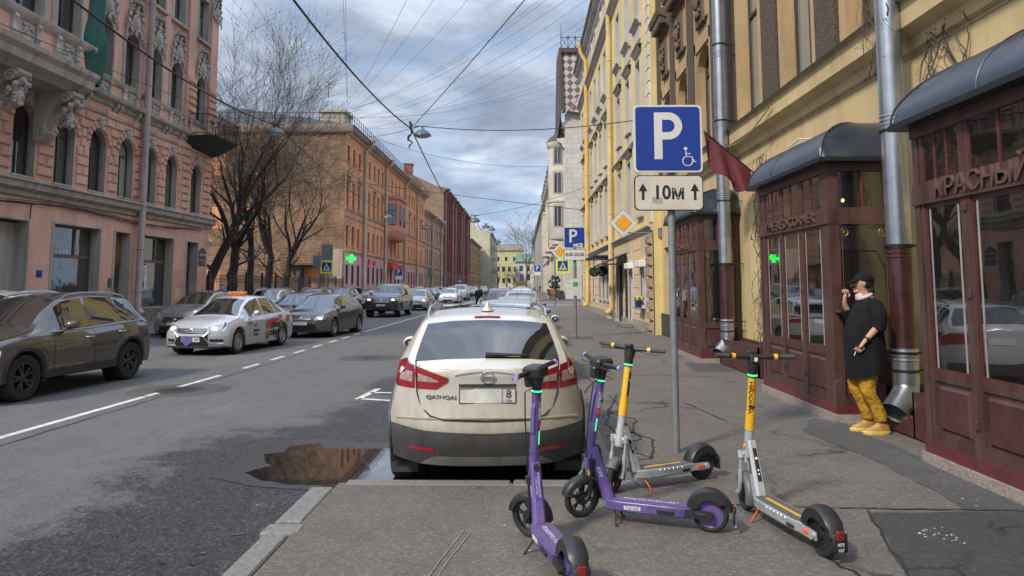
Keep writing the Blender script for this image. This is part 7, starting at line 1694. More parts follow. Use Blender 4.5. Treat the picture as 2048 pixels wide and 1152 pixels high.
    if P:
        b = MB(); c0 = bot.lerp(top, .36)+nn*(.0424); c1 = bot.lerp(top, .98)+nn*.0395; b.quad(c0+Vector((0, -.02, 0)), c1+Vector((0, -.02, 0)), c1+Vector((0, .02, 0)), c0+Vector((0, .02, 0))); b.build('neck_sticker', mat('deep_purple_sticker', (.09, .05, .27), .4), nk, smooth=0)
        text('♠', .05, TM(bot.lerp(top, .9)+nn*.0425, (0, -1, 0), tuple(tg)), INK, nk, 'spade_mark', .0004)
        VW = mat('white_vinyl', (.7, .68, .72), .5)
        text('ЗАРЯЖАЙ И КАТАЙ', .016, TM(bot.lerp(top, .62)+nn*.0425+Vector((0, -.007, 0)), tuple(-tg), (0, -1, 0)), VW, nk, 'neck_lettering', .0003); text('С МТС PREMIUM', .014, TM(bot.lerp(top, .6)+nn*.0425+Vector((0, .010, 0)), tuple(-tg), (0, -1, 0)), VW, nk, 'neck_lettering', .0003)
        for s in (1, -1): text('ЮРЕНТ', .036, TM(bot.lerp(top, .45)+Vector((0, s*.0385, 0)), tuple(tg*(1 if s < 0 else -1)), tuple(nn*(1 if s < 0 else -1)*(-1))), VW, nk, 'neck_lettering', .0005)
    else:
        b = MB(); c0 = bot.lerp(top, .25)+nn*.0424; c1 = bot.lerp(top, .85)+nn*.0395; b.quad(c0+Vector((0, -.015, 0)), c1+Vector((0, -.015, 0)), c1+Vector((0, .015, 0)), c0+Vector((0, .015, 0))); b.build('neck_sticker', SBLK, nk, smooth=0)
        b = MB(); c = bot.lerp(top, .66)+nn*.043; b.ell(c, (.011, .011, .011), 10, 6)
        for q in (.45, .38): c = bot.lerp(top, q)+nn*.0425; b.ell(c, (.006, .008, .008), 6, 4)
        b.build('sticker_symbols', WHITE, nk)
        for s in (1, -1): b = MB(); c = bot.lerp(top, .55)+Vector((0, s*.034, 0)); b.path([c-tg*.055, c+tg*.055], .013, 8); b.build('side_label', SBLK, nk); text('АР2107', .016, TM(c+Vector((0, s*.0135, 0)), tuple(-tg if s > 0 else tg), tuple(-nn if s > 0 else nn)), WHITE, nk, 'side_lettering', .0004)
    # steering column
    b = MB(St); b.path([A(.36), A(.44), A(.455), A(.60)], [.036, .036, .034, .031], 16); b.build('head_tube', FR, t)
    b = MB(St)
    for s in (1, -1):
        yl = .055; c = Vector((wb, s*yl, rf_)); u = A(.42)+Vector((0, s*yl, 0)); v = u.lerp(c+Vector((-.03, 0, 0)), .42)
        b.path([u, v], .011, 10); b.path([v, v.lerp(c+Vector((-.035, 0, .02)), .6), c+Vector((-.03, 0, .03)), c], [.017, .017, .017, .02], 10); b.cyl(u+Vector((0, 0, -.03)), u+Vector((.004, 0, .02)), .022, 12)
    b.path([A(.415)+Vector((0, -.06, 0)), A(.43), A(.415)+Vector((0, .06, 0))], .02, 8); b.cyl((wb, -.075, rf_), (wb, .075, rf_), .012, 10)
    b.build('front_fork', SBLK if P else SILS, t)
    b = MB(St); [b.ell(A(.47)+Vector((-.005, s*.036, 0)), (.014, .008, .022), 10, 6) for s in (1, -1)]; b.build('amber_reflector', ORL, t)
    b = MB(St)
    if P: b.path([A(.58), A(1.0)], .0325, 18); b.path([A(.592), A(.602)], .035, 18)
    else: b.path([A(.60), A(.73)], .034, 18); b.path([A(.70), A(1.0)], .029, 18)
    stm = b.build('stem', PURP if P else YELS, t)
    b = MB(St); b.path([A(1.0), A(1.012)], .0345, 18); b.build('status_ring', GREENL, stm)
    b = MB(St); b.path([A(.99), A(1.0)], .034, 18); b.path([A(1.012), A(1.05), A(1.09), A(1.13)], [.034, .036, .044, .038], 16); 
    hd = A(1.13)
    if P: b.add([], []); b.cbox(hd.x-.055, hd.x+.085, -.07, .07, 1.095, 1.175, .016); b.cbox(hd.x+.04, hd.x+.10, -.036, .036, 1.03, 1.12, .014)
    else: b.cbox(hd.x-.05, hd.x+.045, -.036, .036, 1.09, 1.155, .012); b.cbox(hd.x+.0, hd.x+.06, -.03, .03, 1.15, 1.18, .008)
    b.build('display_housing', SBLK, t)
    hwid = .25 if P else .29; HB = lambda y: Vector((hd.x+(.045 if P else .0)-.035*abs(y)/hwid, y, 1.135+.012*abs(y)/hwid))
    b = MB(St); b.path([HB(-hwid+.1), HB(-.04), HB(.04), HB(hwid-.1)], .019 if not P else .017, 12); b.build('handlebar', SBLK, t)
    for s in (1, -1):
        b = MB(St); b.path([HB(s*(hwid-.115)), HB(s*hwid)], .0165, 12); g_ = b.build('grip', mat('grey_rubber_grip', (.055, .055, .058), .75) if not P else SBLK, t)
        b = MB(St); 
        if P: b.path([HB(s*(hwid-.012)), HB(s*(hwid+.012))], .0185, 14)
        else: b.path([HB(s*(hwid-.145)), HB(s*(hwid-.12))], .022, 14)
        b.build('grip_ring', LILAC if P else YELS, g_)
        b = MB(St); b.path([HB(s*.08)+Vector((.02, 0, -.01)), HB(s*.12)+Vector((.055, 0, -.012)), HB(s*(hwid-.04))+Vector((.05, 0, -.02))], .006, 6); b.build('brake_lever', SBLK, t)
    b = MB(St); b.path([A(1.02)+Vector((.03, .01, 0)), A(1.0)+Vector((.075, .03, 0)), A(.8)+Vector((.07, .02, 0)), A(.6)+Vector((.05, .01, 0)), A(.45)+Vector((.04, .02, 0))], .005, 6)
    if P: b.build('brake_cable', SBLK, t)
    # marks on the stem
    bk = lambda z, e=.030: A(z)+Vector((-e, 0, 0))
    if P:
        fdir = {'back': ((-1, 0, 0), (0, 1, 0)), 'side': ((0, 1, 0), (1, 0, 0))}[face]; n0 = Vector(fdir[0])
        def onstem(z, e=.0333): return A(z)+n0*e
        def SM(z, e=.034): return St @ TM(onstem(z, e), tuple(ax), fdir[1] if face == 'back' else (1, 0, 0))
        VW = MATS['white_vinyl']; text('ЮРЕНТ', .034, SM(.87), VW, stm, 'stem_lettering', .0012)
        b = MB(St); u = Vector(fdir[1]); 
        def strip(z0, z1, w, e, off=0): a, c = A(z0)+n0*e+u*off, A(z1)+n0*e+u*off; b.quad(a-u*w, a+u*w, c+u*w, c-u*w)
        strip(.765, .808, .0165, .0335); b.build('red_sticker', MTSRED, stm, smooth=0); text('МТС', .014, SM(.786), VW, stm, 'sticker_lettering', .0004)
        b = MB(St); a, c = A(.64)+n0*.0315, A(.73)+n0*.0315; b.path([a, c], .0045, 6); b.build('status_strip', GREENL, stm)
        b = MB(St); 
        for z in (.615, .635, .655, .96, .98): b.ell(A(z)+n0*.031+u*.012, (.004, .004, .005), 6, 4)
        b.ell(A(.855)-n0*.0+u*-.036, (.012, .012, .02), 8, 5); b.build('stem_details', SBLK, stm)
        # battery blade on the far side of the stem
        sgn = -1 if face == 'back' else 1
        b = MB(St); q = Vector((0, .034, 0)) if face == 'back' else Vector((.036, 0, 0)); e_ = Vector((.014, 0, 0)) if face == 'back' else Vector((0, .012, 0))
        P4 = [A(.70)+q*.8, A(.73)+q*1.25, A(.90)+q*1.25, A(.93)+q*.9]; b.add([p-e_ for p in P4]+[p+e_ for p in P4], [(0, 1, 2, 3), (7, 6, 5, 4), (0, 4, 5, 1), (1, 5, 6, 2), (2, 6, 7, 3)]); b.build('battery_blade', mat('slate_purple_panel', (.13, .12, .32), .4), stm, smooth=0)
    else:
        SM = lambda z, off, e=.0298: St @ TM(A(z)+Vector((-e+abs(off)*.35, off, 0)), tuple(ax), (0, 1, 0))
        text('WHOOSH', .042, SM(.84, .0105), INK, stm, 'stem_lettering', .003, sx=1.25)
        b = MB(St); b.cbox(bk(.77).x-.004, bk(.77).x+.01, -.018, .018, .755, .78, .006); b.path([A(.72)+Vector((-.0292, -.002, 0)), A(.755)+Vector((-.0292, -.002, 0))], .0012, 4); b.path([A(.90)+Vector((-.0292, -.008, 0)), A(.98)+Vector((-.0292, -.008, 0))], .0012, 4); b.build('stem_details', SBLK, stm)
        if face == 'pad': b = MB(St); b.path([A(.76)+Vector((0, .016, 0)), A(.95)+Vector((0, .016, 0))], .019, 10); b.build('black_pad', SBLK, stm); text('W', .035, St @ TM(A(.88)+Vector((.0, .036, 0)), (-1, 0, 0), tuple(ax)), WHITE, stm, 'pad_lettering', .0006)
        else: b = MB(St); b.ell(bk(.905), (.008, .012, .016), 8, 5); b.path([bk(.9)+Vector((-.005, -.01, 0)), bk(.925)+Vector((-.008, -.012, 0))], .004, 5); b.build('red_hook', REDP, stm)
        b = MB(St); p = Vector((hd.x-.052, 0, 1.122)); b.quad(p+Vector((0, -.012, -.014)), p+Vector((0, .012, -.014)), p+Vector((0, .012, .014)), p+Vector((0, -.012, .014))); b.build('code_sticker', PLATEM, t, smooth=0)
    # kick stand
    b = MB(); kx = x1-.05
    for s in ((1,) if not P else (1, -1)): b.path([(kx, s*.03, .10), (kx-.02, s*.07, .06), (kx-.03, s*.12, .004), (kx-.05, s*.125, .003)], .007, 6)
    if not P: b.path([(kx, .03, .10), (kx, -.04, .10)], .008, 6)
    b.build('kick_stand', SBLK if P else REDP, t)
    t.scale = (.97,)*3 if P else (1, 1, 1)
    return t
scooter('nearest purple rental scooter, its rear wheel cut off by the bottom edge of the view', (.27, 4.06), (.05, 4.93), math.radians(44), 'p', 'back', ('148', '241'), 'ПОКОРЯЮ ГОРОД')
scooter('purple rental scooter seen side on, parked between the two yellow ones', (1.27, 5.03), (.40, 5.34), math.radians(44), 'p', 'side', ('Т43', '232'), 'ЛЮБЛЮ ЭТОТ ЦВЕТ')
sw = scooter('yellow and silver rental scooter behind the side-on purple one, by the sign pole', (1.54, 6.36), (.74, 5.95), math.radians(33), 'y', 'pad', ('АР2', '141'))
s2 = scooter('yellow and silver rental scooter standing alone on the right, marked AP2 107', (1.85, 4.60), (1.66, 5.52), math.radians(-9), 'y', 'back', ('AP2', '107'))
for i, (x, y, rz) in enumerate(((3.3, 84.5, 2.0), (4.1, 80.0, 2.3))):
    c = copy_tree(s2); c.location = (x, y, 0); c.rotation_euler = (0, 0, rz); c['label'] = ['tiny distant scooter standing on the pavement by the white stone house, farther of two', 'tiny distant scooter on the pavement before the white stone house, nearer of two'][i]

# ================================================================ signs
def rrect(x0, x1, z0, z1, r, n=5):
    P = []
    for (cx_, cz, a0) in ((x1-r, z1-r, 0), (x0+r, z1-r, PI/2), (x0+r, z0+r, PI), (x1-r, z0+r, 3*PI/2)):
        P += [(cx_+r*math.cos(a0+PI/2*k/n), cz+r*math.sin(a0+PI/2*k/n)) for k in range(n+1)]
    return P
SIGNW = mat('sign_white', (.62, .60, .58), .45, var=.08, scale=3); SIGNBK = mat('sign_black', (.015, .015, .017), .5); SIGNY = mat('sign_fluorescent_yellow', (.68, .80, .02), .5, var=.04); SIGNO = mat('sign_amber', (.80, .36, .01), .45, var=.04); BACKG = mat('sign_back_grey', (.20, .215, .22), .5, .3)
def plate_(t, nm, y, pts, m, th=.004): b = MB(); b.prism(pts, 1, y-th, y); return b.build(nm, m, t, world=True, smooth=0)
def Pglyph(x0, z0, h):
    """capital P: stem and ring bowl, as one outline with the hole bridged"""
    w = h*.17; R = h*.29; cx_ = x0+h*.30; cz = z0+h-R
    out_ = [(x0, z0), (x0+w, z0), (x0+w, z0+h-2*R), (cx_, z0+h-2*R)]+[(cx_+R*math.cos(-PI/2+PI*k/12), cz+R*math.sin(-PI/2+PI*k/12)) for k in range(13)]+[(x0, z0+h)]
    r = R-w*.95; inn = [(x0+w, cz+r), (cx_, cz+r)]+[(cx_+r*math.cos(PI/2-PI*k/12), cz+r*math.sin(PI/2-PI*k/12)) for k in range(13)]+[(cx_, cz-r), (x0+w, cz-r)]
    return out_, inn, w
def putP(t, x0, z0, h, y, m):
    w = h*.17; R = h*.29; cx_ = x0+h*.30; cz = z0+h-R; r = R-w*.92; b = MB()
    def q(a, c, d, e): b.quad((a, y, c), (d, y, c), (d, y, e), (a, y, e))
    q(x0, z0, x0+w, z0+h); q(x0+w, z0+h-w*.92, cx_, z0+h); q(x0+w, z0+h-2*R, cx_, z0+h-2*R+w*.92)
    rows = [[(cx_+rr__*math.cos(-PI/2+PI*k/20), y, cz+rr__*math.sin(-PI/2+PI*k/20)) for rr__ in (r, R)] for k in range(21)]; b.grid(rows); return b.build('letter', m, t, world=True, smooth=0)
def pole(t, x, y, h, r, z0=0): b = MB(); b.cyl((x, y, z0), (x, y, h), r, 16); b.lathe([(0, h+.01), (r, h)], 16, (x, y, 0)); return b.build('pole', GREYP, t, world=True)
def blueP(t, cx_, y, z0, s, extra=True):
    plate_(t, 'sign_plate', y, rrect(cx_-s/2, cx_+s/2, z0, z0+s, s*.06), SIGNW, .02); o = plate_(t, 'blue_field', y-.021, rrect(cx_-s*.47, cx_+s*.47, z0+s*.03, z0+s*.97, s*.05), SIGNBLUE)
    return o
t = thing('parking_sign', 'large blue disabled parking sign above a 10 m plate by the scooters', 'road sign', (1.535, 7.36, 0)); pole(t, 1.535, 7.36, 3.45, .038)
blueP(t, 1.50, 7.31, 2.815, .705); putP(t, 1.36, 2.95, .49, 7.283, SIGNW)
b = MB(); y_ = 7.2835; wx_, wz = 1.70, 2.93
b.lathe([(0, 0), (.018, 0)], 14, (wx_-.02, y_, wz+.13), 'y'); b.path([(wx_-.018, y_, wz+.105), (wx_-.012, y_, wz+.045), (wx_+.04, y_, wz+.043), (wx_+.068, y_, wz-.012), (wx_+.085, y_, wz-.006)], .0075, 6); b.path([(wx_-.014, y_, wz+.078), (wx_+.03, y_, wz+.075)], .006, 6)
b.path([(wx_+.0+.05*math.cos(a), y_, wz-.0+.05*math.sin(a)) for a in np.linspace(math.radians(120), math.radians(385), 18)], .006, 6); b.build('wheelchair_symbol', SIGNW, t, world=True)
plate_(t, 'distance_plate', 7.31, rrect(1.148, 1.852, 2.42, 2.785, .05), SIGNBK, .02); plate_(t, 'distance_plate_face', 7.289, rrect(1.158, 1.842, 2.43, 2.775, .045), mat('distance_plate_cream', (.58, .52, .45), .5, var=.12, scale=5), .003)
for xx in (1.235, 1.765): b = MB(); b.prism([(xx-.012, 2.53), (xx+.014, 2.53), (xx+.014, 2.62), (xx+.045, 2.62), (xx, 2.70), (xx-.045, 2.62), (xx-.012, 2.62)], 1, 7.283, 7.2855); b.build('arrow', SIGNBK, t, world=True, smooth=0)
text('10м', .20, TM((1.50, 7.285, 2.60), (1, 0, 0), (0, 0, 1)), SIGNBK, t, 'lettering', .001, world=True, bold=.005, sx=.92)
b = MB(); b.poly([(1.33, 7.2845, 2.50), (1.43, 7.2845, 2.485), (1.44, 7.2845, 2.55), (1.33, 7.2845, 2.56)]); b.build('sticker_residue', mat('sticker_residue', (.36, .34, .3), .8), t, world=True, smooth=0)
b = MB(); [b.box(1.48, 1.59, 7.31, 7.42, z, z+.04) for z in (2.52, 2.68, 2.95, 3.35)]; b.build('clamps', STEEL, t, world=True, smooth=0)
# paid parking sign further along
t = thing('parking_sign', 'blue paid parking sign with an 8.00-20.00 plate on a pole in the pavement', 'road sign', (1.68, 22.9, 0)); pole(t, 1.68, 22.95, 3.4, .05)
blueP(t, 1.66, 22.86, 2.84, .68); putP(t, 1.50, 3.02, .42, 22.83, SIGNW)
for k, s_ in enumerate(('10', '15', '20')): b = MB(); b.lathe([(0, 0), (.048+.012*k, 0)], 16, (1.66+.1*k, 22.829, 2.93), 'y'); b.build('coin', SIGNW, t, world=True, smooth=0); text(s_, .06+.02*k, TM((1.66+.1*k, 22.827, 2.93), (1, 0, 0), (0, 0, 1)), SIGNBK, t, 'coin_number', .0005, world=True)
plate_(t, 'hours_plate', 22.86, rrect(1.32, 2.02, 2.45, 2.81, .04), SIGNBK, .02); plate_(t, 'hours_plate_face', 22.838, rrect(1.335, 2.005, 2.465, 2.795, .035), SIGNW, .002); text('8.00-20.00', .14, TM((1.67, 22.834, 2.63), (1, 0, 0), (0, 0, 1)), SIGNBK, t, 'lettering', .001, world=True, bold=.003)
plate_(t, 'info_board', 22.88, rrect(1.6, 1.77, 1.33, 1.87, .02), mat('info_board_pale', (.5, .52, .48), .5), .015); plate_(t, 'info_band', 22.863, rrect(1.61, 1.76, 1.62, 1.76, .005), mat('info_green', (.05, .28, .06), .5), .002)
def crosswalk(t, cx_, y, z0, s, sgn=-1, bd=.12):
    plate_(t, 'yellow_backboard', y, rrect(cx_-s/2, cx_+s/2, z0, z0+s, .02), SIGNY, .02); i = s*bd
    plate_(t, 'blue_field', y-.021, rrect(cx_-s/2+i, cx_+s/2-i, z0+i, z0+s-i, .01), SIGNBLUE, .002)
    a = s/2-i*1.5; plate_(t, 'white_triangle', y-.0235, [(cx_-a, z0+i*1.5), (cx_+a, z0+i*1.5), (cx_, z0+s-i*1.5)], SIGNW, .002)
    b = MB(); Y_ = y-.027; q = s*.5; c = z0+s*.42; b.lathe([(0, 0), (q*.07, 0)], 10, (cx_, Y_, c+q*.38), 'y'); b.path([(cx_, Y_, c+q*.3), (cx_-q*.02, Y_, c+q*.02)], q*.07, 6)
    b.path([(cx_, Y_, c+.02), (cx_+q*.14, Y_, c-q*.14), (cx_+q*.24, Y_, c-q*.38)], q*.045, 5); b.path([(cx_-q*.02, Y_, c+.02), (cx_-q*.12, Y_, c-q*.16), (cx_-q*.25, Y_, c-q*.36)], q*.045, 5); b.path([(cx_-q*.2, Y_, c+q*.02), (cx_, Y_, c+q*.26), (cx_+q*.2, Y_, c+q*.05)], q*.035, 5)
    for k in (-2, -1, 1, 2): b.path([(cx_+k*q*.2-.01, Y_, z0+i*1.6), (cx_+k*q*.2, Y_, z0+i*2.1)], q*.04, 4)
    b.build('walking_figure', SIGNBK, t, world=True, smooth=0)
def diamond(t, cx_, y, cz, s): 
    for (k, m, e, nm) in ((1.0, SIGNBK, 0, 'sign_edge'), (.97, SIGNW, .006, 'sign_plate'), (.58, SIGNBK, .012, 'inner_edge'), (.55, SIGNO, .017, 'amber_field')):
        d = s*k*.7071; plate_(t, nm, y-e, [(cx_-d, cz), (cx_, cz-d), (cx_+d, cz), (cx_, cz+d)], m, .005)
t = thing('crossing_sign', 'yellow framed pedestrian crossing sign on a pole with a flower basket, right pavement', 'road sign', (2.6, 57.9, 0)); pole(t, 2.62, 58.0, 5.0, .06); crosswalk(t, 3.25, 57.8, 2.65, 1.1, bd=.13); diamond(t, 3.05, 57.95, 4.35, 1.05)
t = thing('flower_basket', 'hanging flower basket with green leaves on the crossing sign pole', 'planter', (2.6, 57.7, 1.4)); b = MB(); b.lathe([(.12, .75), (.3, 1.0), (.34, 1.35), (.0, 1.35)], 12, (2.55, 57.6, 0)); b.build('basket', mat('terracotta_basket', (.35, .16, .06), .8), t, world=True)
b = MB(); rr = random.Random(4); [b.ell((2.55+rr.gauss(0, .17), 57.6+rr.gauss(0, .17), 1.45+rr.uniform(0, .95)), (.1, .1, .1), 5, 4) for k in range(70)]; b.build('leaves', mat('dark_leaf', (.02, .06, .035), .7, var=.5, scale=20), t, world=True, smooth=0)
t = thing('priority_sign', 'amber and white diamond priority sign on a bracket from the yellow house wall', 'road sign', (3.45, 24.4, 3.77)); diamond(t, 3.45, 24.4, 3.77, .7); b = MB(); b.path([(3.45, 24.45, 3.5), (3.6, 24.45, 3.45), (4.72, 24.3, 3.42)], .02, 6); b.box(4.6, 4.72, 24.2, 24.4, 3.3, 3.6); b.build('bracket', GREYP, t, world=True)
def smallP(lab, x, y, z0=2.7, back=False):
    t = thing('parking_sign', lab, 'road sign', (x, y, 0)); pole(t, x, y+.06, z0+.75, .05); 
    if back: plate_(t, 'sign_back', y, rrect(x-.4, x+.4, z0-.4, z0+.7, .02), BACKG, .02)
    else: blueP(t, x, y, z0, .75); putP(t, x-.16, z0+.14, .5, y-.03, SIGNW); plate_(t, 'hours_plate', y, rrect(x-.38, x+.38, z0-.42, z0-.04, .03), SIGNW, .02)
    return t
smallP('blue parking sign by the white stone house, farthest along the right pavement', 1.72, 82, 3.2)
smallP('blue parking sign before the pink pharmacy floor on the left pavement', -13.3, 77)
smallP('small distant blue parking sign in front of the tall dark red brick house', -13.3, 152)
smallP('pair of grey sign backs on a pole before the red brick house', -13.3, 125, 3.4, True)
smallP('grey sign back on a pole in front of the dusty pink house', -13.4, 104, 3.2, True)
t = thing('crossing_sign', 'yellow framed pedestrian crossing sign at the end of the iron fence, left pavement', 'road sign', (-13.1, 46.0, 0)); pole(t, -13.15, 46.1, 3.8, .05, 0); crosswalk(t, -12.62, 46.0, 2.42, .82, bd=.13); plate_(t, 'sign_back', 45.95, rrect(-13.5, -12.98, 2.85, 3.55, .02), BACKG, .015)
t = thing('road_sign', 'large grey sign back on a pole behind the left crossing sign', 'road sign', (-14.0, 53, 0)); pole(t, -14.5, 53.1, 4.9, .05); plate_(t, 'sign_back', 53, rrect(-14.95, -14.1, 3.5, 4.7, .02), BACKG, .02)

# ================================================================ lamps over the street and their wires
_f = 1430.0; _th = math.atan2(135.5, _f); _ps = math.atan2(21*math.cos(_th), _f)
_F = Vector((-math.sin(_ps)*math.cos(_th), math.cos(_ps)*math.cos(_th), math.sin(_th))); _R = Vector((math.cos(_ps), math.sin(_ps), 0)); _U = _R.cross(_F)
def at(px, py, Y):
    d = _F+_R*((px-1024)/_f)-_U*((py-435)/_f); k = Y/d.y; return Vector((d.x*k, Y, 1.66+d.z*k))
lampm = MB(); lampm.lathe([(0, .30), (.10, .29), (.13, .24), (.24, .20), (.36, .07), (.38, .0), (.35, -.01)], 24); LM1 = lampm.mesh('lamp_shade', mat('grey_green_lamp_shade', (.10, .125, .13), .4, .4, var=.2, scale=8))
l2 = MB(); l2.lathe([(.35, .0), (.25, -.06), (0, -.09)], 20); LM2 = l2.mesh('lamp_diffuser', mat('lamp_diffuser', (.42, .43, .42), .3, coat=1)); l3 = MB(); l3.cyl((0, 0, .28), (0, 0, .40), .03, 8); l3.cyl((-.3, 0, .41), (.3, 0, .41), .02, 6); l3.path([(-.3, 0, .42), (-.42, 0, .2), (-.30, 0, .1), (-.2, 0, .24)], .012, 5); LM3 = l3.mesh('hanger', DARKM)
def lamp(p, lab, sc=1.0):
    t = thing('street_lamp', lab, 'street lamp', tuple(p), .3, 'street lamps hanging over the road'); t.scale = (sc,)*3
    for me, nm in ((LM1, 'lamp_shade'), (LM2, 'lamp_diffuser'), (LM3, 'hanger')): link(bpy.data.objects.new(nm, me), t)
    return p+Vector((0, 0, .42*sc))
LP = {'a': at(845, 272, 30), 'b': at(550, 268, 29), 'c': at(950, 443, 55), 'd': at(972, 455, 75), 'e': at(984, 460, 85), 'f': at(997, 485, 100), 'g': at(1006, 503, 130), 'r1': at(776, 436, 62), 'r2': at(850, 458, 85), 'r3': at(884, 470, 105)}
labs = {'a': 'domed street lamp hanging over the middle of the street at the knot of cables', 'b': 'domed street lamp hanging before the bare tree on the left', 'c': 'domed street lamp hanging right of the red brick gable, nearest of the far ones', 'd': 'distant domed street lamp, first below the drooping cable over the road', 'e': 'distant domed street lamp just right of its twin over the road', 'f': 'small distant street lamp halfway down the long drooping cable', 'g': 'tiny distant street lamp at the low end of the drooping cable', 'r1': 'domed street lamp hanging in front of the orange house bay', 'r2': 'small street lamp hanging in front of the dusty pink house', 'r3': 'small street lamp hanging in front of the red brick gable corner'}
LT = {k: lamp(p, labs[k], 1.0 if k in 'ab' else 1.15) for k, p in LP.items()}
def wire(a, c, r, sag, lab, n=14, group=None, via=None):
    a, c = Vector(a), Vector(c); P = [a.lerp(c, k/n)-Vector((0, 0, sag*4*(k/n)*(1-k/n))) for k in range(n+1)]
    b = MB(); b.path(P, r, 4, cap=False); return tag(b.build('cable', WIRE), lab, 'cable', group)
J = at(822, 257, 30)
G = 'thin cables fanning out from the orange house roof'
wire(at(520, -90, 14), J, .035, .35, 'thick black cable from the top of the view down to the central lamp')
b = MB(); rr = random.Random(3); b.path([J+Vector((rr.uniform(-.12, .12), 0, .3-.13*k)) for k in range(10)], [.05, .07, .04, .06, .03, .06, .05, .03, .04, .015], 6); b.path([J+Vector((.0, 0, 0)), LP['a']+Vector((-.2, 0, .4))], .02, 5); tag(b.build('cable_junction', WIRE), 'tangled black cable junction hanging beside the central lamp', 'cable junction')
wire(J, at(908, 425, 58), .03, .15, 'thick black cable from the central lamp down towards the red brick gable')
wire(LT['a'], (4.4, 26.2, 7.8), .018, .28, 'cable from the central lamp to the hook on the yellow house')
wire(J, at(1075, -30, 18), .018, .05, 'cable rising from the central lamp to the upper right')
wire(J, (-17, 71, 16.9), .014, .3, 'cable from the central lamp left to the orange house eave')
wire(at(120, -20, 12), LT['b'], .03, .35, 'thick black cable crossing the pink house down to the left lamp')
wire(LT['b'], LT['r1'], .02, .5, 'drooping cable from the left lamp to the lamp before the bay')
wire(LT['r1'], LT['r2'], .018, .4, 'drooping cable between the two lamps before the orange house')
wire(LT['r2'], LT['r3'], .018, .4, 'drooping cable between the far left lamps')
wire(at(-20, 38, 14), at(560, 270, 34), .010, .1, 'thin cable slanting across the pink house windows')
wire((-17.3, 55, 10.3), (4.4, 50, 6.9), .02, .1, 'level cable across the whole street above the far lamps')
wire(LT['c'], LT['d'], .028, .9, 'looping cable from the gable lamp to the first distant lamp'); wire(LT['d'], LT['e'], .028, .3, 'short cable between the distant twin lamps'); wire(LT['e'], LT['f'], .03, 1.0, 'long drooping cable between distant lamps over the road'); wire(LT['f'], LT['g'], .035, 1.3, 'long low drooping cable at the end of the lamp row')
wire(LT['c'], (-16.6, 75, 12.5), .015, .2, 'cable from the gable lamp to the orange house'); wire(LT['c'], (4.4, 50.5, 8.6), .015, .3, 'cable from the gable lamp to the far drainpipe')
wire(at(735, 270, 75), at(1095, 333, 70), .018, 1.0, 'long sagging cable below the central lamp to the stone house')
src = [(-18.0, 72, 20.2), (-17.4, 71.5, 19.6), (-17.2, 73, 19.0), (-16.9, 75, 18.3)]
for i, (sx_, px, py, Y, sg) in enumerate(((0, 818, -10, 40, .5), (0, 875, -12, 40, .6), (1, 945, -12, 40, .7), (1, 1085, -4, 48, .9), (1, 1097, -4, 48, 1.0), (1, 1140, -5, 48, 1.0), (2, 1180, -5, 44, 1.2), (2, 1178, 33, 46, 1.2), (3, 1172, 50, 48, 1.3), (2, 1122, 141, 87, 1.2), (2, 1124, 152, 87, 1.3), (2, 1126, 165, 87, 1.1), (3, 1130, 178, 87, 1.2), (0, 691, -10, 45, .2), (0, 686, -10, 45, .3))):
    wire(src[sx_], at(px, py, Y), .011 if i != 5 else .013, sg, 'thin cable fanning from the orange house roof, %s from the left' % ordn[[2, 3, 4, 5, 6, 7, 8, 9, 10, 11, 12, 13, 14, 0, 1][i]], 16, G)
for i, (a, c) in enumerate(((( 460, -8, 30), (560, 110, 70)), ((500, -8, 30), (590, 120, 70)), ((440, 5, 28), (530, 90, 70)))): wire(at(*a), at(*c), .009, .1, 'faint thin cable above the bare tree, %s of three' % ordn[i], 8)

# ================================================================ fence, trees, yard
t = thing('iron_fence', 'black wrought iron fence along the yard in front of the bare trees', 'fence', (-17.4, 55, 0)); b = MB(); p_ = MB(); rr = random.Random(1)
for k in range(0, 12): p_.cbox(-17.47, -17.33, 39.6+k*2.7-.07, 39.6+k*2.7+.07, 0, 2.35, .01); p_.lathe([(.07, 2.35), (.1, 2.42), (0, 2.55)], 6, (-17.4, 39.6+k*2.7, 0))
for z in (.35, 1.85, 2.0): b.box(-17.42, -17.38, 39.6, 69.4, z, z+.04)
y = 39.7
while y < 69.3: b.cyl((-17.4, y, .2), (-17.4, y, 2.2), .012, 4); b.cyl((-17.4, y, 2.2), (-17.4, y, 2.32), .02, 4, .002); y += .14
FENM = mat('black_fence_paint', (.02, .02, .022), .5); p_.build('fence_posts', FENM, t, world=True, smooth=0); b.build('fence_pickets', FENM, t, world=True, smooth=0); b = MB(); b.box(-17.5, -17.3, 39.5, 69.5, 0, .22); b.build('stone_kerb', GRANITE, t, world=True, smooth=0)
b = MB(); rr = random.Random(2)      # fallen leaves heap and shrubs behind the fence
for k in range(5200):
    x = rr.uniform(-26, -17.7); y = rr.uniform(40, 69); z = .02+.5*max(0, math.sin((x+26)*.5))*rr.random()**2; s = rr.uniform(.06, .15); a = rr.uniform(0, 6.28); u = Vector((math.cos(a), math.sin(a), rr.uniform(-.6, .6)))*s; v = Vector((-math.sin(a), math.cos(a), rr.uniform(-.6, .6)))*s*.6; c = Vector((x, y, z)); b.quad(c-u-v, c+u-v, c+u+v, c-u+v)
tag(b.build('fallen_leaves', mat('dead_leaves', (.30, .19, .11), .9, var=.6, scale=3), smooth=0), kind='stuff')
BARK = mat('dark_bark', (.040, .033, .029), .9, var=.5, scale=7, bump=.9, bscale=30, streak=.3, dist=.02); TWIG = mat('twig_brown', (.085, .06, .048), .85, var=.4, scale=5); BUD = mat('opening_buds', (.34, .28, .15), .8, var=.4, scale=4)
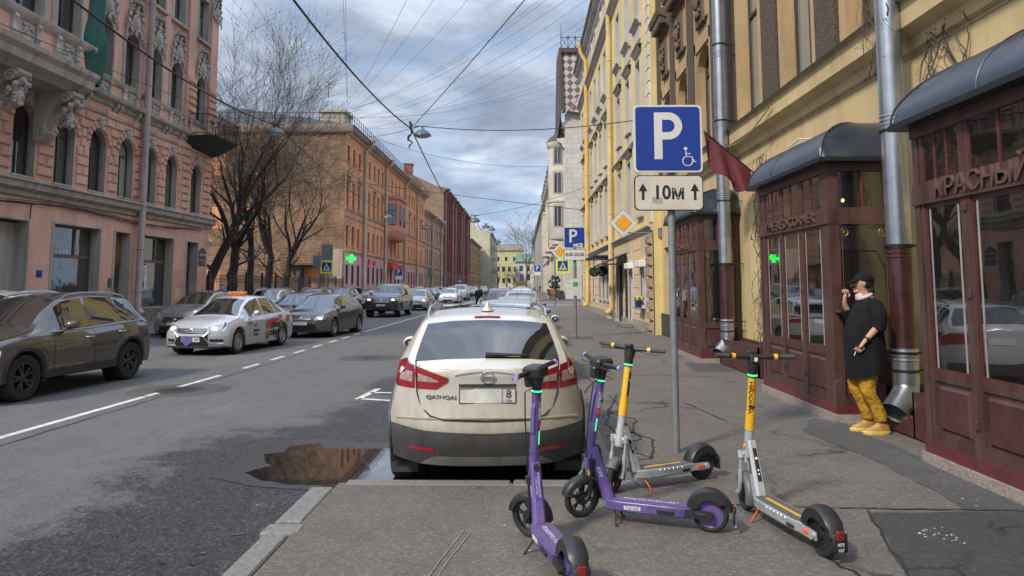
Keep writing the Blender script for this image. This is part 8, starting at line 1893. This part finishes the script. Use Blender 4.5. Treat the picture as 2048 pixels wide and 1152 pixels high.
def tree(lab, base, lean, h, r0, seed, spread=1.0, fork=.3, buds=True, twigs=1.0, depth=6, bend=(0, 0), nm='bare_tree', barkm=None, s0=1.0):
    rr = random.Random(seed); tk = MB(); cr = MB(); bd = MB(); base = Vector(base)
    t = thing(nm, lab, 'tree', tuple(base))
    def grow(p, d, ln, r, lv):
        n = 4 if lv < 3 else 3; P = [p]; q = p; dd = d.copy(); R = [r]
        for k in range(n):
            up = .09 if lv < 3 else .03
            dd = (dd+Vector((rr.gauss(0, .13), rr.gauss(0, .13), rr.gauss(0, .10)+up*(1 if dd.z < .9 else 0)))*(1 if lv else .5)).normalized(); q = q+dd*ln/n; P.append(q); R.append(r*(1-.42*(k+1)/n))
        (tk if lv < 3 else cr).path(P, R, 8 if lv == 0 else 6 if lv < 3 else 3, cap=False)
        if lv >= depth:
            if buds:
                for _ in range(2):
                    c = rr.choice(P[1:])+Vector((rr.gauss(0, .04),)*3); s = rr.uniform(.025, .06)*s0; a = rr.uniform(0, 6.28); u = Vector((math.cos(a), math.sin(a), .4))*s; v = Vector((-math.sin(a), math.cos(a), .6))*s*.6; bd.quad(c-u, c-v, c+u, c+v)
            return
        nc = {0: 3, 1: 3, 2: 4, 3: 3, 4: 3, 5: 3}[lv] if rr.random() < .8*twigs else 3
        for c in range(nc):
            f = 1.0 if c == 0 else rr.uniform(.35, .95); i_ = min(n-1, int(f*n)); pp = P[i_].lerp(P[i_+1], f*n-i_) if i_ < n else P[-1]
            ang = rr.uniform(.15, .4) if c == 0 else rr.uniform(.45, .95)*spread; az = rr.uniform(0, 2*PI); o1 = dd.orthogonal().normalized(); o2 = dd.cross(o1); nd = (dd*math.cos(ang)+(o1*math.cos(az)+o2*math.sin(az))*math.sin(ang)).normalized()
            if nd.z < -.15 and lv < 4: nd.z *= -.5; nd.normalize()
            grow(pp, nd, ln*rr.uniform(.66, .92), max(.0075*s0, R[min(i_+1, n)]*rr.uniform(.5, .68)), lv+1)
    # trunk with knots
    P = []; R = []; top = base+Vector((lean[0], lean[1], h*fork))
    for k in range(9):
        q = k/8; c = base.lerp(top, q)+Vector((bend[0]*math.sin(q*PI), bend[1]*math.sin(q*PI), 0))+Vector((rr.gauss(0, .03), rr.gauss(0, .03), 0)); P.append(c); R.append(r0*(1.25-.25*min(1, q*6))*(1-.35*q)*rr.uniform(.93, 1.08))
    tk.path(P, R, 12, cap=False); d0 = (P[-1]-P[-2]).normalized()
    for k in range(4):
        az = 2*PI*k/4+rr.uniform(-.5, .5); a = rr.uniform(.15, .6)*spread if k else .1; o1 = d0.orthogonal().normalized(); o2 = d0.cross(o1); nd = (d0*math.cos(a)+(o1*math.cos(az)+o2*math.sin(az))*math.sin(a)); grow(P[-1]-d0*rr.uniform(0, h*.06), nd.normalized(), h*rr.uniform(.25, .33), R[-1]*.72, 1)
    for k in range(3):
        i_ = rr.randint(4, 7); az = rr.uniform(0, 6.28); grow(P[i_], Vector((math.cos(az)*.9, math.sin(az)*.9, .5)).normalized(), h*.13, R[i_]*.35, 3)
    for k in range(5): i_ = rr.randint(1, 6); az = rr.uniform(0, 6.28); c = P[i_]+Vector((math.cos(az), math.sin(az), 0))*R[i_]*.8; tk.ell(c, (.13, .13, .16), 8, 5)
    tk.build('trunk', barkm or BARK, t, world=True); cr.build('crown', TWIG if not barkm else barkm, t, world=True, smooth=0)
    if buds: tag(bd.build('buds', BUD, t, world=True, smooth=0), kind='stuff')
tree('tallest bare tree with a leaning trunk, nearest the corner of the pink house', (-18.9, 42.3, 0), (1.6, .6, 0), 14.3, .33, 5, .52, .37, bend=(-.3, 0))
tree('bare tree second from the pink house, its dark trunk behind the walker', (-18.9, 46.3, 0), (.2, 0, 0), 12, .38, 22, .7, .38)
tree('bare tree third from the pink house with a knotted upright trunk', (-18.8, 49.3, 0), (-.1, .2, 0), 11, .30, 31, .75, .4)
tree('bare tree fourth from the pink house with a forked trunk', (-18.8, 52.6, 0), (.2, 0, 0), 10.5, .34, 44, .85, .4)
tree('bare tree farthest from the pink house with long branches arching over the pavement', (-18.6, 55.6, 0), (.4, .2, 0), 11, .30, 52, 1.0, .36)
FARB = mat('pale_willow_bark', (.16, .135, .07), .9, var=.4)
tree('tall pale budding tree far down the street beside the white houses', (1.0, 300, 0), (1, 0, 0), 27, .5, 61, .9, .3, depth=5, barkm=FARB, s0=6, nm='budding_tree')
for i, x in enumerate((-11, -7.0, -3.8)): tree('small distant bare tree before the pale yellow house, %s from the left' % ordn[i], (x, 320, 0), (0, 0, 0), 13, .3, 70+i, 1.2, .25, depth=4, buds=False, barkm=mat('distant_grey_brown_twigs', (.12, .085, .07), .9))

# ================================================================ people
def tube_rings(b, rings, n=14):
    """rings: (cx, cy, z, rx, ry)"""
    b.grid([[(c[0]+c[3]*math.cos(2*PI*k/n), c[1]+c[4]*math.sin(2*PI*k/n), c[2]) for k in range(n)] for c in rings], True)
    c = rings[-1]; b.poly([(c[0]+c[3]*math.cos(2*PI*k/n), c[1]+c[4]*math.sin(2*PI*k/n), c[2]) for k in range(n)]); c = rings[0]; b.poly([(c[0]+c[3]*math.cos(2*PI*k/n), c[1]+c[4]*math.sin(2*PI*k/n), c[2]) for k in range(n)])
def skin(name, verts, edges, radii, m, parent, root=0, sub=2):
    me = bpy.data.meshes.new(name); me.from_pydata(verts, edges, []); o = bpy.data.objects.new(name+'_tmp', me); COL.objects.link(o)
    md = o.modifiers.new('s', 'SKIN'); md.use_smooth_shade = True
    for i, r in enumerate(radii): r = r if hasattr(r, '__len__') else (r, r); me.skin_vertices[0].data[i].radius = r; me.skin_vertices[0].data[i].use_root = i == root
    sb = o.modifiers.new('u', 'SUBSURF'); sb.levels = sub; sb.render_levels = sub
    dg = bpy.context.evaluated_depsgraph_get(); dg.update(); r = bpy.data.meshes.new_from_object(o.evaluated_get(dg)); bpy.data.objects.remove(o)
    r.name = name; r.materials.clear(); r.materials.append(m)
    for p in r.polygons: p.use_smooth = True
    o = bpy.data.objects.new(name, r); return link(o, parent)
SKINM = mat('skin', (.50, .27, .19), .55, var=.08, scale=12, bump=.1, bscale=150)
# the man in black: he faces -X (left in the view); local x = forward, y = his left (towards the camera)
man = thing('person', 'man in a long black cardigan, black cap and mustard trousers leaning by the side window', 'person', (3.93, 8.33, 0), PI)
V = [(-.03, 0, .93), (-.02, 0, 1.12), (-.03, 0, 1.32), (-.04, 0, 1.46), (-.015, 0, 1.54), (.02, 0, 1.60), (.045, 0, 1.68), (.045, 0, 1.75),        # 0-7 spine, neck, head
     (-.03, .17, 1.43), (-.04, .235, 1.22), (.095, .225, 1.07), (.145, .222, 1.015),                                                      # 8-11 left arm to the palm root
     (-.03, -.17, 1.43), (.04, -.22, 1.22), (.16, -.15, 1.44), (.17, -.12, 1.52),                                                       # 12-15 right arm, hand raised to the chin
     (-.02, .09, .90), (.05, .09, .50), (-.09, .09, .10), (-.02, -.09, .90), (.10, -.10, .50), (-.03, -.10, .10),                         # legs
     (.185, .222, .965), (.165, -.105, 1.57)]
E_ = [(0, 1), (1, 2), (2, 3), (3, 4), (4, 5), (5, 6), (6, 7), (3, 8), (8, 9), (9, 10), (10, 11), (3, 12), (12, 13), (13, 14), (14, 15), (0, 16), (16, 17), (17, 18), (0, 19), (19, 20), (20, 21), (11, 22), (15, 23)]
Rr = [.13, .14, .14, .09, .055, .06, (.088, .075), (.078, .068), .06, .045, .032, (.020, .034), .06, .045, .032, (.02, .034), .09, .065, .045, .09, .065, .045, (.016, .038), (.016, .038)]
skin('body', V, E_, Rr, SKINM, man)
def hand(c, d, n_, curl, nm='hand'):
    """five separate fingers closing from the palm end c along d, knuckles spread along n_"""
    c = Vector(c); d = Vector(d).normalized(); n_ = Vector(n_).normalized(); pn = d.cross(n_)*curl
    for i, (off, ln) in enumerate(((-.030, .070), (-.010, .078), (.011, .073), (.030, .058))):
        p0 = c+n_*off-d*.012; p1 = p0+d*ln*.45; p2 = p1+(d*.35+pn*.93)*ln*.38; p3 = p2+(d*-.55+pn*.85)*ln*.32
        skin('finger', [tuple(p) for p in (p0, p1, p2, p3)], [(0, 1), (1, 2), (2, 3)], [.0105, .0095, .0085, .0075], SKINM, man, sub=1)
    p0 = c-n_*.034-d*.05; p1 = p0-n_*.018+d*.03; p2 = p1+n_*.012+d*.028+pn*.02; skin('thumb', [tuple(p) for p in (p0, p1, p2)], [(0, 1), (1, 2)], [.013, .0115, .0095], SKINM, man, sub=1)
hand((.192, .222, .955), (.45, 0, -.9), (.9, .0, .45), 1); hand((.165, -.103, 1.575), (-.1, .15, 1), (1, 0, .1), -1)
b = MB(); b.ell((.135, 0, 1.665), (.022, .016, .024), 8, 6); b.ell((.112, 0, 1.618), (.012, .024, .007), 8, 5); [b.ell((.03, s*.078, 1.675), (.018, .011, .03), 8, 6) for s in (1, -1)]; b.ell((.085, 0, 1.59), (.04, .04, .025), 8, 6); b.build('face', SKINM, man, smooth=80)
b = MB(); [b.ell((.117, s*.032, 1.692), (.008, .013, .008), 8, 5) for s in (1, -1)]; b.build('eyes', BLACK, man)
b = MB(); b.ell((-.01, 0, 1.70), (.105, .088, .105), 14, 9); b.ell((-.055, 0, 1.60), (.06, .07, .09), 10, 7); b.build('hair', mat('dark_brown_hair', (.02, .014, .010), .7, bump=.6, bscale=90), man, smooth=80)
CLOTH = mat('black_knit', (.012, .012, .014), .95, var=.3, scale=6, bump=.5, bscale=60, dist=.01, spec=.2)
b = MB(); rows = []
for k in range(9):
    a = PI/2*k/8; rows.append([(-.005+.118*math.cos(a)*math.cos(2*PI*j/18), .098*math.cos(a)*math.sin(2*PI*j/18), 1.715+.095*math.sin(a)) for j in range(18)])
b.grid(rows, True); rows = [[(.09+q*(.11-.05*abs(y)**2/.005*.1), y, 1.722-q*.03-.25*y*y) for y in np.linspace(-.075, .075, 9)] for q in (0, .33, .66, 1)]; b.grid(rows); b.grid([[(p[0], p[1], p[2]-.008) for p in r] for r in rows]); b.build('cap', CLOTH, man, smooth=60)
# cardigan: lofted from the hem to the collar, open folds, plus sleeves
b = MB(); rr = random.Random(5); n = 36; rows = []
for (z, cx_, rx, ry) in ((.66, .015, .205, .225), (.70, .015, .21, .23), (.85, .02, .215, .235), (1.0, .025, .215, .23), (1.12, .03, .205, .225), (1.25, .01, .185, .215), (1.36, -.015, .16, .215), (1.43, -.03, .135, .20), (1.48, -.035, .10, .15), (1.52, -.03, .075, .085)):
    row = []
    for k in range(n):
        a = 2*PI*k/n; f = 1+.05*math.sin(a*7+z*3)*(max(0, 1.35-z))**.5+.02*math.sin(a*13+z*9); dz = (.055*math.cos(a)*-1 if z < .8 else 0)
        row.append((cx_+rx*f*math.cos(a), ry*f*math.sin(a), z+dz))
    rows.append(row)
b.grid(rows, True); b.build('cardigan', CLOTH, man, smooth=70)
sh = lambda s: [(-.03, s*.15, 1.45), (-.035, s*.205, 1.40), (-.045, s*.245, 1.30)]
b = MB(); b.path([(-.02, .13, 1.47), (-.03, .18, 1.43), (-.04, .225, 1.36), (-.045, .245, 1.27), (-.035, .245, 1.2), (-.005, .24, 1.17)], [.055, .085, .086, .078, .072, .07], 14); b.path([(-.02, -.13, 1.47), (-.03, -.18, 1.43), (-.02, -.215, 1.33), (.03, -.23, 1.21), (.10, -.2, 1.28), (.14, -.165, 1.38)], [.055, .085, .084, .075, .066, .058], 14); b.build('sleeves', CLOTH, man, smooth=70)
b = MB(); b.path([(.05+.075*math.cos(a)-.05, .075*math.sin(a), 1.535+.03*math.cos(a)*-1) for a in np.linspace(.2, 2*PI-.2, 16)], [.022]*16, 8); b.ell((.055, .0, 1.53), (.045, .06, .055), 10, 7); b.build('collar', mat('pale_pink_collar', (.62, .48, .50), .8), man, smooth=70)
MUST = mat('mustard_cotton', (.42, .225, .012), .8, var=.3, scale=7, bump=1.0, bscale=14, dist=.04)
b = MB()
for (s, kx, ax_) in ((1, .055, -.075), (-1, .10, -.02)):
    rows = []
    for i, (z, cx_, rx, ry) in enumerate(((.95, 0, .13, .12), (.82, .01, .125, .115), (.68, .03, .115, .105), (.55, kx, .105, .10), (.45, kx-.01, .095, .092), (.34, (kx+ax_)/2-.01, .088, .085), (.26, ax_+.015, .084, .08), (.205, ax_+.005, .09, .084), (.18, ax_, .078, .074), (.155, ax_, .086, .08), (.135, ax_, .062, .06))):
        rows.append([(cx_+rx*.86*(1+.06*math.sin(k*2.1+i*1.7))*math.cos(2*PI*k/18), s*.09+ry*.86*(1+.06*math.sin(k*1.7+i*2.3))*math.sin(2*PI*k/18), z) for k in range(18)])
    b.grid(rows, True)
b.build('trousers', MUST, man, smooth=70)
b = MB(); b.cbox(-.05, .08, .195, .212, .72, .86, .008); b.build('cargo_pocket', MUST, man)
for (s, ax_, dxx) in ((1, -.075, 0), (-1, -.02, .02)):
    b = MB(); y0_ = s*.095; rows = []
    for i, (z, xb_, xf_, w) in enumerate(((.0, -.095, .205, .048), (.03, -.11, .215, .056), (.045, -.105, .20, .05))): rows.append([(ax_+(xb_+xf_)/2+(xf_-xb_)/2*math.cos(2*PI*k/20), y0_+w*(1+.12*math.cos(2*PI*k/20))*math.sin(2*PI*k/20), z) for k in range(20)])
    b.grid(rows, True); b.poly(rows[0]); so = b.build('shoe_sole', mat('yellow_sole', (.62, .44, .10), .6, var=.3, scale=20), man, smooth=60)
    b = MB(); rows = []
    for i, (z, xb_, xf_, w) in enumerate(((.045, -.10, .19, .046), (.065, -.10, .175, .045), (.085, -.095, .12, .042), (.105, -.088, .075, .04), (.13, -.08, .05, .04), (.155, -.075, .045, .042))): rows.append([(ax_+(xb_+xf_)/2+(xf_-xb_)/2*math.cos(2*PI*k/20), y0_+w*math.sin(2*PI*k/20), z) for k in range(20)])
    b.grid(rows, True); b.poly(rows[-1]); b.build('shoe', mat('mustard_leather', (.42, .24, .06), .55, var=.4, scale=16, bump=.3), man, smooth=60)
    b = MB(); b.path([(ax_-.01+.05*math.cos(2*PI*k/14), y0_+.046*math.sin(2*PI*k/14), .15) for k in range(14)], .017, 6, close=True); b.build('ankle_strap', BLACK, man)
b = MB(); b.path([Vector((.10, .224, 1.062))+.036*(Vector((.7, 0, .7))*math.cos(2*PI*k/14)+Vector((0, 1, 0))*math.sin(2*PI*k/14)) for k in range(14)], .010, 6, close=True); b.ell((.10, .262, 1.065), (.022, .008, .022), 10, 6); b.build('wrist_watch', BLACK, man)
b = MB(); b.cyl((.235, .235, .925), (.255, .245, .885), .004, 6); b.build('cigarette', WHITE, man)
def person(lab, x, y, rz, top, leg, hat=None, bag=None, sc=1.0, z=0.0, bagc=None, step=.18):
    t = thing('person', lab, 'person', (x, y, z), rz); t.scale = (sc,)*3
    V = [(0, 0, .93), (0, 0, 1.2), (0, 0, 1.42), (0, 0, 1.52), (.02, 0, 1.62), (.02, 0, 1.72), (0, .17, 1.40), (-.06, .22, 1.15), (.05, .22, .93), (.09, .22, .85), (0, -.17, 1.40), (.06, -.22, 1.15), (.16, -.2, .97), (.2, -.2, .9), (0, .09, .9), (step*.6, .09, .5), (step*.7, .09, .06), (step*.7+.14, .09, .035), (0, -.09, .9), (-step*.3, -.09, .5), (-step, -.09, .08), (-step+.13, -.09, .035)]
    E2 = [(0, 1), (1, 2), (2, 3), (3, 4), (4, 5), (2, 6), (6, 7), (7, 8), (8, 9), (2, 10), (10, 11), (11, 12), (12, 13), (0, 14), (14, 15), (15, 16), (16, 17), (0, 18), (18, 19), (19, 20), (20, 21)]
    skin('body', V, E2, [.12, .13, .11, .05, .085, .075, .06, .05, .035, .03, .06, .05, .035, .03, .085, .06, .045, .035, .085, .06, .045, .035], SKINM, t, sub=1)
    b = MB(); tube_rings(b, [(0, 0, .86, .16, .19), (0, 0, 1.05, .165, .2), (0, 0, 1.3, .15, .21), (0, 0, 1.42, .12, .19), (0, 0, 1.48, .07, .08)]); b.path([(0, .17, 1.4), (-.06, .23, 1.15), (.05, .22, .95)], [.075, .065, .055], 8); b.path([(0, -.17, 1.4), (.06, -.23, 1.15), (.16, -.2, .98)], [.075, .065, .055], 8); b.build('jacket', top, t)
    b = MB(); b.path([V[14], V[15], V[16]], [.1, .085, .065], 10); b.path([V[18], V[19], V[20]], [.1, .085, .065], 10); b.build('trousers', leg, t)
    if hat: b = MB(); b.ell((.01, 0, 1.72), (.105, .1, .09), 10, 6); b.build('hat', hat, t)
    else: b = MB(); b.ell((-.02, 0, 1.70), (.1, .095, .1), 10, 6); b.build('hair', MATS['dark_brown_hair'], t)
    if bag: b = MB(); b.cbox(-.32, -.14, -.16, .16, 1.0, 1.42, .04); b.build('backpack', bag, t)
    return t
NVY = mat('dark_navy_cloth', (.012, .016, .03), .9); BLU = mat('bright_blue_bag', (.01, .22, .55), .6); GRYH = mat('grey_wool_hat', (.28, .29, .31), .9); REDH = mat('dull_red_hat', (.38, .07, .06), .9); BLKC = mat('black_cloth', (.012, .012, .012), .9); CAMC = mat('camel_cloth', (.35, .24, .14), .9)
person('walker with a grey hat and bright blue backpack by the iron fence', -16.2, 38.5, 2.4, NVY, NVY, GRYH, BLU)
person('person in black with a dull red hat standing in the road', -2.95, 48, -1.2, BLKC, BLKC, REDH, z=ROADZ)
person('person in dark clothes standing by the parked cars behind the red hatted one', -4.3, 72, 1.5, BLKC, NVY, None, z=ROADZ)
for i, (x, y, tm_, lab) in enumerate(((6.0*.9, 200, BLKC, 'dark clothed walker far along the right pavement, left of the pair'), (6.0, 190, NVY, 'dark clothed walker far along the right pavement, right of the pair'), (4.2, 215, CAMC, 'walker in a camel coat far along the right pavement'))): person(lab, x-.6, y, 1.6, tm_, BLKC, None)
person('dark head and shoulders of someone behind the parked cars by the pharmacy', -13.8, 60, 1.5, BLKC, BLKC, None)
